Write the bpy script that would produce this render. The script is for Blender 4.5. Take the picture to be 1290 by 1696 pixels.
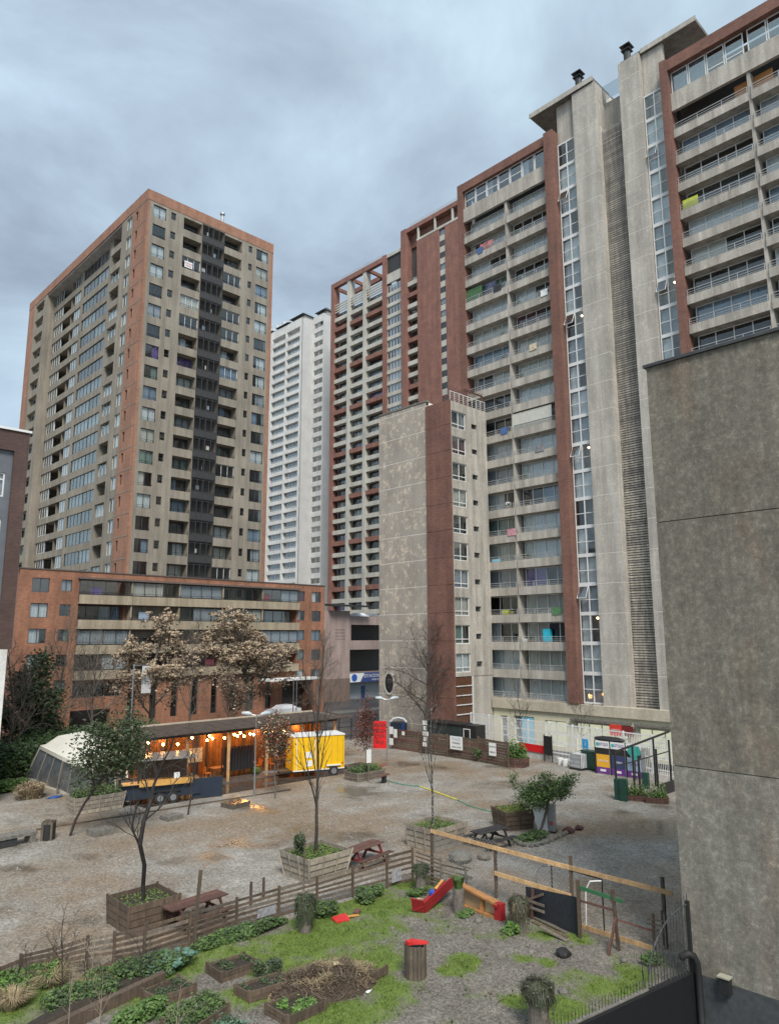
import bpy, math, random
import numpy as np
from mathutils import Vector, Matrix
R = math.radians
rnd = random.Random(7)
for o in list(bpy.data.objects): bpy.data.objects.remove(o)
sc = bpy.context.scene
COL = sc.collection

# ------------------------------------------------------------------ camera
FPX, YAW, PITCH, ROLL, CH = 1187.985, R(45.93947), R(9.898403), R(-0.1728), 10.0
cf = Vector((math.cos(PITCH)*math.cos(YAW), math.cos(PITCH)*math.sin(YAW), math.sin(PITCH)))
cr0 = Vector((math.sin(YAW), -math.cos(YAW), 0.0)); cu0 = cr0.cross(cf)
cr = cr0*math.cos(ROLL) + cu0*math.sin(ROLL); cu = -cr0*math.sin(ROLL) + cu0*math.cos(ROLL)
cam_d = bpy.data.cameras.new('camera'); cam = bpy.data.objects.new('camera', cam_d); COL.objects.link(cam)
m = Matrix((cr, cu, -cf)).transposed().to_4x4(); m.translation = Vector((0, 0, CH)); cam.matrix_world = m
cam_d.sensor_fit = 'HORIZONTAL'; cam_d.sensor_width = 36; cam_d.lens = 36*FPX/1290
cam_d.clip_start = 0.1; cam_d.clip_end = 3000
sc.camera = cam

def ray(x, y): return cf + cr*((x-645)/FPX) - cu*((y-848)/FPX)
def G(x, y, z=0.0):                       # point of a horizontal plane seen at a photo pixel
    d = ray(x, y); t = (z-CH)/d.z; return Vector((d.x*t, d.y*t, z))
def UX(x, y, X):                          # point of the plane X=const
    d = ray(x, y); t = X/d.x; return Vector((X, d.y*t, CH+d.z*t))
def UY(x, y, Y):
    d = ray(x, y); t = Y/d.y; return Vector((d.x*t, Y, CH+d.z*t))
def PV(x, y, P):                          # point above P (vertical line) seen at pixel row y
    d = ray(x, y); t = (P.x*cf.x+P.y*cf.y)/(d.x*cf.x+d.y*cf.y); return CH + d.z*t

# ------------------------------------------------------------------ world and light
SUN_EL, SUN_AZ = 48.0, 236.0              # azimuth of the direction the light comes from, degrees from +X
w = bpy.data.worlds.new('World'); sc.world = w; w.use_nodes = True
nt = w.node_tree; N = nt.nodes; L = nt.links; N.clear()
def wn(t, **k):
    n = N.new(t)
    for a, b in k.items(): setattr(n, a, b)
    return n
out = wn('ShaderNodeOutputWorld'); bg = wn('ShaderNodeBackground'); bg.inputs[1].default_value = 0.1
sky = wn('ShaderNodeTexSky', sky_type='NISHITA', sun_disc=False); sky.sun_elevation = R(SUN_EL); sky.sun_rotation = R(90-SUN_AZ)
tc = wn('ShaderNodeTexCoord'); mp = wn('ShaderNodeMapping'); mp.inputs['Scale'].default_value = (1, 1, 2.0); mp.inputs['Location'].default_value = (21, 3, 7)
L.new(tc.outputs['Generated'], mp.inputs['Vector'])
n1 = wn('ShaderNodeTexNoise'); n1.inputs['Scale'].default_value = 2.3; n1.inputs['Detail'].default_value = 7; n1.inputs['Roughness'].default_value = 0.56; n1.inputs['Distortion'].default_value = 0.35
L.new(mp.outputs[0], n1.inputs['Vector'])
cr1 = wn('ShaderNodeValToRGB'); e = cr1.color_ramp.elements
e[0].position = 0.33; e[0].color = (1.38, 1.68, 2.08, 1); e[1].position = 0.66; e[1].color = (2.75, 3.55, 4.0, 1)
k = cr1.color_ramp.elements.new(0.5); k.color = (2.02, 2.52, 2.98, 1)
L.new(n1.outputs['Fac'], cr1.inputs[0])
n2 = wn('ShaderNodeTexNoise'); n2.inputs['Scale'].default_value = 1.3; n2.inputs['Detail'].default_value = 3
L.new(mp.outputs[0], n2.inputs['Vector'])
mr = wn('ShaderNodeMapRange'); mr.inputs[1].default_value = 0.3; mr.inputs[2].default_value = 0.7; mr.inputs[3].default_value = 0.82; mr.inputs[4].default_value = 1.08
L.new(n2.outputs['Fac'], mr.inputs[0])
sep = wn('ShaderNodeSeparateXYZ'); L.new(tc.outputs['Generated'], sep.inputs[0])
mz = wn('ShaderNodeMapRange'); mz.inputs[1].default_value = 0.25; mz.inputs[2].default_value = 0.75; mz.inputs[3].default_value = 1.0; mz.inputs[4].default_value = 0.95
L.new(sep.outputs['Z'], mz.inputs[0])
mm = wn('ShaderNodeMath', operation='MULTIPLY'); L.new(mr.outputs[0], mm.inputs[0]); L.new(mz.outputs[0], mm.inputs[1])
vm = wn('ShaderNodeVectorMath', operation='SCALE'); L.new(cr1.outputs[0], vm.inputs[0]); L.new(mm.outputs[0], vm.inputs['Scale'])
mx = wn('ShaderNodeMix', data_type='RGBA'); mx.inputs[0].default_value = 0.93
L.new(sky.outputs[0], mx.inputs[6]); L.new(vm.outputs[0], mx.inputs[7])
L.new(mx.outputs[2], bg.inputs[0]); L.new(bg.outputs[0], out.inputs[0])
sl = bpy.data.lights.new('sun', 'SUN'); sl.energy = 1.5; sl.angle = R(22); sl.color = (1, 0.955, 0.90)
so = bpy.data.objects.new('sun', sl); COL.objects.link(so)
sd = Vector((math.cos(R(SUN_AZ))*math.cos(R(SUN_EL)), math.sin(R(SUN_AZ))*math.cos(R(SUN_EL)), math.sin(R(SUN_EL))))
so.rotation_euler = sd.to_track_quat('Z', 'Y').to_euler(); so.location = sd*300
sc.view_settings.view_transform = 'Standard'; sc.view_settings.look = 'None'; sc.view_settings.gamma = 1
sc.view_settings.exposure = 1.5; sc.view_settings.use_curve_mapping = False
sc.render.engine = 'CYCLES'
try:
    sc.cycles.max_bounces = 6; sc.cycles.transparent_max_bounces = 24; sc.cycles.use_denoising = True
    sc.cycles.sample_clamp_indirect = 4
except Exception: pass

# ------------------------------------------------------------------ materials
MATS = {}
class NB:
    """small node builder on world position"""
    def __init__(s, name):
        s.m = bpy.data.materials.new(name); s.m.use_nodes = True; s.t = s.m.node_tree; s.t.nodes.clear()
        s.o = s.n('ShaderNodeOutputMaterial'); s.b = s.n('ShaderNodeBsdfPrincipled'); s.l(s.b.outputs[0], s.o.inputs[0])
        s.pos = s.n('ShaderNodeNewGeometry').outputs['Position']
    def n(s, t, **k):
        x = s.t.nodes.new(t)
        for a, b in k.items(): setattr(x, a, b)
        return x
    def l(s, a, b): s.t.links.new(a, b)
    def noise(s, scale, detail=4, rough=0.55, vec=None, mul=None):
        v = vec or s.pos
        if mul:
            q = s.n('ShaderNodeVectorMath', operation='MULTIPLY'); s.l(v, q.inputs[0]); q.inputs[1].default_value = mul; v = q.outputs[0]
        x = s.n('ShaderNodeTexNoise'); x.inputs['Scale'].default_value = scale; x.inputs['Detail'].default_value = detail; x.inputs['Roughness'].default_value = rough
        s.l(v, x.inputs['Vector']); return x.outputs['Fac']
    def ramp(s, f, stops):
        x = s.n('ShaderNodeValToRGB'); el = x.color_ramp.elements
        while len(el) < len(stops): el.new(0.5)
        for e_, (p, c) in zip(el, stops):
            e_.position = p; e_.color = (c if hasattr(c, '__len__') else (c, c, c)) + ((1,) if not hasattr(c, '__len__') or len(c) == 3 else ())
        s.l(f, x.inputs[0]); return x.outputs[0]
    def mix(s, f, a, b, mode='MIX'):
        x = s.n('ShaderNodeMix', data_type='RGBA', blend_type=mode)
        for sock, v in ((x.inputs[0], f), (x.inputs[6], a), (x.inputs[7], b)):
            if hasattr(v, 'links') or hasattr(v, 'is_linked'): s.l(v, sock)
            elif hasattr(v, '__len__'): sock.default_value = tuple(v)+(1,)
            else: sock.default_value = v
        return x.outputs[2]
    def bump(s, h, strength=0.3, dist=0.02):
        x = s.n('ShaderNodeBump'); x.inputs['Strength'].default_value = strength; x.inputs['Distance'].default_value = dist
        s.l(h, x.inputs['Height']); s.l(x.outputs[0], s.b.inputs['Normal'])
    def col(s, c):
        if hasattr(c, 'is_linked'): s.l(c, s.b.inputs['Base Color'])
        else: s.b.inputs['Base Color'].default_value = tuple(c)+(1,)
    def rough(s, r):
        if hasattr(r, 'is_linked'): s.l(r, s.b.inputs['Roughness'])
        else: s.b.inputs['Roughness'].default_value = r
def sc3(c, k): return tuple(min(1, v*k) for v in c)

def plain(name, c, rough=0.6, metal=0.0, var=0.18, scale=3.0, emit=None, es=1.0):
    if name in MATS: return MATS[name]
    b = NB(name)
    f = b.noise(scale, 5, 0.6)
    b.col(b.ramp(f, [(0.3, sc3(c, 1-var)), (0.7, sc3(c, 1+var))])); b.rough(rough); b.b.inputs['Metallic'].default_value = metal
    if emit: b.b.inputs['Emission Color'].default_value = tuple(emit)+(1,); b.b.inputs['Emission Strength'].default_value = es
    MATS[name] = b.m; return b.m
def concrete(name, c, dark=0.55, streak=0.5, scale=1.0, lines=0.0, blotch=0.0):
    if name in MATS: return MATS[name]
    b = NB(name)
    a = b.noise(0.35*scale, 6, 0.6); fine = b.noise(7*scale, 6, 0.7); st = b.noise(1.0*scale, 5, 0.65, mul=(1.6, 1.6, 0.12))
    c1 = b.ramp(a, [(0.3, sc3(c, 0.82)), (0.7, sc3(c, 1.12))])
    c1 = b.mix(0.55, c1, b.ramp(fine, [(0.32, (0.62, 0.62, 0.62)), (0.68, (1.22, 1.22, 1.22))]), 'MULTIPLY')
    c1 = b.mix(streak, c1, b.ramp(st, [(0.38, (dark, dark*0.97, dark*0.92)), (0.62, (1.05, 1.05, 1.05))]), 'MULTIPLY')
    if blotch:
        bl = b.noise(1.7*scale, 8, 0.72, mul=(1, 1, 0.9)); c1 = b.mix(blotch, c1, b.ramp(bl, [(0.53, (0.9, 0.9, 0.9)), (0.60, (1.75, 1.62, 1.45))]), 'MULTIPLY')
    b.col(c1); b.rough(0.85); b.bump(fine, 0.25, 0.01)
    MATS[name] = b.m; return b.m
def brick(name, c, c2, mortar=(0.3, 0.27, 0.24), scale=1.0, streak=0.4):
    if name in MATS: return MATS[name]
    b = NB(name)
    sp = b.n('ShaderNodeSeparateXYZ'); b.l(b.pos, sp.inputs[0])
    ad = b.n('ShaderNodeMath', operation='ADD'); b.l(sp.outputs[0], ad.inputs[0]); b.l(sp.outputs[1], ad.inputs[1])
    cb = b.n('ShaderNodeCombineXYZ'); b.l(ad.outputs[0], cb.inputs[0]); b.l(sp.outputs[2], cb.inputs[1])
    br = b.n('ShaderNodeTexBrick'); b.l(cb.outputs[0], br.inputs['Vector'])
    br.inputs['Color1'].default_value = c+(1,); br.inputs['Color2'].default_value = c2+(1,); br.inputs['Mortar'].default_value = mortar+(1,)
    br.inputs['Scale'].default_value = 1/scale; br.inputs['Brick Width'].default_value = 0.3; br.inputs['Row Height'].default_value = 0.09; br.inputs['Mortar Size'].default_value = 0.008; br.inputs['Bias'].default_value = -0.1
    a = b.noise(0.5, 6, 0.6); st = b.noise(0.8, 5, 0.65, mul=(1.4, 1.4, 0.12)); fi = b.noise(2.2, 6, 0.7, mul=(1, 1, 4))
    x = b.mix(0.8, br.outputs['Color'], b.ramp(a, [(0.3, (0.75, 0.75, 0.75)), (0.7, (1.2, 1.16, 1.12))]), 'MULTIPLY')
    x = b.mix(0.6, x, b.ramp(fi, [(0.35, (0.7, 0.7, 0.7)), (0.65, (1.2, 1.2, 1.2))]), 'MULTIPLY')
    x = b.mix(streak, x, b.ramp(st, [(0.36, (0.5, 0.48, 0.46)), (0.6, (1.05, 1.05, 1.05))]), 'MULTIPLY')
    b.col(x); b.rough(0.85)
    MATS[name] = b.m; return b.m
def wood(name, c, var=0.45, rough=0.75, grain=(18, 18, 2.0)):
    if name in MATS: return MATS[name]
    b = NB(name)
    oi = b.n('ShaderNodeObjectInfo'); tcn = b.n('ShaderNodeTexCoord')
    f = b.noise(1.0, 6, 0.7, mul=grain, vec=b.pos); g = b.noise(4, 4, 0.6)
    x = b.ramp(f, [(0.3, sc3(c, 1-var)), (0.7, sc3(c, 1+var))])
    x = b.mix(0.5, x, b.ramp(g, [(0.35, (0.6, 0.6, 0.6)), (0.65, (1.25, 1.25, 1.25))]), 'MULTIPLY')
    x = b.mix(0.8, x, b.ramp(oi.outputs['Random'], [(0.0, (0.68, 0.68, 0.68)), (1.0, (1.3, 1.27, 1.2))]), 'MULTIPLY')
    b.col(x); b.rough(rough); b.bump(f, 0.3, 0.01)
    MATS[name] = b.m; return b.m
def leafmat(name, c, c2, rough=0.6, tr=0.25):
    if name in MATS: return MATS[name]
    b = NB(name); f = b.noise(3.0, 4, 0.6); g = b.noise(16, 2, 0.5)
    x = b.ramp(f, [(0.35, c), (0.65, c2)]); x = b.mix(0.7, x, b.ramp(g, [(0.3, (0.6, 0.6, 0.6)), (0.7, (1.45, 1.45, 1.4))]), 'MULTIPLY')
    b.col(x); b.rough(rough)
    ts = b.n('ShaderNodeBsdfTranslucent'); b.l(x, ts.inputs[0]); ms = b.n('ShaderNodeMixShader'); ms.inputs[0].default_value = tr
    b.l(b.b.outputs[0], ms.inputs[1]); b.l(ts.outputs[0], ms.inputs[2]); b.l(ms.outputs[0], b.o.inputs[0])
    MATS[name] = b.m; return b.m
def glassmat(name, tint=(0.90, 0.93, 0.94), refl=0.08, rough=0.03, gl=(0.72, 0.72, 0.70)):
    if name in MATS: return MATS[name]
    b = NB(name); t = b.n('ShaderNodeBsdfTransparent'); t.inputs[0].default_value = tint+(1,)
    g = b.n('ShaderNodeBsdfGlossy'); g.inputs[0].default_value = gl+(1,); g.inputs['Roughness'].default_value = rough
    lw = b.n('ShaderNodeLayerWeight'); lw.inputs[0].default_value = 0.22
    mr_ = b.n('ShaderNodeMapRange'); mr_.inputs[3].default_value = refl; mr_.inputs[4].default_value = 0.5; b.l(lw.outputs['Fresnel'], mr_.inputs[0])
    ms = b.n('ShaderNodeMixShader'); b.l(mr_.outputs[0], ms.inputs[0]); b.l(t.outputs[0], ms.inputs[1]); b.l(g.outputs[0], ms.inputs[2]); b.l(ms.outputs[0], b.o.inputs[0])
    b.t.nodes.remove(b.b); MATS[name] = b.m; return b.m
def emis(name, c, s):
    if name in MATS: return MATS[name]
    b = NB(name); b.b.inputs['Emission Color'].default_value = c+(1,); b.b.inputs['Emission Strength'].default_value = s; b.col(c); MATS[name] = b.m; return b.m

M_TOWC = concrete('tower_concrete', (0.275, 0.242, 0.193), 0.5, 0.55)
M_BRO = brick('orange_brick', (0.33, 0.160, 0.098), (0.27, 0.126, 0.078), (0.32, 0.21, 0.155))
M_BRO2 = brick('annex_brick', (0.34, 0.155, 0.088), (0.26, 0.112, 0.064), (0.28, 0.17, 0.12), streak=0.6)
M_MAINC = concrete('main_concrete', (0.45, 0.415, 0.36), 0.42, 0.55, blotch=0.12)
M_COLC = concrete('column_concrete', (0.45, 0.42, 0.37), 0.55, 0.5, blotch=0.2)
M_GABLE = concrete('gable_concrete', (0.40, 0.355, 0.30), 0.65, 0.35, blotch=0.7)
M_BRM = brick('dark_red_brick', (0.200, 0.092, 0.066), (0.150, 0.068, 0.049), (0.21, 0.13, 0.105))
M_BRF = brick('far_brick', (0.26, 0.115, 0.085), (0.20, 0.085, 0.062), (0.26, 0.17, 0.14))
M_PALE = concrete('pale_concrete', (0.50, 0.48, 0.42), 0.6, 0.4)
M_WHITE = concrete('white_stucco', (0.66, 0.65, 0.62), 0.75, 0.35)
M_JOINT = plain('pale_joint', (0.62, 0.58, 0.52), 0.9, var=0.2, scale=5)
def render_mat(name, c):
    b = NB(name); a = b.noise(0.28, 5, 0.6); m1 = b.noise(2.6, 8, 0.78); m2 = b.noise(1.0, 7, 0.7, mul=(1, 1, .45)); fi = b.noise(30, 4, 0.8); rd = b.noise(0.45, 5, 0.6, mul=(1.3, 1.3, .5))
    x = b.ramp(m1, [(0.34, sc3(c, 0.74)), (0.52, c), (0.68, sc3(c, 1.42))]); x = b.mix(0.7, x, b.ramp(m2, [(0.35, (0.72, 0.72, 0.70)), (0.65, (1.2, 1.2, 1.18))]), 'MULTIPLY')
    x = b.mix(0.6, x, b.ramp(fi, [(0.3, (0.6, 0.6, 0.6)), (0.7, (1.35, 1.35, 1.35))]), 'MULTIPLY'); x = b.mix(0.8, x, b.ramp(rd, [(0.52, (1, 1, 1)), (0.68, (1.0, 0.84, 0.78))]), 'MULTIPLY')
    st = b.noise(1.0, 6, 0.7, mul=(2.2, 2.2, 0.06)); x = b.mix(0.5, x, b.ramp(st, [(0.36, (0.66, 0.65, 0.63)), (0.6, (1.08, 1.08, 1.08))]), 'MULTIPLY')
    sp_ = b.noise(6.5, 9, 0.82); x = b.mix(0.85, x, b.ramp(sp_, [(0.40, (0.80, 0.80, 0.80)), (0.52, (1, 1, 1)), (0.62, (1.55, 1.52, 1.45))]), 'MULTIPLY')
    b.col(x); b.rough(0.9); b.bump(m1, 0.35, 0.03); MATS[name] = b.m; return b.m
M_GREYW = render_mat('grey_render', (0.178, 0.160, 0.128))
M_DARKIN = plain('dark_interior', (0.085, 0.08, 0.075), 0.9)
M_SOFFIT = plain('soffit', (0.36, 0.34, 0.31), 0.9)
M_FRW = plain('white_frame', (0.62, 0.62, 0.60), 0.45, var=0.08)
M_FRD = plain('dark_frame', (0.06, 0.06, 0.06), 0.45)
M_GLASS = glassmat('window_glass')
M_GLASSB = glassmat('bright_glass', (0.8, 0.84, 0.86), 0.22)
M_RAIL = plain('rail_metal', (0.42, 0.42, 0.41), 0.5, 0.3, var=0.1)
M_BLACK = plain('black_metal', (0.018, 0.018, 0.018), 0.5)
M_CUR = [plain('curtain_'+n, c, 0.9, var=0.08) for n, c in dict(white=(0.80, 0.80, 0.78), cream=(0.68, 0.63, 0.54), grey=(0.45, 0.46, 0.48), blue=(0.28, 0.36, 0.45), violet=(0.24, 0.16, 0.42), wine=(0.14, 0.03, 0.045), green=(0.25, 0.33, 0.28), orange=(0.55, 0.25, 0.08)).items()]
M_WDK = wood('weathered_wood', (0.105, 0.076, 0.054)); M_WDR = wood('red_brown_wood', (0.105, 0.052, 0.040)); M_WPL = wood('pine_timber', (0.50, 0.32, 0.16), 0.25)
M_WPA = wood('pale_old_wood', (0.27, 0.235, 0.19), 0.3); M_WGR = wood('grey_wood', (0.16, 0.135, 0.11)); M_WBL = wood('dark_stained_wood', (0.035, 0.032, 0.034)); M_SOIL = plain('soil', (0.035, 0.026, 0.018), 0.95, var=0.5, scale=12)
M_RED = plain('red_paint', (0.42, 0.02, 0.022), 0.45); M_STONE = plain('stone', (0.15, 0.14, 0.12), 0.8, var=0.4, scale=6)
M_BARK = plain('bark', (0.045, 0.036, 0.03), 0.9, var=0.5, scale=14); M_BARKG = plain('grey_bark', (0.13, 0.11, 0.09), 0.9, var=0.5, scale=14)
M_WHT = plain('white_paint', (0.68, 0.68, 0.66), 0.5, var=0.06); M_STEEL = plain('galvanised_steel', (0.35, 0.36, 0.37), 0.4, 0.7)

# ------------------------------------------------------------------ mesh tools
class MB:
    def __init__(s): s.v = []; s.f = []; s.mi = []; s.ms = []
    def mid(s, mat):
        if mat not in s.ms: s.ms.append(mat)
        return s.ms.index(mat)
    def box(s, x0, x1, y0, y1, z0, z1, mat=None, skip=''):
        i = len(s.v); s.v += [(x0, y0, z0), (x1, y0, z0), (x1, y1, z0), (x0, y1, z0), (x0, y0, z1), (x1, y0, z1), (x1, y1, z1), (x0, y1, z1)]
        q = [(0, 3, 2, 1), (4, 5, 6, 7), (0, 1, 5, 4), (1, 2, 6, 5), (2, 3, 7, 6), (3, 0, 4, 7)]
        s.f += [tuple(i+a for a in f) for f in q]; s.mi += [s.mid(mat)]*6; return s
    def hexa(s, p, mat=None):              # 8 points, bottom 4 then top 4
        i = len(s.v); s.v += [tuple(a) for a in p]
        q = [(0, 3, 2, 1), (4, 5, 6, 7), (0, 1, 5, 4), (1, 2, 6, 5), (2, 3, 7, 6), (3, 0, 4, 7)]
        s.f += [tuple(i+a for a in f) for f in q]; s.mi += [s.mid(mat)]*6; return s
    def beam(s, a, b, w, h, mat=None, up=Vector((0, 0, 1))):
        a = Vector(a); b = Vector(b); d = (b-a).normalized()
        if abs(d.dot(up)) > 0.98: up = Vector((1, 0, 0))
        sx = d.cross(up).normalized()*(w/2); sz = sx.cross(d).normalized()*(h/2)
        return s.hexa([a-sx-sz, a+sx-sz, b+sx-sz, b-sx-sz, a-sx+sz, a+sx+sz, b+sx+sz, b-sx+sz], mat)
    def quad(s, a, b, c, d, mat=None):
        i = len(s.v); s.v += [tuple(a), tuple(b), tuple(c), tuple(d)]; s.f.append((i, i+1, i+2, i+3)); s.mi.append(s.mid(mat)); return s
    def poly(s, pts, mat=None):
        i = len(s.v); s.v += [tuple(p) for p in pts]; s.f.append(tuple(range(i, i+len(pts)))); s.mi.append(s.mid(mat)); return s
    def tube(s, pts, rad, n=6, mat=None, cap=True):
        pts = [Vector(p) for p in pts]; r = rad if hasattr(rad, '__len__') else [rad]*len(pts); i0 = len(s.v); k = s.mid(mat)
        for j, p in enumerate(pts):
            d = (pts[min(j+1, len(pts)-1)]-pts[max(j-1, 0)]); d = d.normalized() if d.length > 1e-9 else Vector((0, 0, 1))
            u_ = Vector((0, 0, 1)) if abs(d.z) < 0.9 else Vector((1, 0, 0)); a = d.cross(u_).normalized(); b = d.cross(a)
            for q in range(n):
                t = 2*math.pi*q/n; s.v.append(tuple(p+(a*math.cos(t)+b*math.sin(t))*r[j]))
        for j in range(len(pts)-1):
            for q in range(n):
                a = i0+j*n+q; b = i0+j*n+(q+1) % n; s.f.append((a, b, b+n, a+n)); s.mi.append(k)
        if cap:
            s.f.append(tuple(i0+q for q in range(n))); s.f.append(tuple(i0+(len(pts)-1)*n+q for q in reversed(range(n)))); s.mi += [k, k]
        return s
    def cyl(s, c, r, h, n=12, mat=None, r2=None): return s.tube([c, (c[0], c[1], c[2]+h)], [r, r if r2 is None else r2], n, mat)
    def mesh(s, name, mat=None, smooth=False):
        me = bpy.data.meshes.new(name); me.from_pydata(s.v, [], s.f)
        for q in s.ms: me.materials.append(q if q is not None else mat)
        if len(s.ms) > 1: me.polygons.foreach_set('material_index', s.mi)
        if smooth: me.polygons.foreach_set('use_smooth', [True]*len(s.f))
        return me
CACHE = {}
def cached(key, fn, name):
    if key not in CACHE: CACHE[key] = fn().mesh(name)
    return CACHE[key]
def ob(name, me, parent=None, loc=(0, 0, 0), rz=0.0, kind=None):
    o = bpy.data.objects.new(name, me); COL.objects.link(o); o.location = loc
    if rz: o.rotation_euler = (0, 0, rz)
    if parent is not None: o.parent = parent
    if kind: o['kind'] = kind
    return o
def thing(name, label, cat, loc=(0, 0, 0), rz=0.0, group=None, me=None):
    o = ob(name, me, None, loc, rz); o['label'] = label; o['category'] = cat
    if group: o['group'] = group
    return o
def struct(name, me, loc=(0, 0, 0)): return ob(name, me, None, loc, 0, 'structure')
def part(name, mb, parent, mat=None, loc=(0, 0, 0), rz=0.0, smooth=False, kind=None): return ob(name, mb.mesh(name, mat, smooth), parent, loc, rz, kind)
def icos(c, r, mat=None, sub=1, jit=0.15, sq=(1, 1, 1), rg=rnd):
    import bmesh
    bm = bmesh.new(); bmesh.ops.create_icosphere(bm, subdivisions=sub, radius=1)
    mb = MB(); mb.mid(mat)
    for v in bm.verts:
        k_ = r*(1+rg.uniform(-jit, jit)); mb.v.append((c[0]+v.co.x*k_*sq[0], c[1]+v.co.y*k_*sq[1], c[2]+v.co.z*k_*sq[2]))
    for f in bm.faces: mb.f.append(tuple(v.index for v in f.verts)); mb.mi.append(0)
    bm.free(); return mb
def add(dst, src):
    i = len(dst.v); dst.v += src.v; mp_ = [dst.mid(q) for q in src.ms]
    dst.f += [tuple(i+a for a in f) for f in src.f]; dst.mi += [mp_[q] for q in src.mi]; return dst
# ------------------------------------------------------------------ facade tools
class Face:
    """a runs rightwards along the facade, d inwards, z up; 'Y' faces -Y, 'X' faces -X"""
    def __init__(s, root, kind, x0, y0): s.r = root; s.k = kind; s.x = x0; s.y = y0; s.rz = 0.0 if kind == 'Y' else -math.pi/2
    def w(s, a, d): return (s.x+a, s.y+d) if s.k == 'Y' else (s.x+d, s.y-a)
    def put(s, name, me, a=0, d=0, z=0, parent=None, kind=None):
        x, y = s.w(a, d)
        if parent is None: return ob(name, me, s.r, (x-s.r.location.x, y-s.r.location.y, z-s.r.location.z), s.rz, kind)
        return ob(name, me, parent, (a, d, z), 0, kind)
    def box(s, name, a0, a1, d0, d1, z0, z1, mat, key=None):
        kk = key or ('box', round(a1-a0, 3), round(d1-d0, 3), round(z1-z0, 3), mat.name)
        me = cached(kk, lambda: MB().box(0, a1-a0, 0, d1-d0, 0, z1-z0, mat), name)
        return s.put(name, me, a0, d0, z0)
def window(F, a0, a1, z0, z1, d, cols=2, low=0.0, fr=M_FRW, glass=None, cur=None, cov=1.0, name='window', t=0.06, split=False, cd=0.14, parent=None):
    glass = glass or M_GLASS
    W = round(a1-a0, 3); H_ = round(z1-z0, 3)
    def frame():
        b = MB(); b.box(0, W, 0, 0.07, 0, t, fr).box(0, W, 0, 0.07, H_-t, H_, fr).box(0, t, 0.002, 0.068, t, H_-t, fr).box(W-t, W, 0.002, 0.068, t, H_-t, fr)
        for i in range(1, cols): b.box(W*i/cols-t/2, W*i/cols+t/2, 0.002, 0.068, t, H_-t, fr)
        if low: b.box(t, W-t, 0.004, 0.066, low-t/2, low+t/2, fr)
        return b
    o = F.put(name, cached(('fr', W, H_, cols, low, fr.name, t), frame, name), a0, d, z0)
    if split:
        pw = W/cols
        for i in range(cols):
            F.put('pane', cached(('pn', round(pw, 3), H_, glass.name), lambda: MB().box(t/2, pw-t/2, 0.03, 0.036, t, H_-t, glass), 'pane'), i*pw, 0, 0, parent=o)
    else:
        F.put('pane', cached(('pn', W, H_, glass.name), lambda: MB().box(t/2, W-t/2, 0.03, 0.036, t/2, H_-t/2, glass), 'pane'), 0, 0, 0, parent=o)
    if cur is not None:
        cw = W*cov
        def curt():
            b = MB(); n = max(4, int(cw/0.16)); p = []
            for i in range(n+1): p.append((cw*i/n, cd+(0.045 if i % 2 else 0.0)))
            for i in range(n): b.quad((p[i][0], p[i][1], 0.02), (p[i+1][0], p[i+1][1], 0.02), (p[i+1][0], p[i+1][1], H_-0.02), (p[i][0], p[i][1], H_-0.02), cur)
            return b
        off = 0 if rnd.random() < 0.5 else W-cw
        F.put('curtain', cached(('cu', round(cw, 2), H_, cur.name), curt, 'curtain'), off, 0, 0, parent=o)
    return o
def rcur(weights=(30, 16, 16, 8, 2, 1.5, 4, 1.5), none=0.22):
    if rnd.random() < none: return None, 1.0
    return rnd.choices(M_CUR, weights)[0], rnd.choice((1.0, 1.0, 1.0, 0.5, 0.66))
def wallgrid(a0, a1, z0, z1, ops, mat, t=0.3, rev=None):
    """front plane with rectangular holes and their reveals (ops: a0,a1,z0,z1[,depth])"""
    b = MB(); A = sorted({a0, a1, *[o[0] for o in ops], *[o[1] for o in ops]}); Z = sorted({z0, z1, *[o[2] for o in ops], *[o[3] for o in ops]})
    ai = {v: i for i, v in enumerate(A)}; zi = {v: i for i, v in enumerate(Z)}
    hole = np.zeros((len(A)-1, len(Z)-1), bool)
    for o in ops: hole[ai[o[0]]:ai[o[1]], zi[o[2]]:zi[o[3]]] = True
    for i in range(len(A)-1):
        j = 0
        while j < len(Z)-1:
            if hole[i, j]: j += 1; continue
            k_ = j
            while k_ < len(Z)-1 and not hole[i, k_]: k_ += 1
            b.quad((A[i], 0, Z[j]), (A[i+1], 0, Z[j]), (A[i+1], 0, Z[k_]), (A[i], 0, Z[k_]), mat); j = k_
    r = rev or mat
    for o in ops:
        d = o[4] if len(o) > 4 else t; x0, x1, y0, y1 = o[:4]
        b.quad((x0, 0, y0), (x0, d, y0), (x1, d, y0), (x1, 0, y0), r); b.quad((x0, 0, y1), (x1, 0, y1), (x1, d, y1), (x0, d, y1), r)
        b.quad((x0, 0, y0), (x0, 0, y1), (x0, d, y1), (x0, d, y0), r); b.quad((x1, 0, y0), (x1, d, y0), (x1, d, y1), (x1, 0, y1), r)
    return b
def rail(W, h, bars=3, step=1.9, mat=M_RAIL, r=0.022, vert=False):
    def f():
        b = MB()
        b.box(0, W, 0, 2.2*r, h-2*r, h, mat)
        if vert:
            n = int(W/0.13)
            for i in range(n+1): b.box(W*i/n-0.008, W*i/n+0.008, 0.004, 0.024, 0, h-2*r, mat)
        else:
            for i in range(bars-1): z = h*(i+0.6)/bars; b.box(0, W, 0.004, 2*r, z-r*0.7, z+r*0.7, mat)
            n = max(1, round(W/step))
            for i in range(n+1): x = min(max(W*i/n, r), W-r); b.box(x-r, x+r, -0.003, 2.3*r, 0, h-2.1*r, mat)
        return b
    return cached(('rail', round(W, 2), h, bars, vert, mat.name), f, 'railing')
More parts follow.
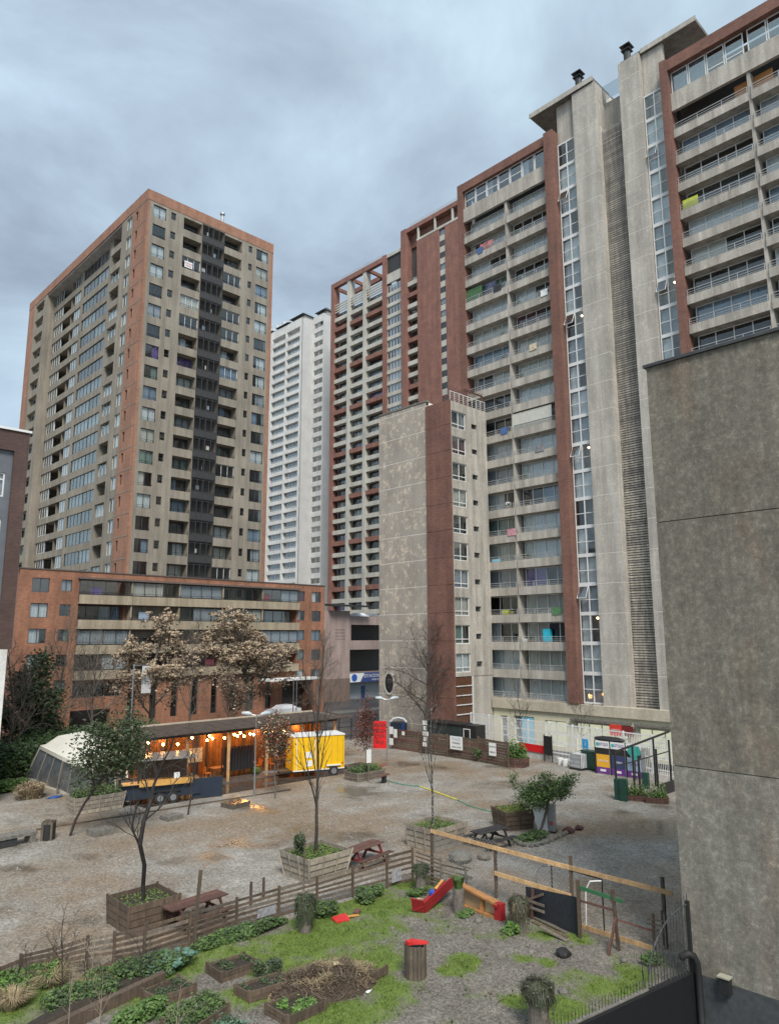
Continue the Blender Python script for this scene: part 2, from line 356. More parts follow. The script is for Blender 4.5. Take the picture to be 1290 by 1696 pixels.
def slab(W, D, par, mat, drop=0.2, t=0.12):
    def f(): b = MB(); b.box(0, W, t, D-.2, 0, drop, mat); b.box(0, W, 0, t, -0.003, par, mat); return b
    return cached(('slab', round(W, 3), D, par, mat.name, drop), f, 'balcony_slab')

# ================================================================== MAIN GREY AND RED TOWER (nearest, right)
FP = 2.6; Z0 = 3.54
def zk(k): return Z0+FP*k
def balcony_wing(root, F, bays, k0, k1, mat, ybl=None, clutter=True, first_cols=4):
    for bi, (a0, a1) in enumerate(bays):
        for k in range(k0, k1+1):
            F.put('balcony_slab', slab(a1-a0, 1.45, 0.78, mat), a0, 0, zk(k))
            if k < k1 or True:
                F.put('railing', rail(a1-a0-0.06, 0.5, 3), a0+0.03, 0.03, zk(k)+0.78)
            if zk(k)+2.6 > 55.6: continue
            c, cv = rcur((44, 12, 12, 6, 1.5, 1, 3, 0.5), 0.12)
            if root.name.startswith('apartment_tower') and bi == 1 and k == 4: c, cv = M_CUR[4], 0.5
            cols = max(2, round((a1-a0-0.3)/1.35))
            window(F, a0+0.25, a1-0.12, zk(k)+0.22, zk(k)+2.58, .9, cols, 0, M_FRW, M_GLASS, c, cv, name='balcony_door', t=0.075, split=True)
rt = thing('apartment_tower', 'tall concrete apartment tower with red brick piers and long balconies left of the louvred shaft', 'building', (57, 41, 0))
F = Face(rt, 'X', 57.0, 47.6)            # a = 47.6 - Y
A_ = lambda Y: 47.6-Y
balcony_wing(rt, F, [(A_(46.85), A_(41.35)), (A_(41.1), A_(35.95))], 0, 19, M_MAINC)
F.box('divider_wall', A_(41.35), A_(41.1), 0.12, 1.4, Z0, 55.6, M_MAINC)
F.box('brick_pier', 0, A_(46.87), -0.15, 1.5, 3.9, 60.3, M_BRM)
F.box('brick_pier', A_(35.9), A_(34.87), -0.45, 0.9, 4.2, 60.32, M_BRM)
F.box('brick_roof_beam', A_(46.9), A_(35.9), -0.12, 1.6, 59.3, 60.29, M_BRM)
F.box('concrete_band', A_(46.86), A_(35.92), -0.02, 0.3, 55.55, 57.2, M_MAINC)
F.box('roof_slab', 0.01, A_(35.0), 1.5, 15, 59.7, 60.1, M_MAINC)
for i in range(7):
    a0 = A_(46.8)+i*1.555; gl = window(F, a0, a0+1.5, 57.22, 59.28, 0.25, 1, 0.95 if i < 5 else 0, M_FRW, M_GLASSB, M_CUR[0] if i in (2, 5) else None, 0.5, t=0.09)
# stair strip: one floor = 2x2 panes
def stair_strip(F, a0, a1, k1, d=0.35):
    for k in range(1, k1):
        z = 4.15+FP*(k-1)+0.05
        def f():
            W = a1-a0; b = MB(); t = 0.09
            b.box(0, W, 0, 0.1, 0, 0.16, M_FRW).box(0, W, 0, 0.1, 2.44, 2.6, M_FRW).box(0, t, 0.003, 0.097, 0.16, 2.44, M_FRW).box(W-t, W, 0.003, 0.097, 0.16, 2.44, M_FRW)
            b.box(W/2-0.05, W/2+0.05, 0.003, 0.097, 0.16, 2.44, M_FRW).box(t, W-t, 0.005, 0.095, 1.2, 1.27, M_FRW); return b
        o = F.put('window', cached(('st', round(a1-a0, 3)), f, 'window'), a0, d, z)
        W = a1-a0
        for c in range(2):
            for r_ in range(2):
                if c == 0 and r_ == 1 and (k*7+int(F.y)) % 5 == 0:        # top-hung sash standing open
                    s_ = F.put('sash', cached('sash%.2f' % W, lambda: MB().hexa([(0.08, -0.45, -1.05), (W/2-0.05, -0.45, -1.05), (W/2-0.05, -0.41, -1.05), (0.08, -0.41, -1.05), (0.08, -0.02, 0), (W/2-0.05, -0.02, 0), (W/2-0.05, 0.02, 0), (0.08, 0.02, 0)], M_GLASSB).tube([(0.08, -0.45, -1.05), (W/2-0.05, -0.45, -1.05), (W/2-0.05, 0, 0), (0.08, 0, 0), (0.08, -0.45, -1.05)], 0.035, 4, M_FRW), 'sash'), 0, 0, 2.42, parent=o)
                else: F.put('pane', cached(('sp', round(W, 2)), lambda: MB().box(0.03, W/2-0.02, 0.04, 0.046, 0.02, 1.12, M_GLASS), 'pane'), c*W/2, 0, 0.15+r_*1.12, parent=o)
        if k % 7: F.put('curtain', cached(('sc', round(W, 2), k % 3), lambda: MB().box(0.05, W*(.96 if k % 3 else .5), 0.3, 0.32, 0.1, 2.4, M_CUR[2 if k % 3 == 1 else 0]), 'curtain'), 0, 0, 0, parent=o)
        if k in (3, 9, 14, 17, 20): 
            lm = emis('stair_lamp_glow', (1.0, 0.72, 0.4), 4.0); l_ = icos((0, 0, 0), 0.11, lm); 
            F.put('ceiling_lamp', cached('stl', lambda: l_, 'ceiling_lamp'), W*0.7, 0.6, 2.2, parent=o)
stair_strip(F, A_(34.8), A_(32.76), 22)
F.box('stair_lintel', A_(34.86), A_(32.72), 0.6, 1.0, 58.9, 63.3, M_MAINC)
def column(F, a0, a1, ztop, d0=0.0):
    F.box('column_core', a0+0.006, a1-0.004, d0+0.006, d0+9, 3.3, ztop, M_JOINT)
    z = 4.15; i = 0; prev = 3.3
    while z < ztop+0.1:
        z1 = min(z, ztop+0.01); h = z1-prev-0.05
        if h > 0.3:
            F.box('concrete_panel', a0, a1, d0, d0+0.3, prev+0.05, z1, M_COLC)
            F.box('side_panel', a1-0.3, a1+0.01, d0+0.31, d0+2.2, prev+0.05, z1, M_COLC)
        prev = z1; z += FP
    if ztop-prev > 0.2:
        F.box('concrete_panel', a0, a1, d0, d0+0.3, prev+0.05, ztop+.01, M_COLC); F.box('side_panel', a1-0.3, a1+0.01, d0+0.31, d0+2.2, prev+0.05, ztop+.01, M_COLC)
column(F, A_(32.7), A_(30.2), 63.1)
F.box('canopy_roof', A_(37.6), A_(30.35), -0.1, 9, 63.25, 63.65, concrete('shaded_soffit', (0.20, 0.185, 0.165), 0.4, 0.6))  # canopy concrete darkened overall, painting in the shade of its underside
F.box('canopy_edge', A_(37.66), A_(30.3), -0.16, -0.1, 63.2, 63.72, M_COLC)
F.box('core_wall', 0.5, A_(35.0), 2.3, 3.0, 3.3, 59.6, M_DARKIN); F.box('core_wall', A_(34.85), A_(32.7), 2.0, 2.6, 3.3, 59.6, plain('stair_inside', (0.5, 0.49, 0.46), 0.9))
F.box('rear_block', 0.01, A_(30.25), 3.0, 15, 3.3, 59.69, M_COLC)
def chimney(F, a, z, d=0.8):
    b = MB(); b.cyl((0, 0, 0), 0.33, 1.3, 10, M_BLACK); b.box(-0.42, 0.42, -0.42, 0.42, 1.3, 1.38, M_BLACK); b.cyl((0, 0, 1.38), 0.25, 0.35, 8, M_BLACK); b.box(-0.5, 0.5, -0.5, 0.5, 1.73, 1.82, M_BLACK)
    F.put('chimney', b.mesh('chimney'), a, d, z)
chimney(F, A_(32.2), 63.72, 0.6)
# right wing
rb = thing('apartment_tower', 'tall concrete apartment tower cut by the right edge of the photo above the grey wall', 'building', (57, 14, 0))
FB = Face(rb, 'X', 57.0, 47.6)
bays = [(A_(23.0), A_(16.8)), (A_(16.55), A_(10.3)), (A_(10.05), A_(4.0))]
for (a0, a1) in bays:
    for k in range(9, 20):
        FB.put('balcony_slab', slab(a1-a0, 1.45, 0.78, M_MAINC), a0, 0, zk(k)); FB.put('railing', rail(a1-a0-0.06, 0.55, 3), a0+0.03, 0.03, zk(k)+0.78)
        if k < 19:
            c, cv = rcur((20, 8, 16, 12, 2, 3, 3, 1), 0.3)
            window(FB, a0+0.3, a1-0.12, zk(k)+0.22, zk(k)+2.58, .9, 4, 0, M_FRW, M_GLASS, c, cv, name='balcony_door', t=0.075, split=True)
    FB.box('concrete_band', a0, a1+0.25, -0.02, 0.3, 55.55, 57.3, M_MAINC)
    for i in range(4):
        wd = (a1-a0)/4; window(FB, a0+i*wd+0.03, a0+(i+1)*wd-0.03, 57.32, 59.5, 0.25, 1, 0 if i < 2 else 0.5, M_FRW, M_GLASSB, M_CUR[2] if i < 2 and a0 < 26 else None, t=0.09)
for Y in (16.8, 10.3): FB.box('divider_wall', A_(Y), A_(Y)+0.25, 0.12, 1.4, zk(8), 55.6, M_MAINC)
FB.box('lower_storeys', A_(23.0), A_(4.0), 0.05, 2.2, 3.3, zk(9)-0.01, M_MAINC)
FB.box('brick_pier', A_(23.66), A_(23.03), -0.45, 0.9, 4.2, 60.6, M_BRM); FB.box('brick_roof_beam', A_(23.03), A_(4), -0.3, 1.6, 59.5, 60.57, M_BRM)
stair_strip(FB, A_(25.62), A_(23.7), 22)
FB.box('stair_lintel', A_(25.66), A_(23.67), 0.6, 1.0, 58.9, 63.3, M_MAINC)
column(FB, A_(27.72), A_(25.69), 63.3)
FB.box('canopy_roof', A_(27.6), A_(20.5), 0.35, 9, 63.35, 63.7, MATS['shaded_soffit']); FB.box('canopy_edge', A_(25.6), A_(20.44), 0.28, 0.35, 63.3, 63.78, M_COLC)
FB.box('core_wall', A_(23.02), A_(4), 2.3, 3.0, 3.3, 59.9, M_DARKIN); FB.box('core_wall', A_(25.7), A_(23.6), 2.0, 2.6, 3.3, 59.6, MATS['stair_inside'])
FB.box('rear_block', A_(27.7), A_(4), 3.0, 15, 3.3, 59.9, M_COLC); chimney(FB, A_(27.0), 63.32, 0.6)
# louvred shaft
rl = thing('louvre_screen', 'full height screen of thin grey brown louvres between the two concrete columns', 'screen', (57.9, 29, 0))
FL = Face(rl, 'X', 57.9, 30.2)
M_LOUV = wood('louvre', (0.34, 0.31, 0.27), 0.5, 0.6, grain=(1.0, 3.0, 0.35))
def louv():
    b = MB(); b.hexa([(0, 0, 0), (2.46, 0, 0), (2.46, 0.12, 0.07), (0, 0.12, 0.07), (0, 0, 0.135), (2.46, 0, 0.135), (2.46, 0.12, 0.18), (0, 0.12, 0.18)], M_LOUV); return b
nl = 250
for i in range(nl):
    o = FL.put('slat', cached('louv', louv, 'slat'), 0.0, 0, 3.6+(58.2-3.6)*i/nl)
FL.box('back_panel', 0, 2.46, 0.35, 0.5, 3.4, 58.1, M_DARKIN); FL.box('shaft_wall', 0, 2.46, 0.9, 2, 58.4, 61.6, M_COLC)
FL.box('base_beam', 0, 2.46, -0.3, 0.3, 3.3, 3.6, M_COLC)
for i in range(2): FL.put('glass_guard', MB().box(0, 1.2, 0, 0.03, 0, 1.6, M_GLASSB).mesh('glass_guard'), 0.02+i*1.22, 0.5, 61.62)
# ground floor shops
rs = thing('shop_row', 'pale yellow shop floor with white framed windows under the balcony tower', 'shop', (57, 35, 0))
FS = Face(rs, 'X', 56.9, 44.4); S_ = lambda Y: 44.4-Y
M_YEL = plain('pale_yellow_wall', (0.60, 0.56, 0.40), 0.8, var=0.07); M_SHIN = plain('shop_inside_glow', (0.45, 0.48, 0.36), 0.9, emit=(1.0, 0.95, 0.68), es=0.26)  # inside wall emits light itself, standing in for the shop's lighting
ops = [(S_(43.6), S_(42.7), -0.2, 2.6), (S_(42.0), S_(39.8), 0.3, 2.7), (S_(38.6), S_(36.4), 0.4, 2.55), (S_(35.4), S_(30.6), 0.3, 2.6), (S_(29.6), S_(22.0), 0.3, 2.6), (S_(21.4), S_(16.0), 0.3, 2.6)]
FS.put('wall', wallgrid(0, S_(10), -0.3, 3.3, ops, M_YEL).mesh('wall'))
FS.box('band', -0.0, S_(10), -0.25, 0.6, 3.3, 4.15, concrete('beige_band', (0.50, 0.45, 0.35), 0.6, 0.4))
FS.box('ledge', S_(35.8), S_(30.2), -0.35, -0.002, 2.75, 2.95, M_STONE); FS.box('ledge', S_(29.8), S_(21), -0.35, -0.002, 2.75, 2.95, M_STONE)
for (a0, a1, z0, z1) in ops: window(FS, a0, a1, z0, z1, 0.12, max(1, round((a1-a0)/1.1)), (z1-z0)*0.55, M_FRW, M_GLASS, M_CUR[3] if a0 < 3 and a0 > 1 else None, t=0.08, split=True)
FS.box('shop_interior', 0.05, S_(10), 2.2, 2.3, -0.2, 3.2, M_SHIN); FS.box('ceiling', 0.05, S_(10), 0.4, 2.2, 3.0, 3.05, M_YEL)
M_BLUEP = plain('light_blue_paint', (0.22, 0.55, 0.72), 0.5, var=0.06)
FS.box('blue_door', S_(41.2), S_(39.9), 0.06, 0.11, -0.2, 2.6, M_BLUEP)
def textob(name, body, size, loc, rz, mat, parent=None, tilt=math.pi/2):
    c = bpy.data.curves.new(name, 'FONT'); c.body = body; c.size = size; c.extrude = 0.004; c.align_x = 'CENTER'; c.align_y = 'CENTER'; c.resolution_u = 2
    t_ = bpy.data.objects.new('tmp', c); COL.objects.link(t_); bpy.context.view_layer.update()
    me = bpy.data.meshes.new_from_object(t_.evaluated_get(bpy.context.evaluated_depsgraph_get())); bpy.data.objects.remove(t_)
    me.materials.clear(); me.materials.append(mat)
    o = ob(name, me, parent, loc); o.rotation_euler = (tilt, 0, rz); return o
def sheetrot(P): return P
sg = thing('shop_sign', 'small red and dark shop sign above the pale yellow shop window', 'sign', (56.5, 31.0, 2.2), -math.pi/2)
part('red_panel', MB().box(-1.0, 0.1, 0, 0.08, -0.35, 0.55, plain('sign_red', (0.6, 0.05, 0.03), 0.4)), sg); part('dark_panel', MB().box(0.12, 1.1, 0, 0.08, -0.3, 0.5, plain('sign_dark_red', (0.16, 0.02, 0.02), 0.4)), sg)
textob('lettering', 'OFERTA', 0.24, (-0.45, -0.02, 0.1), 0, M_WHT, sg)
sg = thing('shop_sign', 'dark red square sign on the shop wall at the edge of the grey wall', 'sign', (56.5, 22.2, 2.0), -math.pi/2)
part('red_panel', MB().box(-0.6, 0.6, 0, 0.08, -0.4, 0.4, MATS['sign_dark_red']), sg)

# ================================================================== LOW BLOCK with the blank gable
rg = thing('apartment_block', 'lower block with a blank concrete gable and a red brick strip', 'building', (51.44, 50, 0))
FG = Face(rg, 'X', 51.44, 54.75); g_ = lambda Y: 54.75-Y
FG.box('gable_core', 0.006, g_(47.72), 0.008, 12, 0, 33.6, M_JOINT)
prev = 0.0; z = 1.75
while prev < 33.5:
    z1 = min(z, 33.62)
    if z1-prev > 0.3:
        if 3.5 < (prev+z1)/2 < 6.0 and False: pass
        FG.box('concrete_panel', 0, g_(47.72), 0.0, 0.3, prev+0.05, z1-0.02, M_GABLE)
    prev = z1; z += 2.62
FG.box('roof_coping', -0.05, g_(47.7), -0.06, 0.5, 33.63, 33.8, M_STONE)
prev = 0.0; z = 1.75
FG.box('brick_core', g_(47.64), g_(45.75), 0.0, 4.0, 0, 33.0, M_JOINT)
while prev < 32.9:
    z1 = min(z, 33.05)
    if z1-prev > 0.3: FG.box('brick_panel', g_(47.66), g_(44.45), -0.16, 0.0, prev+0.03, z1, M_BRM)
    prev = z1; z += 2.62
dp = MB(); dp.tube([(0, 0, 0.5), (0, 0, 32.6), (0.12, 0.2, 33.1)], 0.07, 6, plain('red_pipe', (0.20, 0.07, 0.05), 0.5)); FG.put('drain_pipe', dp.mesh('drain_pipe'), g_(47.69), -0.09, 0)
# oval window
ov = MB(); n = 24
for i in range(n):
    t0 = 2*math.pi*i/n; t1 = 2*math.pi*(i+1)/n
    ci = lambda t, r: (math.cos(t)*0.62*r, math.sin(t)*0.95*r)
    a, b_ = ci(t0, 1), ci(t1, 1); c_, d_ = ci(t1, 1.22), ci(t0, 1.22)
    ov.hexa([(a[0], -0.08, a[1]), (b_[0], -0.08, b_[1]), (b_[0], 0.02, b_[1]), (a[0], 0.02, a[1]), (d_[0], -0.08, d_[1]), (c_[0], -0.08, c_[1]), (c_[0], 0.02, c_[1]), (d_[0], 0.02, d_[1])], M_PALE)
P = UX(645, 1132, 51.44); o = FG.put('oval_window', ov.mesh('oval_window'), g_(P.y), 0, P.z)
FG.put('pane', MB().poly([(math.cos(2*math.pi*i/n)*0.62, -0.03, math.sin(2*math.pi*i/n)*0.95) for i in range(n)], plain('dark_glass', (0.02, 0.022, 0.025), 0.08, var=0.0)).mesh('pane'), 0, 0, 0, parent=o)
# window side of the block
F2 = Face(rg, 'Y', 51.44, 44.48)
zt = [32.05-2.62*i for i in range(10)]
ops = []
for z in zt: ops += [(0.12, 2.25, z-1.75, z), (3.15, 4.0, z-1.30, z-0.80)]
F2.put('wall', wallgrid(0.0, 5.56, 6.35, 33.0, ops, M_MAINC, 0.22).mesh('wall'))
for i, z in enumerate(zt):
    c, cv = (M_CUR[5], 1.0) if i == 1 else rcur((30, 10, 20, 12, 0, 0, 8, 0), 0.1)
    window(F2, 0.12, 2.25, z-1.75, z, 0.1, 2, 0.45, M_FRW, M_GLASS, c, cv, t=0.08, split=True)
    window(F2, 3.15, 4.0, z-1.30, z-0.80, 0.16, 1, 0, M_FRD, M_GLASS, None, name='vent_window')
F2.box('core_wall', 0.05, 5.5, 1.3, 3.2, 0, 32.8, M_DARKIN); F2.box('roof_slab', 0.0, 5.5, 0.25, 3.4, 32.6, 32.98, M_MAINC)
# brown glazed stair below, with white bars
for i in range(6): F2.box('glazing_bar', 0.12, 2.4, -0.04, 0.05, 1.2+i*0.85, 1.28+i*0.85, M_FRW)
F2.box('brown_glazing', 0.12, 2.4, 0.06, 0.12, 0.2, 6.3, plain('brown_glass', (0.10, 0.045, 0.025), 0.25)); F2.box('side_wall', 2.4, 5.56, 0.05, 0.9, 0, 6.35, M_COLC); F2.box('glazing_post', 2.4, 2.52, -0.05, 0.04, 0.2, 6.34, M_FRW)
# terrace guard and timber pergola on its roof
tg = MB(); tg.box(0, 5.5, 0, 0.04, 1.0, 1.06, M_FRW)
for i in range(9): tg.box(i*0.68, i*0.68+0.04, 0.0, 0.04, 0, 1.0, M_FRW)
for i in range(4): tg.box(0, 5.5, 0.01, 0.03, 0.2+i*0.2, 0.215+i*0.2, M_FRW)
F2.put('terrace_railing', tg.mesh('terrace_railing'), 0.05, 0.1, 33.0)
pg = MB()
for x in (2.6, 5.3):
    for y in (0.3, 3.0): pg.box(x, x+0.12, y, y+0.12, 0, 1.7, M_WDR)
for y in (0.3, 3.0): pg.box(2.5, 5.5, y, y+0.12, 1.7, 1.82, M_WDR)
for i in range(7): pg.box(2.6+i*0.42, 2.66+i*0.42, 0.1, 3.3, 1.82, 1.88, M_WDR)
F2.put('pergola', pg.mesh('pergola'), 0, 0, 33.0)
# ================================================================== LEFT ORANGE TOWER
XT, YT = 34.45, 78.0
rw = thing('apartment_tower', 'brown concrete tower with orange brick edges standing behind the brick annex', 'building', (XT+9, YT+20, 0))
FR = Face(rw, 'Y', XT, YT); WT = 18.5; zt0 = 62.76; NR = 19
ops = []; 
for i in range(NR):
    z = zt0-FP*i
    ops += [(0.80, 2.48, z-1.62, z, 0.25), (3.14, 3.80, z-1.02, z-0.05, 0.25), (4.87, 7.44, z-1.62, z-0.02, 1.3), (10.75, 13.45, z-1.62, z-0.02, 1.3), (14.5, 15.08, z-1.0, z-0.05, 0.25), (15.76, 17.65, z-1.62, z, 0.25)]
    for a0, a1 in ((0.80, 2.48), (15.76, 17.65)):
        c, cv = rcur((36, 14, 12, 12, 2, 3, 5, 1), 0.2)
        window(FR, a0, a1, z-1.62, z, 0.12, 2, 0, M_FRD, M_GLASS, c, cv, t=0.05)
        FR.put('sill_rail', rail(a1-a0, 0.32, 2, 1.0, M_BLACK, 0.014), a0, 0.02, z-1.6)
    for a0, a1 in ((3.14, 3.80), (14.5, 15.08)): window(FR, a0, a1, z-1.02, z-0.05, 0.12, 1, 0.4, M_FRD, M_GLASS, None, t=0.05, name='small_window')
    for a0, a1 in ((4.87, 7.44), (10.75, 13.45)):
        c, cv = rcur((16, 10, 20, 10, 2, 4, 5, 2), 0.4)
        dd = 0.15 if rnd.random() < 0.22 else 1.2
        window(FR, a0, a1, z-1.62, z-0.02, dd, 3, 0, M_FRD if dd > 1 else M_FRW, M_GLASS, c, cv, t=0.05, name='balcony_door')
        FR.put('railing', rail(a1-a0-0.04, 0.35, 2, 1.3, M_BLACK, 0.016), a0+0.02, 0.05, z-1.6)
ops.append((7.52, 10.68, zt0-FP*18-2.25, zt0+0.19, 1.25))
FR.put('wall', wallgrid(0.35, 17.95, 10.0, zt0+0.35, ops, M_TOWC).mesh('wall'))
# dark mesh service balconies
M_SCR = plain('dark_mesh', (0.035, 0.034, 0.034), 0.6, var=0.2)
def scr():
    b = MB(); W, H_ = 3.18, 2.44
    b.box(0, W, 0.02, 0.06, 0, 0.85, M_SCR)
    for z in (0.85, H_-0.12): b.box(0, W, 0, 0.08, z, z+0.07, M_SCR)
    for i in range(5): b.box(i*W/4-(0.04 if i else 0), i*W/4+0.04, 0.003, 0.077, 0, H_, M_SCR)
    for i in range(28): b.box(0.06+i*0.112, 0.075+i*0.112, 0.02, 0.035, 0.92, H_-0.12, M_SCR)
    b.box(0, W, 0.05, 1.2, -0.08, 0.0, M_SCR); b.box(W*0.48, W*0.52, 0.1, 1.2, 0, H_, M_SCR); return b
for i in range(NR):
    z = zt0-FP*i
    o = FR.put('service_screen', cached('scr', scr, 'service_screen'), 7.5, -0.12, z-2.25)
    FR.put('inner_wall', cached('scrb', lambda: MB().box(0, 3.1, 0, 0.04, 0, 2.4, plain('screen_back', (0.055, 0.054, 0.053), 0.8)), 'inner_wall'), 0.04, 1.0, 0, parent=o)
    if rnd.random() < 0.7:
        x = rnd.uniform(0.2, 2.2); FR.put('laundry', cached('ldr%d' % (i % 4), lambda: MB().box(0, 0.25+0.15*(i % 3), 0, 0.03, 0, 0.5, (M_WHT, M_CUR[3], M_CUR[2], M_CUR[1])[i % 4]), 'laundry'), x, 0.4, 1.2, parent=o)
FR.box('brick_corner', -0.001, 0.35, -0.001, 0.3, 10, 63.1, M_BRO); FR.box('brick_corner', 17.95, WT, -0.002, 0.4, 10, 63.1, M_BRO)
FR.box('brick_parapet', -0.03, WT+0.03, -0.04, 0.4, 63.1, 64.45, M_BRO)
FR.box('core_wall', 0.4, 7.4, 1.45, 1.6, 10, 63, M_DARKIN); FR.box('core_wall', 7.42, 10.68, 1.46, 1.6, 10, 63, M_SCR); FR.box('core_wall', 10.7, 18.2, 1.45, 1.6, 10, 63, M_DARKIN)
FR.box('rear_block', 5.6, WT, 1.6, 42.6, 9, 63.2, M_TOWC); 
FR.box('roof_deck', 0.3, WT, 0.38, 42.6, 63.22, 63.6, M_TOWC); FR.box('roof_room', 6.5, 13.0, 4, 12, 63.6, 67.2, concrete('roof_room', (0.42, 0.38, 0.30)))
vp = MB(); vp.cyl((0, 0, 0), 0.2, 1.2, 8, M_STEEL); vp.cyl((0, 0, 1.2), 0.36, 0.25, 8, M_STEEL); FR.put('roof_vent', vp.mesh('roof_vent'), 12.7, 4.2, 67.2)
# --- long left face
FLf = Face(rw, 'X', XT, 120.7); q_ = lambda Y: 120.7-Y
ops = []; rows = [zt0-FP*i for i in range(NR)]
for z in rows:
    ops += [(q_(81.15), q_(80.55), z-1.35, z-0.1, 0.25), (q_(83.75), q_(82.2), z-1.62, z, 0.25), (q_(117.4), q_(113.6), z-1.6, z-0.1, 1.2)]
    window(FLf, q_(81.15), q_(80.55), z-1.35, z-0.1, 0.12, 1, 0, M_FRD, M_GLASS, None, name='small_window')
    c, cv = rcur(none=0.15); window(FLf, q_(83.75), q_(82.2), z-1.62, z, 0.12, 2, 0, M_FRW, M_GLASS, c, cv)
    c, cv = rcur(none=0.4); window(FLf, q_(117.4), q_(113.6), z-1.6, z-0.1, .7, 3, 0, M_FRW, M_GLASS, c, cv, name='balcony_door')
opR = [o for o in ops if o[0] > 30]; opL = [o for o in ops if o[0] < 30]
FLf.put('wall', wallgrid(q_(85.2), q_(81.9), 10, 63.1, [o for o in opR if o[1] < q_(81.2)], M_TOWC).mesh('wall'))
FLf.put('brick_wall', wallgrid(q_(81.9), q_(78.0), 10, 63.1, [o for o in opR if o[0] >= q_(81.2)], M_BRO).mesh('brick_wall'), 0, -0.02, 0)
FLf.put('wall', wallgrid(q_(118.0), q_(112.6), 10, 63.1, opL, M_TOWC).mesh('wall')); FLf.box('brick_wall', 0, q_(118.0), -0.02, 0.4, 10, 63.1, M_BRO)
FLf.box('fin_wall', q_(113.0), q_(112.4), -0.01, 4.2, 10, 63.0, M_TOWC)
FLf.box('brick_parapet', -0.03, q_(78.0), -0.05, 0.6, 63.11, 64.44, M_BRO)
for k_ in range(0, 20): FLf.box('joint_band', q_(81.9), q_(77.99), -0.045, -0.02, 62.95-FP*k_, 63.06-FP*k_, M_TOWC)
FLf.box('roof_soffit', q_(112.4), q_(85.2), 0.1, 4.3, 62.9, 63.1, concrete('pale_soffit', (0.40, 0.39, 0.38)))
DR = 2.1; M_MAUV = plain('mauve_shade', (0.15, 0.135, 0.15), .9)
for i, z in enumerate(rows):
    par = z-1.62                                # parapet top
    FLf.put('parapet', slab(27.2-4.2, 1.6, 0.92, M_TOWC), q_(112.4), DR-0.9, par-0.92)
    FLf.put('parapet', slab(4.2, 1.6, 0.92, M_TOWC), q_(89.4), 0.45, par-0.92)
    cyc = [('w', 108.9, 111.8), ('b', 105.6, 108.9), ('d', 103.9, 105.6), ('w', 101.3, 103.9), ('p', 100.6, 101.3), ('s', 95.6, 100.6), ('s', 90.6, 95.6)]
    for kind, y0, y1 in cyc:
        a0, a1 = q_(y1), q_(y0)
        if kind == 'w':
            c, cv = rnd.choice(((M_CUR[0], 1.0), (M_CUR[0], .5), (M_CUR[1], 1.), (M_CUR[3], .66)))
            window(FLf, a0, a1, par+0.02, z+0.6, DR-0.8, 3, 0, M_FRW, M_GLASSB, c, cv, t=0.06)
        elif kind == 's':
            window(FLf, a0, a1-0.1, par+0.02, z+0.6, DR-0.8, 4, 0, M_FRD, M_GLASS, rnd.choice((M_MAUV, M_MAUV, M_CUR[2], M_MAUV)), 1.0, name='enclosed_balcony', t=0.05)
        elif kind == 'b': window(FLf, a0, a1, par-0.6, z+0.6, DR+0.55, 2, 0, M_FRD, M_GLASS, *rcur(none=0.5), name='balcony_door')
        elif kind == 'p': FLf.box('pilaster', a0, a1, DR-0.92, DR+0.6, par, z+0.76, M_TOWC)
    FLf.box('dividing_wall', q_(105.65), q_(105.5), DR-0.7, DR+0.6, par, z+0.76, M_TOWC)
    c, cv = rcur(none=0.4); dd = 0.75 if rnd.random() < 0.3 else 2.0
    window(FLf, q_(89.3), q_(85.3), par-0.3 if dd > 1 else par+.02, z+0.6, dd, 4, 0, M_FRW if dd < 1 else M_FRD, M_GLASS, c, cv, name='balcony_door')
FLf.box('pier', q_(90.5), q_(89.4), 0.72, 4, 10, 62.9, M_TOWC); FLf.box('pier', q_(85.25), q_(84.6), 0.02, 3, 10, 63, M_TOWC)
FLf.box('core_wall', q_(112.4), q_(85), 4.3, 5, 10, 63, M_DARKIN); FLf.box('core_wall', q_(118), q_(113), 1.3, 1.5, 10, 63, M_DARKIN)
FLf.box('core_wall', q_(84.5), q_(79.5), 0.7, 0.9, 10, 63, M_DARKIN)
FLf.box('inner_side_wall', q_(89.38), q_(89.36), 0.9, 4, 10, 62.9, M_TOWC)
# red and white banner hung on a balcony
t = thing('rent_banner', 'small white banner with red letters hung on an upper balcony of the brown tower', 'banner', (XT+5.2, YT-0.05, zt0-FP*2-1.4))
part('sheet', MB().box(0, 1.1, -0.02, 0, -0.1, 0.75, M_WHT), t); textob('lettering', 'ARRIENDO', 0.21, (0.55, -0.04, 0.45), 0, M_RED, t); textob('lettering', 'VENDO', 0.24, (0.55, -0.04, 0.15), 0, M_RED, t)

# ================================================================== BRICK ANNEX
YA = 77.3
ra = thing('apartment_block', 'low orange brick block with long concrete balconies below the brown tower', 'building', (44, YA+4, 0))
FA = Face(ra, 'Y', 23.4, YA); a_ = lambda X: X-23.4
AW = 62.4-23.4; ztopA = 16.9
ops = []
fz = [16.05-2.56*i for i in range(6)]           # window heads
for i, z in enumerate(fz[:5]): ops += [(a_(24.55), a_(26.25), z-1.45, z, .2), (a_(27.4), a_(28.5), z-1.25, z-0.05, .2), (a_(60.2), a_(61.75), z-1.4, z, .2), (a_(57.9), a_(59.0), z-1.3, z, .2)]
b0, b1 = a_(29.25), a_(57.7)
for i in range(4): ops.append((b0, b1, 13.55+0.75-2.56*i+0.85-0.85, 13.55-2.56*i+2.56, 1.5)) if False else None
bz = [13.55-2.62*i for i in range(4)]           # balcony slab undersides
for z in bz: ops.append((b0, b1, z, z+2.56 if z > 12 else z+2.60, 1.6))
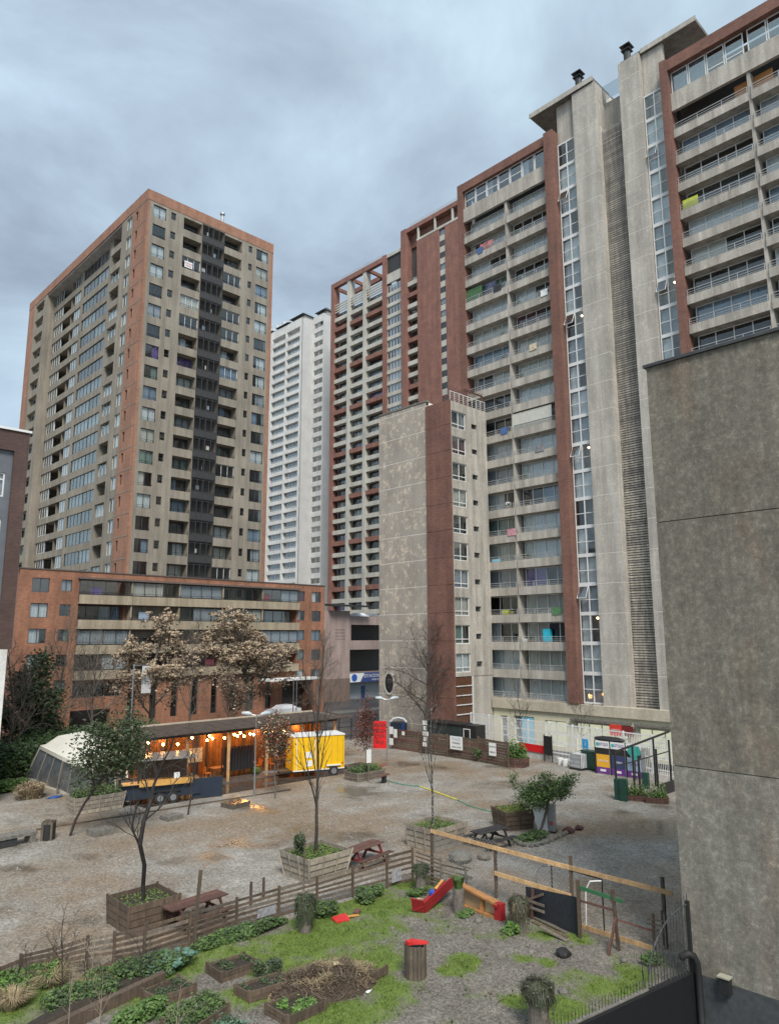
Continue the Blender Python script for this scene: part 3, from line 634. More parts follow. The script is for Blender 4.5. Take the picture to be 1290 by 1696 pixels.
ops.append((a_(29.25), a_(34.6), 3.85, 5.35, .4)); ops.append((a_(25.0), a_(28.2), 0.15, 2.45, .8)); ops.append((a_(29.2), a_(33.4), 0.15, 2.6, .8))
xs = [35.2+i*2.55 for i in range(8)]
for x in xs: ops.append((a_(x), a_(x+0.85), 1.2, 5.3, .35))
ops.append((a_(55.6), a_(60.6), -0.2, 4.6, 2.5))
uniq = []
for o in ops: uniq.append(o)
FA.put('wall', wallgrid(0, AW, -0.3, ztopA, uniq, M_BRO2).mesh('wall'))
for i, z in enumerate(fz[:5]):
    for a0, a1, z0, z1, cc in ((a_(24.55), a_(26.25), z-1.45, z, 2), (a_(27.4), a_(28.5), z-1.25, z-0.05, 2), (a_(60.2), a_(61.75), z-1.4, z, 2), (a_(57.9), a_(59.0), z-1.3, z, 1)):
        window(FA, a0, a1, z0, z1, 0.12, cc, 0, M_FRD, M_GLASS, *rcur((30, 12, 12, 10, 1, 1, 4, 1), 0.25))
M_BALC = concrete('annex_balcony', (0.37, 0.31, 0.22), 0.5, 0.6)
def aslab(W):
    b = MB(); b.box(0, W, 0, 0.14, 0, 0.95, M_BALC); b.box(0, W, 0.14, 1.7, 0, 0.2, M_BALC); return b
for i, z in enumerate(bz):
    n = 5; W = (b1-b0+0.2)/n
    for j in range(n):
        a0 = b0-0.1+j*W
        FA.put('balcony_slab', cached('aslab', lambda: aslab(W-0.02), 'balcony_slab'), a0, -0.55, z)
        FA.put('railing', rail(W-0.06, 0.3, 2, 1.6, M_BLACK, 0.018), a0+0.02, -0.5, z+0.95)
        c, cv = rcur((18, 14, 22, 8, 1, 2, 8, 1), 0.35)
        encl = rnd.random() < 0.45
        window(FA, a0+0.1, a0+W-0.15, z+(1.0 if encl else 0.22), z+2.5, -0.3 if encl else 1.35, 4, 0, M_FRD, M_GLASS, c, cv, name='balcony_door', t=0.05, split=True)
        if j: FA.box('dividing_wall', a0-0.07, a0+0.07, -0.4, 1.5, z+0.2, z+2.55, M_BALC)
    for j in range(0):
        pass
window(FA, a_(29.25), a_(34.6), 3.85, 5.35, 0.3, 5, 0, M_FRD, M_GLASS, None, split=True)
for x in xs: window(FA, a_(x), a_(x+0.85), 1.2, 5.3, 0.25, 1, 2.0, M_FRD, M_GLASS, None, name='tall_window')
FA.box('core_wall', 0.3, AW-0.3, 2.6, 2.8, 0, 16.6, M_DARKIN); FA.box('roof_coping', -0.05, AW+0.05, -0.07, 0.4, ztopA, ztopA+0.12, plain('roof_edge', (0.09, 0.07, 0.06), 0.8))
FA.box('roof_deck', 0, AW, 0.4, 0.69, 16.4, ztopA-0.01, M_BRO2); FA.box('balcony_canopy', b0-0.2, b1+0.2, -0.6, -0.003, bz[0]+2.58, bz[0]+2.78, plain('canopy_brown', (0.12, 0.09, 0.075), 0.8))
FA.box('side_wall', 0, 0.2, 0.003, 12, 0, ztopA-0.02, M_BRO2); FA.box('side_wall', AW-0.2, AW, 0.003, 12, 0, ztopA-0.02, M_BRO2)
FA.box('entrance_canopy', a_(51.5), a_(59.5), -3.2, -0.6, 4.7, 4.95, M_WHT)
for z_, x_, c_ in ((bz[0]+1.0, 52.2, M_RED), (bz[1]+1.0, 36.0, M_CUR[3]), (bz[0]+.9, 30.5, M_CUR[4]), (bz[2]+.9, 30.0, M_WHT), (bz[3]+.9, 44.5, M_CUR[5])):
    FA.put('laundry', MB().box(0, 1.2, 0, 0.03, 0.1, 0.9, c_).mesh('laundry'), a_(x_), 0.1, z_)

# ================================================================== FAR RED TOWER (X=104)
X2 = 104.05
r2 = thing('apartment_tower', 'far red brick tower with an open frame on top, right of the white tower', 'building', (X2, 110, 0))
F3 = Face(r2, 'X', X2, 127.54); c_ = lambda px: 127.54-UX(px, 640, X2).y
def A3(px, py): return 127.54-UX(px, py, X2).y
e0 = 0; e1 = A3(544+540-540, 600)  # brick edge right side
bl = [(1.15, 5.9), (6.9, 11.5), (12.5, 18.2)]
colp = [(5.9, 6.9), (11.5, 12.5)]
ztop3 = 95.2
F3.box('brick_pier', 0, 1.15, -0.3, 1.5, 14, ztop3, M_BRF); F3.box('brick_pier', 18.2, 19.4, -0.3, 1.5, 14, ztop3+0.2, M_BRF)
for a0, a1 in colp: F3.box('pale_column', a0, a1, -0.15, 1.4, 14, ztop3-1.2, M_PALE)
F3.box('roof_beam', 1.15, 18.2, -0.3, 0.6, ztop3-1.2, ztop3, M_BRF); F3.box('roof_beam', 0.3, 18.8, 5.0, 5.6, ztop3-1.2, ztop3-0.1, M_BRF)
for i in range(4): F3.box('roof_crossbeam', 0.3+i*6.0, 0.8+i*6.0, 0.6, 5.0, ztop3-1.1, ztop3-0.3, M_BRF)
for i in range(4): F3.box('louvre', 1.15, 18.2, 0.1, 0.3, 89.3-0.62*i, 89.6-0.62*i, M_PALE)
F3.put('roof_railing', rail(15, 1.0, 4, 1.5, M_PALE), 3.2, 0.2, ztop3)
# floor bands: brick every fourth
base = 41.28-0.4; k = 0
z = base-2.6*10
lv = []
while z < 87: lv.append((z, round((z-base)/2.6) % 4 == 0)); z += 2.6
wcount = 0
for z, br in lv:
    if z < 14: continue
    for a0, a1 in bl:
        if br: F3.box('brick_band', a0, a1, -0.1, 1.2, z, z+1.0, M_BRF)
        else: F3.put('balcony_slab', slab(round(a1-a0, 2), 1.3, 0.95, M_PALE), a0, 0, z)
        if z+2.6 < 88.5:
            c, cv = rcur((20, 14, 20, 8, 1, 2, 4, 1), 0.3); window(F3, a0+0.2, a1-0.1, z+0.3, z+2.5, 1.1, 4, 0, M_FRD, M_GLASS, c, cv, name='balcony_door', t=0.06)
    # window strip
    window(F3, 19.45, 24.2, z+0.85, z+2.55, 0.2, 5, 0, M_FRW, M_GLASSB, *rcur(none=0.3), t=0.08); F3.box('spandrel', 19.4, 24.25, 0.0, 0.4, z-0.02, z+0.82, M_PALE)
F3.box('spandrel', 19.4, 24.25, 0.0, 0.4, 88.2, 90.5, M_PALE); F3.box('roof_screen', 19.4, 24.25, 0.3, 0.5, 90.7, 94.6, M_SCR); F3.box('roof_beam', 19.4, 24.3, 0, 0.4, 94.6, 95.3, M_PALE)
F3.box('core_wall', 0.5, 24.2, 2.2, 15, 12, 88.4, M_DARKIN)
F3.box('rear_block', 19.4, 24.3, 3, 15, 12, 94, M_BRF)
r3 = thing('apartment_tower', 'far red brick tower with blank walls and one thin pale window strip', 'building', (X2, 95, 0))
F4 = Face(r3, 'X', X2, 103.2); d_ = lambda Y: 103.2-Y
F4.box('brick_pier', d_(103.2), d_(101.6), -0.5, 1.5, 14, 98.8, M_BRF)
for z, br in lv:
    if z < 14 or z > 94: continue
    F4.put('balcony_slab', slab(3.0, 1.3, 0.95, M_BRF if br else M_PALE), d_(101.6), -0.1, z)
    window(F4, d_(101.4), d_(98.8), z+0.3, z+2.5, 1.1, 2, 0, M_FRD, M_GLASS, *rcur(none=.4), name='balcony_door')
zz = [88.79-0.9-2.6*i+5.2 for i in range(27)]
F4.put('brick_wall', wallgrid(d_(98.6), d_(86.0), 14, 94.6, [(d_(92.1), d_(90.5), 14.0, 94.4, .3)], M_BRF).mesh('brick_wall'), 0, -0.2, 0)
for z in zz:
    if z < 20: continue
    F4.box('pale_panel', d_(92.1), d_(90.5), 0.0, 0.1, z-1.3, z-0.02, M_PALE)
    window(F4, d_(92.1), d_(90.5), z, z+1.28, 0.0, 1, 0, M_FRD, M_GLASS, M_CUR[2] if rnd.random() < .5 else None, t=0.08, name='strip_window')
F4.box('terrace_beam', d_(101.6), d_(86), -0.3, 0.3, 97.8, 98.8, M_BRF); F4.put('roof_railing', rail(15, 1.0, 4, 1.5, M_PALE), d_(101), 0.2, 98.8)
F4.box('terrace_wall', d_(101.6), d_(86), 1.2, 1.5, 94.6, 97.8, M_BRF); F4.box('terrace_sill', d_(98.6), d_(86), -0.25, 0.2, 94.62, 95.1, M_PALE)
for i in range(3): F4.box('terrace_column', d_(98.4)+i*4.9, d_(98.4)+i*4.9+0.35, -0.2, 0.2, 95.1, 97.8, M_PALE)
F4.box('core_wall', 0.2, d_(86), 1.6, 15, 12, 97.7, M_DARKIN); F4.box('roof_slab', 0.1, d_(86), 0.3, 15, 97.72, 98.0, M_BRF)

# ================================================================== WHITE TOWER
XW = 107.0
r4 = thing('apartment_tower', 'white high rise with dark tilted roof caps far behind the brown tower', 'building', (XW+3, 150, 0))
Yr = UX(500.6, 525, XW).y; Yl = UX(440, 560, XW).y
F5 = Face(r4, 'X', XW, Yl); w_ = lambda px, py: Yl-UX(px, py, XW).y
zw = UX(500.6, 525, XW).z
aR = Yl-Yr; aM = w_(474.5, 545); aL = w_(450, 560)
ops = []
ztw = UX(485, 546, XW).z
for i in range(28):
    z = ztw-2.6*i
    ops += [(aM+0.3, aR-0.9, z-1.65, z, 1.2), (aL+0.5, aM-0.35, z-1.65, z, 1.2)]
    for a0, a1 in ((aM+0.3, aR-0.9), (aL+0.5, aM-0.35)):
        if i: window(F5, a0, a1, z-1.6, z, 0.55, 4, 0, M_FRW, M_GLASSB, *rcur((30, 10, 30, 12, 0, 0, 6, 2), .1), name='balcony_door', t=0.07)
        F5.put('railing', rail(a1-a0-.02, 0.35, 2, 1.6, M_FRW), a0+.01, 0.05, z-1.62)
F5.put('wall', wallgrid(aL-6, aR, 14, zw, ops, M_WHITE).mesh('wall')); F5.box('core_wall', aL-5.8, aR-0.2, 1.3, 2, 12, zw-2, M_CUR[2])
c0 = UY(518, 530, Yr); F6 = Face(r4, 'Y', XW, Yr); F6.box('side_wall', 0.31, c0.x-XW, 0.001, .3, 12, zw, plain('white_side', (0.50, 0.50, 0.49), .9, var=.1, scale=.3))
Yr2 = UX(536.5, 520, c0.x).y; zw2 = UX(536.5, 520, c0.x).z+0.4
F7 = Face(r4, 'X', c0.x, Yr); ops = []
for i in range(29):
    z = UX(527, 534, c0.x).z-2.6*i; ops.append((0.7, Yr-Yr2-0.3, z-1.4, z, .3))
    window(F7, 0.7, Yr-Yr2-0.3, z-1.4, z, 0.15, 2, 0, M_FRW, M_GLASSB, *rcur((20, 10, 30, 12, 0, 0, 6, 6), .35), t=0.08)
F7.put('wall', wallgrid(0, Yr-Yr2, 12, zw2, ops, M_WHITE).mesh('wall')); F7.box('core_wall', .2, Yr-Yr2-.1, .5, 1, 12, zw2-1, M_DARKIN)
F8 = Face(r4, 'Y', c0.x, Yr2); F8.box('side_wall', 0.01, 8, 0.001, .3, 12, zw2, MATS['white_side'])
M_CAP = plain('dark_roof', (0.05, 0.05, 0.055), 0.6)
for Fq, a0, a1, z in ((F5, aR-6.5, aR+0.5, zw), (F5, aM-6, aM+1, zw-0.4), (F7, 0.3, Yr-Yr2+0.6, zw2), (F5, aL-8, aL+.5, zw-.5)):
    W = a1-a0; b = MB(); b.hexa([(W*.15, -0.3, 0.91), (W, -0.3, 0.91), (W, 4, 0.91), (W*.15, 4, 0.91), (W*.75, 1.0, 2.0), (W*.8, 1.0, 2.0), (W*.8, 1.4, 2.0), (W*.75, 1.4, 2.0)], M_CAP); b.box(.5, W-.5, 0.9, 4, 0, .9, M_WHITE)
    Fq.put('roof_cap', b.mesh('roof_cap'), a0, 0, z)
for i in range(7):
    b = MB(); 
    for j in range(10):
        t0, t1 = 2*math.pi*j/10, 2*math.pi*(j+1)/10; b.poly([(0, 0.12, 1.4), (math.cos(t0)*.6, 0, 1.4+math.sin(t0)*.6), (math.cos(t1)*.6, 0, 1.4+math.sin(t1)*.6)], M_WHT)
    b.tube([(0, .15, 0), (0, .15, 1.4)], .05, 4, M_STEEL); F5.put('satellite_dish', b.mesh('satellite_dish'), aR-7-i*1.6, .6, zw+(.5 if i % 2 else 0))

# ================================================================== CAR PARK
YP = 90.0
rp = thing('parking_building', 'low pinkish concrete car park with dark open decks between the annex and the gable', 'building', (80, YP, 0))
FPk = Face(rp, 'Y', 0, YP)
X0, X1_, X3 = UY(540, 1010, YP).x, UY(577, 1021, YP).x, 90.0
M_PINK = concrete('pink_concrete', (0.36, 0.27, 0.24), 0.6, 0.5)
zt1 = UY(600, 1021, YP).z
def zz_(y): return UY(600, y, YP).z
ops = [(X1_+0.6, X3-0.3, zz_(1061), zz_(1035), 1.0), (X1_+0.2, X3-0.3, zz_(1114), zz_(1076), 1.0), (X1_+.1, X3-.3, -0.6, zz_(1131), 1.5)]
FPk.put('wall', wallgrid(X1_, X3, -1, zt1, ops, M_PINK).mesh('wall')); FPk.box('blank_wall', X0-3, X1_, -0.4, 6, 3.5, zt1+0.8, M_PINK)
FPk.box('brown_base', X0-3, X1_, -0.5, 6, -0.6, 3.5, concrete('brown_base', (0.20, 0.14, 0.11)))
for i in range(20):
    FPk.box('vent_hole', X1_-3+(i % 5)*0.42, X1_-3+(i % 5)*0.42+.16, -0.44, -0.4, 9.6+(i//5)*0.5, 9.75+(i//5)*0.5, M_DARKIN)
FPk.box('rear_wall', X1_, X3, 5, 5.3, 0, zt1-.1, M_DARKIN)
for y in (1061, 1114): FPk.box('deck', X1_, X3, 0.3, 5, zz_(y)-.3, zz_(y), M_PINK)
FPk.box('top_deck', X1_, X3, .3, 5, zt1-1.0, zt1-.8, M_PINK)
FPk.box('pharmacy_front', X1_+.2, X3-.5, 1.5, 1.6, -0.5, zz_(1131), plain('grey_shopfront', (0.30, 0.32, 0.33), .6))
FPk.box('blue_door', X1_+4.2, X1_+5.0, 1.42, 1.5, -.4, 2.0, plain('deep_blue', (0.02, 0.06, 0.16), .5))
rf = MB(); rf.hexa([(-4, -3, .2), (4.5, -3, .2), (4.5, 3, .6), (-4, 3, .6), (-4, -3, .5), (4.5, -3, .5), (4.5, 3, .9), (-4, 3, .9)], M_BLACK); FPk.put('ramp_roof', rf.mesh('ramp_roof'), X1_-1, 1, zt1+1.2)
t = thing('parking_sign', 'blue and white parking sign band above the car park entrance', 'sign', (X1_, YP-0.3, zz_(1122)))
W = X3-X1_-2; part('board', MB().box(0, W, 0, .12, -.75, .75, plain('navy_sign', (0.03, 0.05, 0.17), .5)), t); part('white_patch', MB().hexa([(.1, -.01, -.7), (2.4, -.01, -.7), (2.4, 0, -.7), (.1, 0, -.7), (.1, -.01, .7), (3.3, -.01, .7), (3.3, 0, .7), (.1, 0, .7)], M_WHT), t)
b = MB(); b.tube([(1.1, -.03, 0), (1.1, -.012, 0)], .6, 20, plain('logo_blue', (0.02, 0.08, 0.35), .5)); part('round_logo', b, t)
textob('lettering', 'ESTACIONAMIENTO', .75, (6.6, -.02, .2), 0, M_WHT, t); textob('lettering', 'PUBLICO 24 HRS', .4, (6.4, -.02, -.42), 0, M_WHT, t)

# ================================================================== DARK BUILDING far left
YD = 50.0
PD = UY(50, 718, YD)
rd = thing('office_building', 'dark brick building with grey panels and white framed windows at the left edge', 'building', (PD.x-6, YD+5, 0))
FD = Face(rd, 'Y', PD.x-14, YD); zd = PD.z
M_BRD = brick('dark_brick', (0.095, 0.052, 0.042), (0.07, 0.038, 0.032), (0.09, 0.075, 0.07)); M_GP = plain('grey_panel', (0.12, 0.13, 0.145), .5, var=.12, scale=1.5)
zb = 9.3; WD = 14.0; rD = 0.85
FD.put('brick_wall', wallgrid(0, WD, zb, zd, [(1, WD-rD, zb+0.9, zd-1.35, .35)], M_BRD).mesh('brick_wall')); FD.box('roof_coping', -.1, WD+.1, -.12, .5, zd, zd+.15, M_WHT)
ops = []
for i in range(3):
    z1 = UY(15, 780, YD).z-3.05*i-0.1
    for j in range(3): ops.append((WD-4.0-j*3.6, WD-1.22-j*3.6, z1-1.6, z1, .15))
FD.put('grey_panel', wallgrid(1, WD-rD, zb+0.9, zd-1.35, ops, M_GP).mesh('grey_panel'), 0, .25, 0)
for n_, o_ in enumerate(ops): window(FD, o_[0], o_[1], o_[2], o_[3], .32, 3, 1.15, M_FRW, M_GLASS, M_CUR[2], .66, t=.09, split=True)
FD.box('core_wall', .2, WD-.2, 1.4, 12, 0, zd-.3, M_DARKIN); FD.box('side_wall', WD-.3, WD, .003, 14, zb, zd-.003, M_BRD)
FD.box('white_base', -2, WD-.25, -.05, 13, 0, zb, M_WHITE)
FD.box('lilac_wall', WD-.32, WD+.4, 6, 20, 0, 17.0, plain('lilac_render', (0.33, 0.34, 0.46), .8))

# ================================================================== GREY WALL right
XG = 22.3
Pc = UX(1070, 610, XG)
rgw = thing('rendered_building', 'windowless mottled grey rendered wall filling the right edge', 'building', (XG, Pc.y-5, 0))
FW = Face(rgw, 'X', XG, Pc.y)
zc = Pc.z; j1 = UX(1085, 866, XG).z; j2 = UX(1115, 1268, XG).z; j3 = UX(1160, 1615, XG).z
FW.box('wall_core', .03, 16, .06, 10, -3.2, zc-.01, plain('joint_dark', (0.17, .155, .13), .9))
M_GREYL = render_mat('grey_render_low', (0.215, 0.20, 0.168))
for z0, z1, mt in ((j1+.015, zc, M_GREYW), (j2+.015, j1-.015, M_GREYW), (j3, j2-.015, M_GREYL)): FW.box('render_panel', 0, 16, 0, .3, z0, z1, mt)
FW.box('dark_base', .01, 16, -.01, .3, -3.2, j3-.01, plain('dark_base_paint', (0.055, 0.06, 0.062), .7, var=.25, scale=6))
FW.box('roof_flashing', -.08, 16, -.1, .4, zc, zc+.1, plain('flashing', (0.07, 0.07, 0.07), .5, .5))
YCOR = Pc.y
from mathutils import noise as mn
# ================================================================== GROUND
def ground_mat():
    b = NB('wet_gravel'); big = b.noise(0.13, 6, 0.62); mid = b.noise(0.5, 8, 0.68); fine = b.noise(9, 5, 0.75); peb = b.n('ShaderNodeTexVoronoi'); peb.inputs['Scale'].default_value = 11; b.l(b.pos, peb.inputs['Vector'])
    c = b.ramp(mid, [(0.3, (0.185, 0.165, 0.138)), (0.5, (0.25, 0.23, 0.197)), (0.68, (0.33, 0.312, 0.28))])
    mud = b.ramp(big, [(0.44, (0, 0, 0)), (0.60, (1, 1, 1))]); c = b.mix(mud, c, (0.21, 0.16, 0.11))
    c = b.mix(0.75, c, b.ramp(peb.outputs['Color'], [(0.1, (0.55, 0.56, 0.58)), (0.9, (1.4, 1.4, 1.4))]), 'MULTIPLY')
    c = b.mix(0.8, c, b.ramp(fine, [(0.3, (0.55, 0.55, 0.55)), (0.7, (1.35, 1.35, 1.35))]), 'MULTIPLY')
    pud = b.noise(0.22, 4, 0.55, mul=(1, 0.8, 1)); pm = b.ramp(pud, [(0.57, 0.0), (0.65, 1.0)])
    c = b.mix(pm, c, b.mix(0.5, c, (0.07, 0.055, 0.04))); b.col(c)
    b.rough(b.ramp(pud, [(0.52, 0.88), (0.65, 0.2)])); rut = b.noise(0.9, 4, 0.6, mul=(1, 2.2, 1)); fine = b.mix(0.5, fine, rut); h = b.mix(pm, b.mix(0.5, fine, peb.outputs['Distance']), (0.5, 0.5, 0.5)); b.bump(h, 0.55, 0.03); return b.m
M_GRAVEL = ground_mat()
def asphalt():
    b = NB('wet_asphalt'); f = b.noise(6, 5, 0.7); g_ = b.noise(0.3, 4, 0.6); c = b.mix(0.6, b.ramp(g_, [(0.3, (0.055, 0.055, 0.057)), (0.7, (0.10, 0.098, 0.095))]), b.ramp(f, [(0.3, 0.6), (0.7, 1.3)]), 'MULTIPLY'); b.col(c); b.rough(b.ramp(g_, [(0.4, 0.5), (0.65, 0.2)])); return b.m
M_ASPH = asphalt()
C1 = G(1140, 1605, 0.5); C0 = G(940, 1696, 0.5); dl = (C0-C1).normalized(); C9 = C0+dl*12; C9 = Vector((C9.x, C9.y, 0)); 
CR = Vector((XG+0.2, C1.y, 0)); CL = Vector((C1.x-16, C1.y+(C0.y-C1.y)/(C0.x-C1.x)*(-16), 0))
gm = MB(); gm.poly([(CL.x, CL.y, 0), (CR.x, CR.y, 0), (600, CR.y, 0), (600, 600, 0), (-400, 600, 0), (-400, CL.y, 0)], M_GRAVEL); struct('ground', gm.mesh('ground'))
lc = MB(); lc.poly([(-400, -100, -3.2), (60, -100, -3.2), (60, 12.5, -3.2), (-400, 12.5, -3.2)], plain('court_paving', (0.08, 0.08, 0.08), .7)); struct('lower_yard', lc.mesh('lower_yard'))
st = MB(); st.poly([(-60, 56, .004), (200, 56, .004), (200, 74.5, .004), (-60, 74.5, .004)], M_ASPH); struct('street', st.mesh('street'))
st = MB(); st.poly([(64, 74.6, .006), (200, 74.6, .006), (200, 300, .006), (64, 300, .006)], M_ASPH); struct('side_street', st.mesh('side_street'))
st = MB(); st.box(-60, 200, 74.5, 77.2, -.1, .13, M_STONE); struct('pavement', st.mesh('pavement'))
st = MB(); st.box(53.6, 56.9, 10, 44.4, -.1, .0, M_STONE); st.box(48.3, 60, 44.5, 54, -.1, .008, M_STONE); struct('courtyard_paving', st.mesh('courtyard_paving'))
# garden
blobs = [(600, 1500, 2.6), (660, 1455, 2.0), (560, 1545, 2.6), (500, 1570, 1.8), (470, 1600, 1.6), (600, 1600, 1.5), (640, 1640, 1.3), (560, 1680, 1.4), (400, 1590, 1.4), (350, 1570, 1.2), (1000, 1640, 1.3), (930, 1680, 1.0), (1050, 1615, 0.7), (910, 1545, 1.0), (960, 1555, .6), (640, 1500, 1.6), (770, 1595, .7), (740, 1610, .5), (870, 1590, .5), (900, 1595, .4), (300, 1600, 1.2), (240, 1640, 1.5), (60, 1650, 1.8), (20, 1640, 1.6), (420, 1650, 1.0), (860, 1660, .5), (720, 1455, .8)]
BL = [(G(x, y), r) for x, y, r in blobs]
def gdens(x, y):
    d = 0.0
    for p, r in BL:
        q = math.hypot(x-p.x, y-p.y)/r
        if q < 1.4: d = max(d, 1.3-q)
    n_ = mn.noise(Vector((x*0.9, y*0.9, 0.3)))*0.55+mn.noise(Vector((x*2.7, y*2.7, 1.3)))*0.35
    return max(0.0, min(1.0, d+n_-0.12))
gx0, gx1, gy0, gy1 = 2.0, 25.2, 9.5, 23.6; stp = 0.13
nx, ny = int((gx1-gx0)/stp)+1, int((gy1-gy0)/stp)+1
gv = []; gc = []; gf = []
def gz(x, y): return 0.01+0.035*(mn.noise(Vector((x*.8, y*.8, 5)))+.5)+0.02*max(0, mn.noise(Vector((x*3, y*3, 2))))
def inside(x, y):
    yl = C1.y+(C0.y-C1.y)/(C0.x-C1.x)*(x-C1.x); yf = 22.5+max(0, (11-x)*0.35)
    return y > yl+0.06 and y < yf-0.05 and not (x > 23.65) 
idx = {}
for j in range(ny):
    for i in range(nx):
        x, y = gx0+i*stp, gy0+j*stp; idx[(i, j)] = len(gv); gv.append((x, y, gz(x, y))); gc.append(gdens(x, y))
for j in range(ny-1):
    for i in range(nx-1):
        if inside(gx0+(i+.5)*stp, gy0+(j+.5)*stp): gf.append((idx[(i, j)], idx[(i+1, j)], idx[(i+1, j+1)], idx[(i, j+1)]))
me = bpy.data.meshes.new('garden_soil'); me.from_pydata(gv, [], gf)
at = me.attributes.new('moss', 'FLOAT', 'POINT'); at.data.foreach_set('value', gc)
b = NB('garden_earth'); f1 = b.noise(1.2, 5, 0.6); f2 = b.noise(14, 5, 0.75); vo = b.n('ShaderNodeTexVoronoi'); vo.inputs['Scale'].default_value = 16; b.l(b.pos, vo.inputs['Vector'])
c = b.ramp(f1, [(0.3, (0.115, 0.10, 0.082)), (0.7, (0.19, 0.172, 0.145))]); c = b.mix(0.8, c, b.ramp(vo.outputs['Color'], [(0.1, (0.45, 0.45, 0.45)), (0.9, (1.6, 1.6, 1.6))]), 'MULTIPLY'); c = b.mix(0.7, c, b.ramp(f2, [(0.3, 0.55), (0.7, 1.35)]), 'MULTIPLY')
an = b.n('ShaderNodeAttribute', attribute_name='moss'); ad = b.n('ShaderNodeMath', operation='MULTIPLY_ADD'); b.l(f2, ad.inputs[0]); ad.inputs[1].default_value = 0.7; b.l(an.outputs['Fac'], ad.inputs[2])
ms_ = b.ramp(ad.outputs[0], [(0.50, (0, 0, 0)), (1.25, (1, 1, 1))]); gr_ = b.ramp(b.noise(2.5, 4, .6), [(0.3, (0.09, 0.135, 0.028)), (0.7, (0.155, 0.215, 0.042))])
c = b.mix(ms_, c, gr_); b.col(c); b.rough(0.8); b.bump(b.mix(0.5, f2, vo.outputs['Distance']), 0.6, 0.03)
me.materials.append(b.m); me.polygons.foreach_set('use_smooth', [True]*len(me.polygons)); struct('garden_soil', me)
# short grass
M_GRASS = leafmat('short_grass', (0.105, 0.16, 0.028), (0.19, 0.265, 0.048), .7, .3)
V = []; Fq = []
rg_ = random.Random(3)
cnt = 0
while cnt < 52000:
    x, y = rg_.uniform(gx0, 23.6), rg_.uniform(gy0, 23.4); 
    if not inside(x, y) or rg_.random() > gdens(x, y)**1.3: cnt += 0.02; continue
    cnt += 1; a = rg_.uniform(0, 6.28); h = rg_.uniform(.02, .06)*(1+1.3*max(0, mn.noise(Vector((x*2.2, y*2.2, 8))))); w_2 = .011; ca, sa = math.cos(a)*w_2, math.sin(a)*w_2; lx, ly = rg_.gauss(0, .025), rg_.gauss(0, .025); z = gz(x, y); i = len(V)
    V += [(x-ca, y-sa, z), (x+ca, y+sa, z), (x+lx, y+ly, z+h)]; Fq.append((i, i+1, i+2))
me = bpy.data.meshes.new('grass'); me.from_pydata(V, [], Fq); me.materials.append(M_GRASS)
o = ob('grass', me, kind='stuff'); o['label'] = 'patches of bright short green grass in the garden'; o['category'] = 'grass'
# pebbles
def pebbles(name, label, n, region, smin, smax, mat, seed):
    rg = random.Random(seed); V = []; Fq = []; k = 0
    while k < n:
        x, y = region(rg)
        if x is None: continue
        s = rg.uniform(smin, smax)*(1+2*(rg.random() < .03)); a = rg.uniform(0, 6.28); i = len(V); z = 0.0 if y > 22.6 or x > 23.7 else gz(x, y)-.005
        pts = [(math.cos(a+t)*s*rg.uniform(.7, 1.2), math.sin(a+t)*s*rg.uniform(.7, 1.2)) for t in (0, 1.57, 3.14, 4.71)]
        V += [(x+p[0], y+p[1], z) for p in pts]+[(x+p[0]*.5, y+p[1]*.5, z+s*rg.uniform(.4, .8)) for p in pts]
        Fq += [(i, i+1, i+5, i+4), (i+1, i+2, i+6, i+5), (i+2, i+3, i+7, i+6), (i+3, i, i+4, i+7), (i+4, i+5, i+6, i+7)]; k += 1
    me = bpy.data.meshes.new(name); me.from_pydata(V, [], Fq); me.materials.append(mat)
    o = ob(name, me, kind='stuff'); o['label'] = label; o['category'] = 'gravel'
def reg1(rg):
    x, y = rg.uniform(8, 23.6), rg.uniform(10.3, 22.4)
    return (x, y) if inside(x, y) and gdens(x, y) < .45 else (None, None)
pebbles('gravel', 'loose grey stones scattered over the bare garden earth', 9000, reg1, .012, .035, M_STONE, 5)
def reg2(rg):
    x, y = rg.uniform(8, 34), rg.uniform(12, 36)
    if y < 22.9 and x < 24: return None, None
    return (x, y) if mn.noise(Vector((x*.25, y*.25, 9))) > -.1 and rg.random() < 1.2-math.hypot(x-14, y-26)/30 else (None, None)
pebbles('gravel', 'loose grey gravel scattered over the wet plaza', 16000, reg2, .008, .022, plain('plaza_stone', (0.25, 0.235, 0.215), .7, var=.5, scale=9), 6)

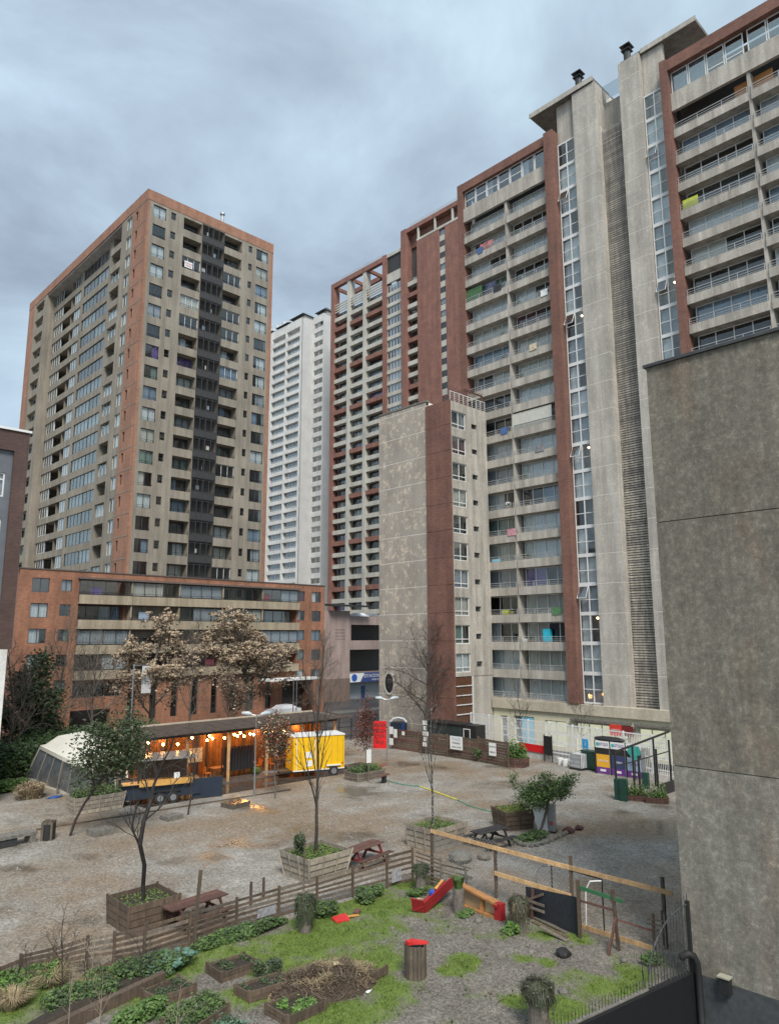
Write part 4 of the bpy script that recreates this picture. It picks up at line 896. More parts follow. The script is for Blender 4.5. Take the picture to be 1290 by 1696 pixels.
# ================================================================== TREES
def grow(T, C, p, d, Ln, r, lvl, P_, rg, tips):
    r = max(r, P_.get('minr', .011)); n = 5 if lvl < 2 else 3; pts = [p]; rr = [r]; dd = d.copy()
    r1 = r*P_.get('taper', 0.55)
    for i in range(n):
        dd = (dd+Vector((rg.gauss(0, 1), rg.gauss(0, 1), rg.gauss(0, 1)))*P_['wob']+Vector((0, 0, P_['up']))).normalized(); p = p+dd*(Ln/n); pts.append(p); rr.append(r+(r1-r)*(i+1)/n)
    (T if lvl < P_.get('tl', 2) else C).tube(pts, rr, 6 if lvl < 1 else (5 if lvl < 2 else 3), P_['bark'], False)
    if lvl >= P_['lv']: tips.append(pts[-1]); tips.append(pts[len(pts)//2]); return
    nc = P_['nc'][min(lvl, len(P_['nc'])-1)]
    for c in range(nc):
        t = P_['start'] + (1-P_['start'])*(c+rg.random()*.8)/nc if lvl == 0 else 0.25+0.75*(c+rg.random()*.8)/nc
        t = min(t, 1.0); k_ = min(int(t*n), n-1); q = pts[k_].lerp(pts[k_+1], t*n-k_); ph = c*2.4+rg.uniform(-.6, .6)
        dl_ = (pts[k_+1]-pts[k_]).normalized(); s1 = dl_.orthogonal().normalized(); s2 = dl_.cross(s1)
        an_ = P_['ang']*rg.uniform(.75, 1.25); nd = (dl_*math.cos(an_)+(s1*math.cos(ph)+s2*math.sin(ph))*math.sin(an_)).normalized()
        grow(T, C, q, nd, Ln*P_['lr']*rg.uniform(.7, 1.15)*(1.15-.45*t if lvl == 0 else 1), rr[k_]*P_.get('rr', .55), lvl+1, P_, rg, tips)
    if lvl < 2: grow(T, C, pts[-1], dd, Ln*P_['lr']*.8, rr[-1], lvl+1, P_, rg, tips)
def tree(name, label, base, h, wid, seed, kind='bare', leaf=None, nleaf=0, lsize=.12, clump=.45, lean=(0, 0), cat='tree', bark=None, trunk_r=None, start=.35, lv=4, nc=(7, 5, 4, 3), up=.05, ang=.75, group=None, wob=.13, trunkfrac=.62, cols=None, off=(0, 0), nclump=0):
    rg = random.Random(seed); T = MB(); C = MB(); tips = []
    P_ = dict(wob=wob, up=up, bark=bark or M_BARK, lv=lv, nc=nc, start=start, ang=ang, lr=.52, tl=2, minr=.011 if h > 6.5 else (.007 if h > 3.6 else .004))
    grow(T, C, Vector((0, 0, 0)), Vector((lean[0], lean[1], 1)).normalized(), h*trunkfrac, trunk_r or h*.014, 0, P_, rg, tips)
    mx_ = sum(tips, Vector())/len(tips); shx, shy = (off[0]-mx_.x)/mx_.z, (off[1]-mx_.y)/mx_.z
    for mb in (T, C): mb.v = [(x+shx*z, y+shy*z, z) for x, y, z in mb.v]
    tips = [Vector((p.x+shx*p.z, p.y+shy*p.z, p.z)) for p in tips]
    allp = tips; zm = max(p.z for p in allp); 
    cx = sorted(p.x for p in allp); cy = sorted(p.y for p in allp); ww = max(cx[-1]-cx[0], cy[-1]-cy[0])
    sz = h/zm; sxy = wid/ww
    for mb in (T, C): mb.v = [(x*(1+(sxy-1)*min(1, max(0, z*sz/h*2.2))), y*(1+(sxy-1)*min(1, max(0, z*sz/h*2.2))), z*sz) for x, y, z in mb.v]
    tips = [Vector((p.x*(1+(sxy-1)*min(1, p.z*sz/h*2.2)), p.y*(1+(sxy-1)*min(1, p.z*sz/h*2.2)), p.z*sz)) for p in tips]
    t = thing(name, label, cat, base, 0, group); part('trunk', T, t); part('crown' if not nleaf else 'twigs', C, t)
    if nleaf:
        Lf = MB(); cl = leaf if isinstance(leaf, (list, tuple)) else [leaf]
        for k_ in cl: Lf.mid(k_)
        zs_ = sorted(p.z for p in tips); 
        tips = list(tips); rg.shuffle(tips)
        for i in range(nleaf):
            p = tips[int(len(tips)*rg.random()**1.6)]; q = p+Vector((rg.gauss(0, clump), rg.gauss(0, clump), rg.gauss(0, clump*.8)))
            s = lsize*rg.uniform(.5, 1.3); a = Vector((rg.gauss(0, 1), rg.gauss(0, 1), rg.gauss(0, .6))).normalized()*s; b_ = a.orthogonal().normalized()*s*.55
            if rg.random() < .5: b_ = b_.cross(a).normalized()*s*.55
            mt = rg.choices(cl, cols)[0] if len(cl) > 1 else cl[0]
            i0 = len(Lf.v); Lf.v += [tuple(q-a), tuple(q+b_), tuple(q+a), tuple(q-b_)]; Lf.f.append((i0, i0+1, i0+2, i0+3)); Lf.mi.append(Lf.mid(mt))
        if nclump:
            zt_ = sorted(p.z for p in tips); hi = [p for p in tips if p.z > zt_[int(len(zt_)*.3)]]
            for i in range(nclump):
                p = rg.choice(hi); q0 = p+Vector((rg.gauss(0, .2), rg.gauss(0, .2), rg.uniform(.0, .35))); rr_ = rg.uniform(.07, .24)
                for k_ in range(13):
                    u_ = Vector((rg.gauss(0, 1), rg.gauss(0, 1), abs(rg.gauss(0, .8)))).normalized()*rr_; q = q0+Vector((u_.x*1.25, u_.y*1.25, u_.z*.8)); a = u_.orthogonal().normalized()*.09; b_ = u_.cross(a).normalized()*.06; i0 = len(Lf.v); Lf.v += [tuple(q-a), tuple(q+b_), tuple(q+a), tuple(q-b_)]; Lf.f.append((i0, i0+1, i0+2, i0+3)); Lf.mi.append(0)
        part('crown', Lf, t)
    return t
M_LTAN = leafmat('tan_seed_clusters', (0.36, 0.27, 0.18), (0.56, 0.45, 0.32), .8, .15); M_LBRN = leafmat('brown_leaves', (0.12, 0.085, 0.06), (0.20, 0.145, 0.10), .8, .15)
M_LDG = leafmat('dark_green_leaves', (0.03, 0.055, 0.022), (0.07, 0.11, 0.04)); M_LOL = leafmat('olive_leaves', (0.045, 0.06, 0.03), (0.085, 0.10, 0.05)); M_LGR = leafmat('green_leaves', (0.055, 0.10, 0.025), (0.12, 0.20, 0.05))
M_LRED = leafmat('red_leaves', (0.16, 0.03, 0.02), (0.25, 0.07, 0.04)); M_LYEL = leafmat('yellow_leaves', (0.22, 0.17, 0.03), (0.30, 0.24, 0.06)); M_STRAW = leafmat('straw', (0.20, 0.15, 0.085), (0.38, 0.30, 0.18), .8, .1)
def tr_at(x, Y, ytop): P = UY(x, 1200, Y); return Vector((P.x, Y, 0)), PV(x, ytop, P)
B_, h_ = tr_at(247, 66, 1012); tree('seed_tree', 'brown tree with pale dry seed clusters, the left one in front of the brick annex', B_, h_, 10.6, 11, nleaf=4800, nclump=560, leaf=[M_LTAN, M_LBRN], cols=(.12, .88), lsize=.15, clump=.3, bark=M_BARKG, start=.25, group='trees in front of the brick annex')
B_, h_ = tr_at(404, 66, 1012); tree('seed_tree', 'fuller brown tree with pale dry seed clusters nearest the white entrance canopy', B_, h_, 12.0, 12, nleaf=9500, nclump=1000, leaf=[M_LTAN, M_LBRN], cols=(.12, .88), lsize=.15, clump=.33, bark=M_BARKG, start=.22, group='trees in front of the brick annex')
for i, (x, Y, yt, wd, lb) in enumerate([(95, 64, 985, 7.5, 'tall bare tree with thin twigs in front of the left windows of the annex'), (312, 67, 1005, 6, 'bare tree between the two brown seed trees'), (10, 58, 1050, 7, 'bare tree with curved branches at the left edge of the photo'), (150, 68, 1030, 5.5, 'slim bare tree left of the brown seed trees'), (385, 64.5, 1090, 4, 'small bare tree under the fuller brown seed tree'), (530, 64, 1035, 6.5, 'bare tree at the right end of the brick annex')]):
    B_, h_ = tr_at(x, Y, yt); tree('bare_tree', lb, B_, h_, wd, 20+i, bark=M_BARKG, trunk_r=.13, group='trees in front of the brick annex', lv=4, nc=(10, 7, 5, 4), start=.25)
B_, h_ = tr_at(52, 61, 1085); tree('evergreen_tree', 'dark green shaggy evergreen at the left in front of the annex', B_, h_, 5.0, 31, nleaf=6500, leaf=[M_LDG, M_LOL], cols=(.6, .4), lsize=.16, clump=.45, start=.3)
P = UX(706, 1200, 50.3); P.z = 0; tree('bare_tree', 'large bare tree in front of the blank gable behind the timber fence', P, PV(706, 1008, P), 9.5, 41, bark=plain('brown_bark', (.075, .058, .048), .9, var=.4), trunk_r=.16, start=.22, lv=4, nc=(10, 8, 5, 4), ang=.85)
for i, (x, X, yt, wd, lb) in enumerate([(860, 52.4, 1125, 3.2, 'small bare tree behind the white fence by the blue door'), (963, 52.3, 1120, 2.6, 'thin bare tree behind the white fence right of the red shop sign')]):
    P = UX(x, 1200, X); P.z = 0; tree('bare_tree', lb, P, PV(x, yt, P), wd, 45+i, trunk_r=.06, lv=3)
def tg(x, y, yt, **k): P = G(x, y); return P, PV(x, yt, P)
B_, h_ = tg(116, 1385, 1178); tree('olive_tree', 'leaning olive green tree with a thin dark trunk left of the food trailer', B_, h_, 4.6, 51, nleaf=5500, leaf=[M_LOL, M_LDG], cols=(.6, .4), lsize=.10, clump=.35, lean=(.16, -.10), start=.5, trunk_r=.07, off=(1.1, -1.05))
B_, h_ = tg(455, 1323, 1178); tree('autumn_tree', 'small tree with red and green autumn leaves beside the double lamp post', B_, h_, 2.5, 52, nleaf=3000, leaf=[M_LRED, M_LOL, M_LTAN], cols=(.35, .4, .25), lsize=.08, clump=.22, start=.5, trunk_r=.05, bark=M_BARKG)
B_, h_ = tg(606, 1290, 1150); tree('red_leaf_tree', 'young tree with rust red leaves in the planter near the red panel', B_, h_, 2.2, 53, nleaf=1800, leaf=[M_LRED, M_BARK], cols=(.6, .4), lsize=.075, clump=.25, start=.3, trunk_r=.04)
B_, h_ = tg(311, 1350, 1190); tree('bare_sapling', 'thin bare sapling in front of the dark food trailer', B_, h_, 2.6, 54, trunk_r=.05, lv=3, nc=(8, 5, 4))
P = G(237, 1530); P.z = .55; B1 = P; tree('bare_tree', 'black trunked bare tree in the nearest timber planter', P, (PV(237, 1222, P)-.55)*1.05, 3.4, 62, bark=plain('black_bark', (0.022, 0.018, 0.016), .8, var=.3), trunk_r=.066, start=.40, lv=3, nc=(4, 4, 4, 3), ang=.45, wob=.15, up=.10)
P = G(522, 1448); P.z = .6; B2 = P; tree('bare_tree', 'tall slender bare tree in the pale planter beside the red picnic table', P, PV(522, 1035, P)-.6, 3.6, 64, bark=M_BARK, trunk_r=.08, start=.2, lv=3, nc=(7, 4, 3), ang=.36, wob=.07, up=.08)
P = G(717, 1400); P.z = .6; B3 = P
def birch():
    b = NB('spotted_bark'); f = b.noise(5, 4, .6, mul=(1, 1, 2.5)); b.col(b.ramp(f, [(.52, (0.05, 0.045, 0.04)), (.60, (.24, .23, .21))])); b.rough(.8); return b.m
tree('birch_tree', 'bare birch with a spotted trunk in the planter at the corner of the slat fence', P, PV(712, 1130, P)-.6, 1.6, 65, bark=birch(), trunk_r=.07, start=.35, lv=3, nc=(6, 3, 3), ang=.4, wob=.04)
def leafy_bush(label, base, h, wd, seed, leafs, n, ls, cl, cat='shrub', name='shrub', **k): return tree(name, label, base, h, wd, seed, nleaf=n, leaf=leafs, lsize=ls, clump=cl, cat=cat, **k)
P = G(890, 1384); leafy_bush('small green tree with a wide dense crown beside the white cabinet', P, PV(890, 1278, P), 3.6, 71, [M_LGR, M_LDG], 8000, .06, .13, cat='tree', name='green_tree', trunk_r=.07, start=.78, lv=3, nc=(9, 6, 5), bark=M_BARKG, cols=(.55, .45), up=.05, ang=.95, lean=(.10, -.06), off=(.18, -.18))

def tuft(n, R_, h, mat, rg, droop=.5, w_=.012, cz=0.0):
    V = MB()
    for i in range(n):
        a = rg.uniform(0, 6.28); r = R_*math.sqrt(rg.random())*.5; x, y = math.cos(a)*r, math.sin(a)*r; hh = h*rg.uniform(.5, 1); ox, oy = math.cos(a)*droop*hh, math.sin(a)*droop*hh
        pa = Vector((x, y, cz)); pb = Vector((x+ox*.4, y+oy*.4, cz+hh*.7)); pc = Vector((x+ox, y+oy, cz+hh*(1-.35*droop))); s = Vector((-math.sin(a)*w_, math.cos(a)*w_, 0))
        V.quad(pa-s, pa+s, pb+s, pb-s, mat); V.poly([pb-s, pb+s, pc], mat)
    return V
def leafball(n, rx, ry, rz_, mat, rg, s=.06, z0=0.0):
    b = MB(); ms = mat if isinstance(mat, (list, tuple)) else [mat]
    for q in ms: b.mid(q)
    lob = [(rg.uniform(-.6, .6)*rx, rg.uniform(-.6, .6)*ry, rg.uniform(.25, .75)*rz_, rg.uniform(.3, .6)) for _ in range(max(3, int(6+rx*3)))]
    for i in range(n):
        l_ = rg.choice(lob); u = Vector((rg.gauss(0, 1), rg.gauss(0, 1), rg.gauss(0, 1))).normalized()*rg.uniform(.6, 1)
        q = Vector((l_[0]+u.x*l_[3]*rx, l_[1]+u.y*l_[3]*ry, max(.02, l_[2]+u.z*l_[3]*rz_*.7)+z0)); a = Vector((rg.gauss(0, 1), rg.gauss(0, 1), rg.gauss(0, .6))).normalized()*s*rg.uniform(.6, 1.4); c_2 = a.orthogonal().normalized()*s*.6
        b.quad(q-a, q+c_2, q+a, q-c_2, rg.choice(ms))
    return b
# hedges and shrubs behind the plaza, left
for i, (x, Y, w1, h1, lb) in enumerate([(20, 57, 4.5, 2.6, 'dark hedge at the left edge behind the dry bush'), (75, 60, 4.5, 3.0, 'bright green hedge behind the white glasshouse'), (150, 62, 5, 2.8, 'green shrubs in front of the brick garage openings'), (205, 62, 4.5, 3.2, 'tall green shrub left of the pergola roof')]):
    P = UY(x, 1200, Y); o = leafball(5200, w1, 1.6, h1, [M_LGR, M_LDG, M_LDG], random.Random(80+i), .13).mesh('hedge'); thing('hedge', lb, 'hedge', (P.x, Y, 0), me=o, group='hedges along the street')
P = G(50, 1322); thing('dry_bush', 'round dry brown bush beside the white glasshouse', 'shrub', P, me=add(leafball(1600, 1.0, .8, 1.0, [M_LBRN, M_STRAW], random.Random(5), .07), tuft(500, 1.3, 1.0, M_STRAW, random.Random(6), .8)).mesh('dry_bush'))
P = G(12, 1311); thing('green_bush', 'low bright green bush at the left edge of the plaza', 'shrub', P, me=leafball(2200, 1.1, .9, .9, [M_LGR], random.Random(7), .08).mesh('green_bush'))

# ================================================================== STREET AND PLAZA THINGS
M_TYRE = plain('tyre', (0.02, 0.02, 0.02), .8); M_CARW = plain('car_white', (0.62, 0.63, 0.64), .25, var=.03); M_CARG = glassmat('car_glass', (.15, .17, .18), .3)
def car(label, x, y, z, rz, paint=None, group='parked cars'):
    paint = paint or M_CARW; t = thing('parked_car', label, 'car', (x, y, z), rz, group)
    prof = [(-2.1, .35), (-2.15, .75), (-1.6, .95), (-1.1, 1.02), (-.45, 1.42), (.9, 1.45), (1.65, 1.05), (2.1, .98), (2.15, .4)]
    b = MB(); n = len(prof)
    def yy(z_): return .85 if z_ < 1.1 else .62
    for s in (-1, 1): b.poly([(p[0], s*yy(p[1]), p[1]) for p in (prof if s > 0 else prof[::-1])], paint)
    for i in range(n):
        p, q = prof[i], prof[(i+1) % n]; b.quad((p[0], -yy(p[1]), p[1]), (q[0], -yy(q[1]), q[1]), (q[0], yy(q[1]), q[1]), (p[0], yy(p[1]), p[1]), paint)
    part('body', b, t); g = MB()
    for s in (-1, 1): g.poly([(-.95, s*.80, 1.06), (1.45, s*.78, 1.08), (.85, s*.655, 1.38), (-.4, s*.655, 1.36)], M_CARG)
    part('side_windows', g, t)
    for wx in (-1.35, 1.35):
        for s in (-1, 1):
            w_4 = part('wheel', MB().tube([(0, -.1, 0), (0, .1, 0)], .31, 14, M_TYRE), t, loc=(wx, s*.82, .31)); part('rim', MB().tube([(0, -.02, 0), (0, .02, 0)], .18, 8, M_STEEL), w_4, loc=(0, s*.1, 0))
    return t
P = UY(470, 1180, 70); P = UY(468, 1188, 72.5); car('white car parked in the street beside the white entrance canopy', P.x, 72.5, P.z, R(0)); st = MB(); st.box(P.x-6, P.x+7, 71.2, 74.4, 0, P.z-.002, M_STONE); struct('raised_pavement', st.mesh('raised_pavement'))
for i, px in enumerate((592, 618)): P = UY(px, 1021, YP+2.2); car(('pale car on the open top deck of the car park, left one', 'silver car on the open top deck of the car park, right one')[i], P.x, YP+2.4, zt1-.8, R(90 if i else 0), None if not i else M_STEEL, 'cars on the car park roof')
def lamp_post(label, base, h, heads=2):
    t = thing('street_lamp', label, 'street lamp', base, R(-45), 'street lamps on the plaza'); part('pole', MB().tube([(0, 0, 0), (0, 0, h)], [.06, .04], 8, M_STEEL), t); part('arm', MB().tube([(-.55, 0, h+.05), (0, 0, h-.05), (.55, 0, h+.05)], .03, 6, M_STEEL), t)
    for s in (-1, 1):
        b = MB(); b.tube([(s*.3, 0, h+.02), (s*.55, 0, h+.08), (s*.95, 0, h+.1)], [.08, .15, .10], 8, plain('lamp_head', (0.42, 0.46, 0.48), .4, var=.05)); part('lamp_head', b, t, smooth=True)
P = G(421, 1319); lamp_post('grey double headed lamp post standing before the string lit pergola', P, PV(424, 1184, P)); B_L = P
P = G(641, 1262); lamp_post('double headed lamp post beside the red lettered panel', P, PV(641, 1158, P))
t = thing('street_lamp', 'square grey portal lamp post near the white entrance canopy', 'street lamp', (*UY(488, 1180, 66).xy, 0), 0); zl = PV(488, 1126, Vector((*UY(488, 1180, 66).xy, 0)))
for s in (-.22, .22): part('pole', MB().box(s-.04, s+.04, -.04, .04, 0, zl, M_STEEL), t)
part('top_lamp', MB().box(-.3, .3, -.08, .08, zl, zl+.14, M_WHT), t)
t = thing('flag_pole', 'tall grey pole with a vertical white banner among the brown trees', 'pole', (*UY(217, 1190, 63).xy, 0)); zl = PV(226, 1100, Vector((*UY(217, 1190, 63).xy, 0)))
part('pole', MB().tube([(0, 0, 0), (0, 0, zl)], .07, 8, M_STEEL), t); part('banner', MB().box(.8, 1.7, 0, .03, zl-2.6, zl-.2, plain('banner_white', (.5, .5, .5), .7, var=.2)), t); part('arm', MB().box(0, 1.7, .0, .05, zl-.15, zl-.1, M_STEEL), t)
# dark street fence behind the yellow trailer
t = thing('mesh_fence', 'dark metal fence along the street behind the yellow trailer', 'fence', (44, 56, 0))
for i in range(12): part('post', MB().box(0, .07, 0, .07, 0, 2.2, M_BLACK), t, loc=(i*1.6, 0, 0))
for z in (.3, 1.2, 2.1): part('rail', MB().box(0, 17.6, .01, .05, z, z+.05, M_BLACK), t)
b = MB()
for i in range(110): b.box(i*.16, i*.16+.015, .02, .04, .3, 2.1, M_BLACK)
part('bars', b, t, kind='stuff')
# ================================================================== PERGOLA RESTAURANT
M_ORW = wood('orange_boards', (0.27, 0.11, 0.035), .45); M_ROOF = plain('old_roof_sheet', (0.065, 0.048, 0.036), .6, var=.5); M_NAVY = plain('navy_paint', (0.018, 0.028, 0.045), .5, var=.1)
pf = G(362, 1298); YF = pf.y; HR = PV(362, 1209, pf)
xl = G(220, 1221, HR).x; xr = G(557, 1189, HR).x; YB = YF+6.5; YE = YF+3.3; HE = PV(362, 1193, UY(362, 1193, YE).xy.to_3d())
t = thing('pergola_restaurant', 'open air restaurant shelter with a flat roof, orange boarded back wall and warm string lights', 'shelter', (pf.x, YF, 0))
def lb(mb): mb.v = [(x-pf.x, y-YF, z) for x, y, z in mb.v]; return mb
n = 16; W = (xr-xl)/n
for i in range(n): part('roof_sheet', lb(MB().hexa([(xl+i*W, YF-.5, HR-.02), (xl+(i+1)*W-.03, YF-.5, HR-.02), (xl+(i+1)*W-.03, YE, HE-.05), (xl+i*W, YE, HE-.05), (xl+i*W, YF-.5, HR+.03), (xl+(i+1)*W-.03, YF-.5, HR+.03), (xl+(i+1)*W-.03, YE, HE), (xl+i*W, YE, HE)], M_ROOF)), t)
part('fascia', lb(MB().beam((xl-.2, YE+.05, HE+.03), (xr+.2, YE+.05, HE+.03), .06, .16, plain('pale_fascia', (0.42, 0.36, 0.28), .7))), t)
for y in (YF, YE-.2): part('beam', lb(MB().beam((xl, y, HR-.13), (xr, y, HR-.13), .12, .2, M_WDK)), t)
for i in range(6):
    for y in (YF, YE-.3): part('post', lb(MB().box(xl+.2+i*(xr-xl-.5)/5, xl+.36+i*(xr-xl-.5)/5, y-.07, y+.07, 0, HR-.23, M_WPL if y == YF else M_WDK)), t)
for i in range(14): part('rafter', lb(MB().beam((xl+.5+i*1.35, YF-.4, HR-.06), (xl+.5+i*1.35, YE, HE-.1), .06, .1, M_WDK)), t)
nb = 60; W = (xr-xl)/nb
YB = YE+.15
for i in range(nb): part('back_board', lb(MB().box(xl+i*W, xl+(i+1)*W-.02, YB, YB+.04, 0, HE-.1, M_ORW if i % 9 not in (3, 4) or i > 44 else M_WDR)), t)
part('end_wall', lb(MB().box(xr-.1, xr, YF+2, YB, 0, HR, M_ORW)), t)
wz = MB(); wz.box(xl-1, xr+2, YF-3.4, YF-.62, -.05, .012, plain('wet_paving', (.075, .062, .05), .13, var=.4, scale=1.5)); struct('wet_paving', wz.mesh('wet_paving'))
part('floor', lb(MB().box(xl, xr, YF-.6, YB, -.1, .05, M_ASPH)), t)
for i in range(5):
    x = xl+3+i*3.4; part('string_wire', lb(MB().tube([(x-2, YF+.1, HR-.35), (x-.3, YF+.15, HR-.75), (x+1.4, YF+.1, HR-.35)], .012, 3, M_BLACK)), t)
M_BULB = emis('bulb_glow', (1.0, 0.50, 0.13), 26.0)
rgb = random.Random(4); blb = icos((0, 0, 0), .085, M_BULB).mesh('bulb')
bx = [222, 232, 246, 271, 295, 318, 343, 347, 352, 372, 388, 393, 398, 414, 404, 420, 440, 452, 470]
for i, x in enumerate(bx):
    p = UY(x, 1222+rgb.uniform(-5, 3), YF+.5+rgb.uniform(0, 1.2)); o = ob('bulb', blb, t, (p.x-pf.x, p.y-YF, HR-.7+rgb.uniform(-.12, .2)))
for i in range(8):
    l_ = bpy.data.lights.new('warm_lamp', 'POINT'); l_.energy = 22; l_.color = (1, .48, .15); l_.shadow_soft_size = .25; o = ob('warm_lamp', l_, t, (xl+1.5+i*(xr-xl-3)/7-pf.x, 1.6+1.5*(i % 2), HR-.8))
part('menu_board', lb(MB().box(pf.x-1.0, pf.x+.6, YB-.06, YB-.003, 1.0, 2.0, M_WHT)), t)
def rtable(label, x, y, mat=M_ORW):
    tt = thing('restaurant_table', label, 'table', (x, y, .05), 0, 'tables under the pergola'); part('tabletop', MB().box(-.6, .6, -.4, .4, .70, .75, mat), tt)
    for sx in (-.5, .5):
        for sy in (-.3, .3): part('leg', MB().box(sx-.03, sx+.03, sy-.03, sy+.03, 0, .70, M_WDK), tt)
def chair(label, x, y, rz, mat):
    tt = thing('restaurant_chair', label, 'chair', (x, y, .05), rz, 'chairs under the pergola'); part('seat', MB().box(-.22, .22, -.22, .22, .43, .47, mat), tt); part('backrest', MB().box(-.22, .22, .19, .22, .47, .9, mat), tt)
    for sx in (-.19, .19):
        for sy in (-.19, .19): part('leg', MB().box(sx-.02, sx+.02, sy-.02, sy+.02, 0, .43, mat), tt)
M_ORP = plain('orange_plastic', (0.42, 0.13, 0.03), .4)
wh = ['nearest the front post', 'beside the dark coats', 'behind the navy food trailer', 'at the left end of the pergola', 'behind the autumn tree']
for i, dx in enumerate((.9, 3.4, -2.6, -5.2, 6.4)):
    rtable('wooden restaurant table '+wh[i]+' under the pergola', pf.x+dx, YF+1.6); chair('orange chair left of the table '+wh[i], pf.x+dx-.95, YF+1.5, R(90), M_ORP); chair('orange chair right of the table '+wh[i], pf.x+dx+.95, YF+1.7, R(-90), M_ORP)
tt = thing('coat_rail', 'row of long dark coats hanging under the pergola lights', 'clothes', (*UY(395, 1270, YF+.9).xy, .05)); rg2 = random.Random(8)
for i in range(9): part('coat', MB().hexa([(-1.2+i*.27, -.12, .5), (-.98+i*.27, -.12, .5), (-.98+i*.27, .12, .5), (-1.2+i*.27, .12, .5), (-1.15+i*.27, -.07, 2.1), (-1.0+i*.27, -.07, 2.1), (-1.0+i*.27, .07, 2.1), (-1.15+i*.27, .07, 2.1)], plain('black_cloth', (0.012, 0.011, 0.014), .9)), tt)
part('rail', MB().beam((-1.4, 0, 2.15), (1.4, 0, 2.15), .04, .04, M_BLACK), tt)
for s in (-1.4, 1.4): part('upright', MB().box(s-.03, s+.03, -.03, .03, 0, 2.15, M_BLACK), tt)
P = G(424, 1283); thing('potted_plant', 'green bushy plant on the ground in front of the dark coats', 'plant', P, me=leafball(900, .5, .4, .6, [M_LGR], random.Random(9), .06).mesh('potted_plant'))
P = G(362, 1303); tt = thing('boulder', 'low green painted stone at the foot of the front pergola post', 'stone', P, me=icos((0, 0, .1), .35, plain('green_paint', (0.05, 0.14, 0.08), .5), 2, .08, (1, 1, .6)).mesh('boulder'))
# ---------------------------------------------------------------- trailers
def wheel(t, loc, rz=0, r=.32):
    w_5 = part('wheel', MB().tube([(0, -.1, 0), (0, .1, 0)], r, 16, M_TYRE), t, loc=loc); part('rim', MB().tube([(0, -.125, 0), (0, -.1, 0)], r*.58, 10, M_STEEL), w_5); return w_5
pl, pr_ = G(203, 1338), G(332, 1324); Lt = (pr_-pl).length; az = math.atan2(pr_.y-pl.y, pr_.x-pl.x)
t = thing('food_trailer', 'dark navy food trailer with an open orange counter and a flat grey roof', 'trailer', pl, az); D = 2.1
part('body', MB().box(0, Lt, 0, D, .35, 1.25, M_NAVY), t); part('counter', MB().box(-.1, Lt-.6, -.25, .5, 1.25, 1.32, plain('orange_counter', (0.60, 0.33, 0.12), .5)), t)  # counter in one even orange colour
part('hatch_wall', MB().box(.9, Lt-.7, D*.45, D*.5, 1.33, 2.6, M_WDK), t); part('roof', MB().box(.7, Lt-.4, -.35, D, 2.6, 2.72, plain('wet_roof_sheet', (0.24, 0.22, 0.20), .25)), t)
for x in (.75, Lt-.55):
    for y in (-.25, D-.1): part('post', MB().box(x, x+.08, y, y+.08, 1.3, 2.6, M_BLACK), t)
part('counter_board', MB().box(.85, Lt-.62, -.28, -.255, 1.1, 1.45, plain('yellow_board', (0.55, 0.30, 0.08), .5)), t)
wheel(t, (Lt*.46, -.06, .32)); wheel(t, (Lt*.63, -.06, .32)); part('mudguard', MB().box(Lt*.36, Lt*.73, -.14, 0, .68, .74, M_BLACK), t); part('skirt_panel', MB().box(Lt-.5, Lt+1.4, .1, .16, .05, 1.25, M_NAVY), t); part('notice', MB().box(Lt*.62, Lt*.62+.35, -.3, -.285, 1.45, 1.8, M_WHT), t)
pl, pr_ = G(485, 1290), G(570, 1283); Lt = (pr_-pl).length; az = math.atan2(pr_.y-pl.y, pr_.x-pl.x); Hy = PV(487, 1222, pl)
M_YLW = plain('yellow_paint', (0.75, 0.44, 0.012), .3, var=.05)
t = thing('food_trailer', 'bright yellow box trailer with white trim parked beside the pergola', 'trailer', pl, az); D = 2.0
part('body', MB().box(0, Lt, 0, D, .45, Hy, M_YLW), t); part('roof', MB().box(-.05, Lt+.05, -.05, D+.05, Hy, Hy+.08, M_WHT), t); part('chassis', MB().box(-.9, Lt+.3, .2, D-.2, .33, .44, M_BLACK), t); part('drawbar', MB().beam((-.1, 1, .4), (-2.0, 1, .4), .1, .1, M_STEEL), t)
part('door', MB().box(Lt*.08, Lt*.40, -.03, -.003, .6, Hy-.15, M_YLW), t)
for x in (Lt*.06, Lt*.41): part('trim', MB().box(x, x+.04, -.04, 0-.003, .5, Hy-.05, M_WHT), t)
part('trim', MB().box(0, Lt, -.04, -.004, .45, .52, M_WHT), t)
for x in (.5, .62, .74, .86, .97): part('panel_seam', MB().box(Lt*x, Lt*x+.02, -.006, -.001, .55, Hy-.05, plain('seam', (.30, .17, .01), .5)), t)
part('side_lamp', MB().box(Lt*.95, Lt*.95+.1, -.04, -.007, .8, .9, MATS['red_plastic'] if 'red_plastic' in MATS else M_RED), t); part('roof_vent', MB().box(Lt*.5, Lt*.5+.5, .7, 1.2, Hy+.09, Hy+.25, M_STEEL), t)
for z in (.75, 1.35): part('vent_hatch', MB().box(Lt*.24, Lt*.36, -.06, -.031, z, z+.42, M_WHT), t)
wheel(t, (Lt*.78, -.06, .34), 0, .36); part('mudguard', MB().box(Lt*.64, Lt*.92, -.16, -.003, .70, .78, M_WHT), t)
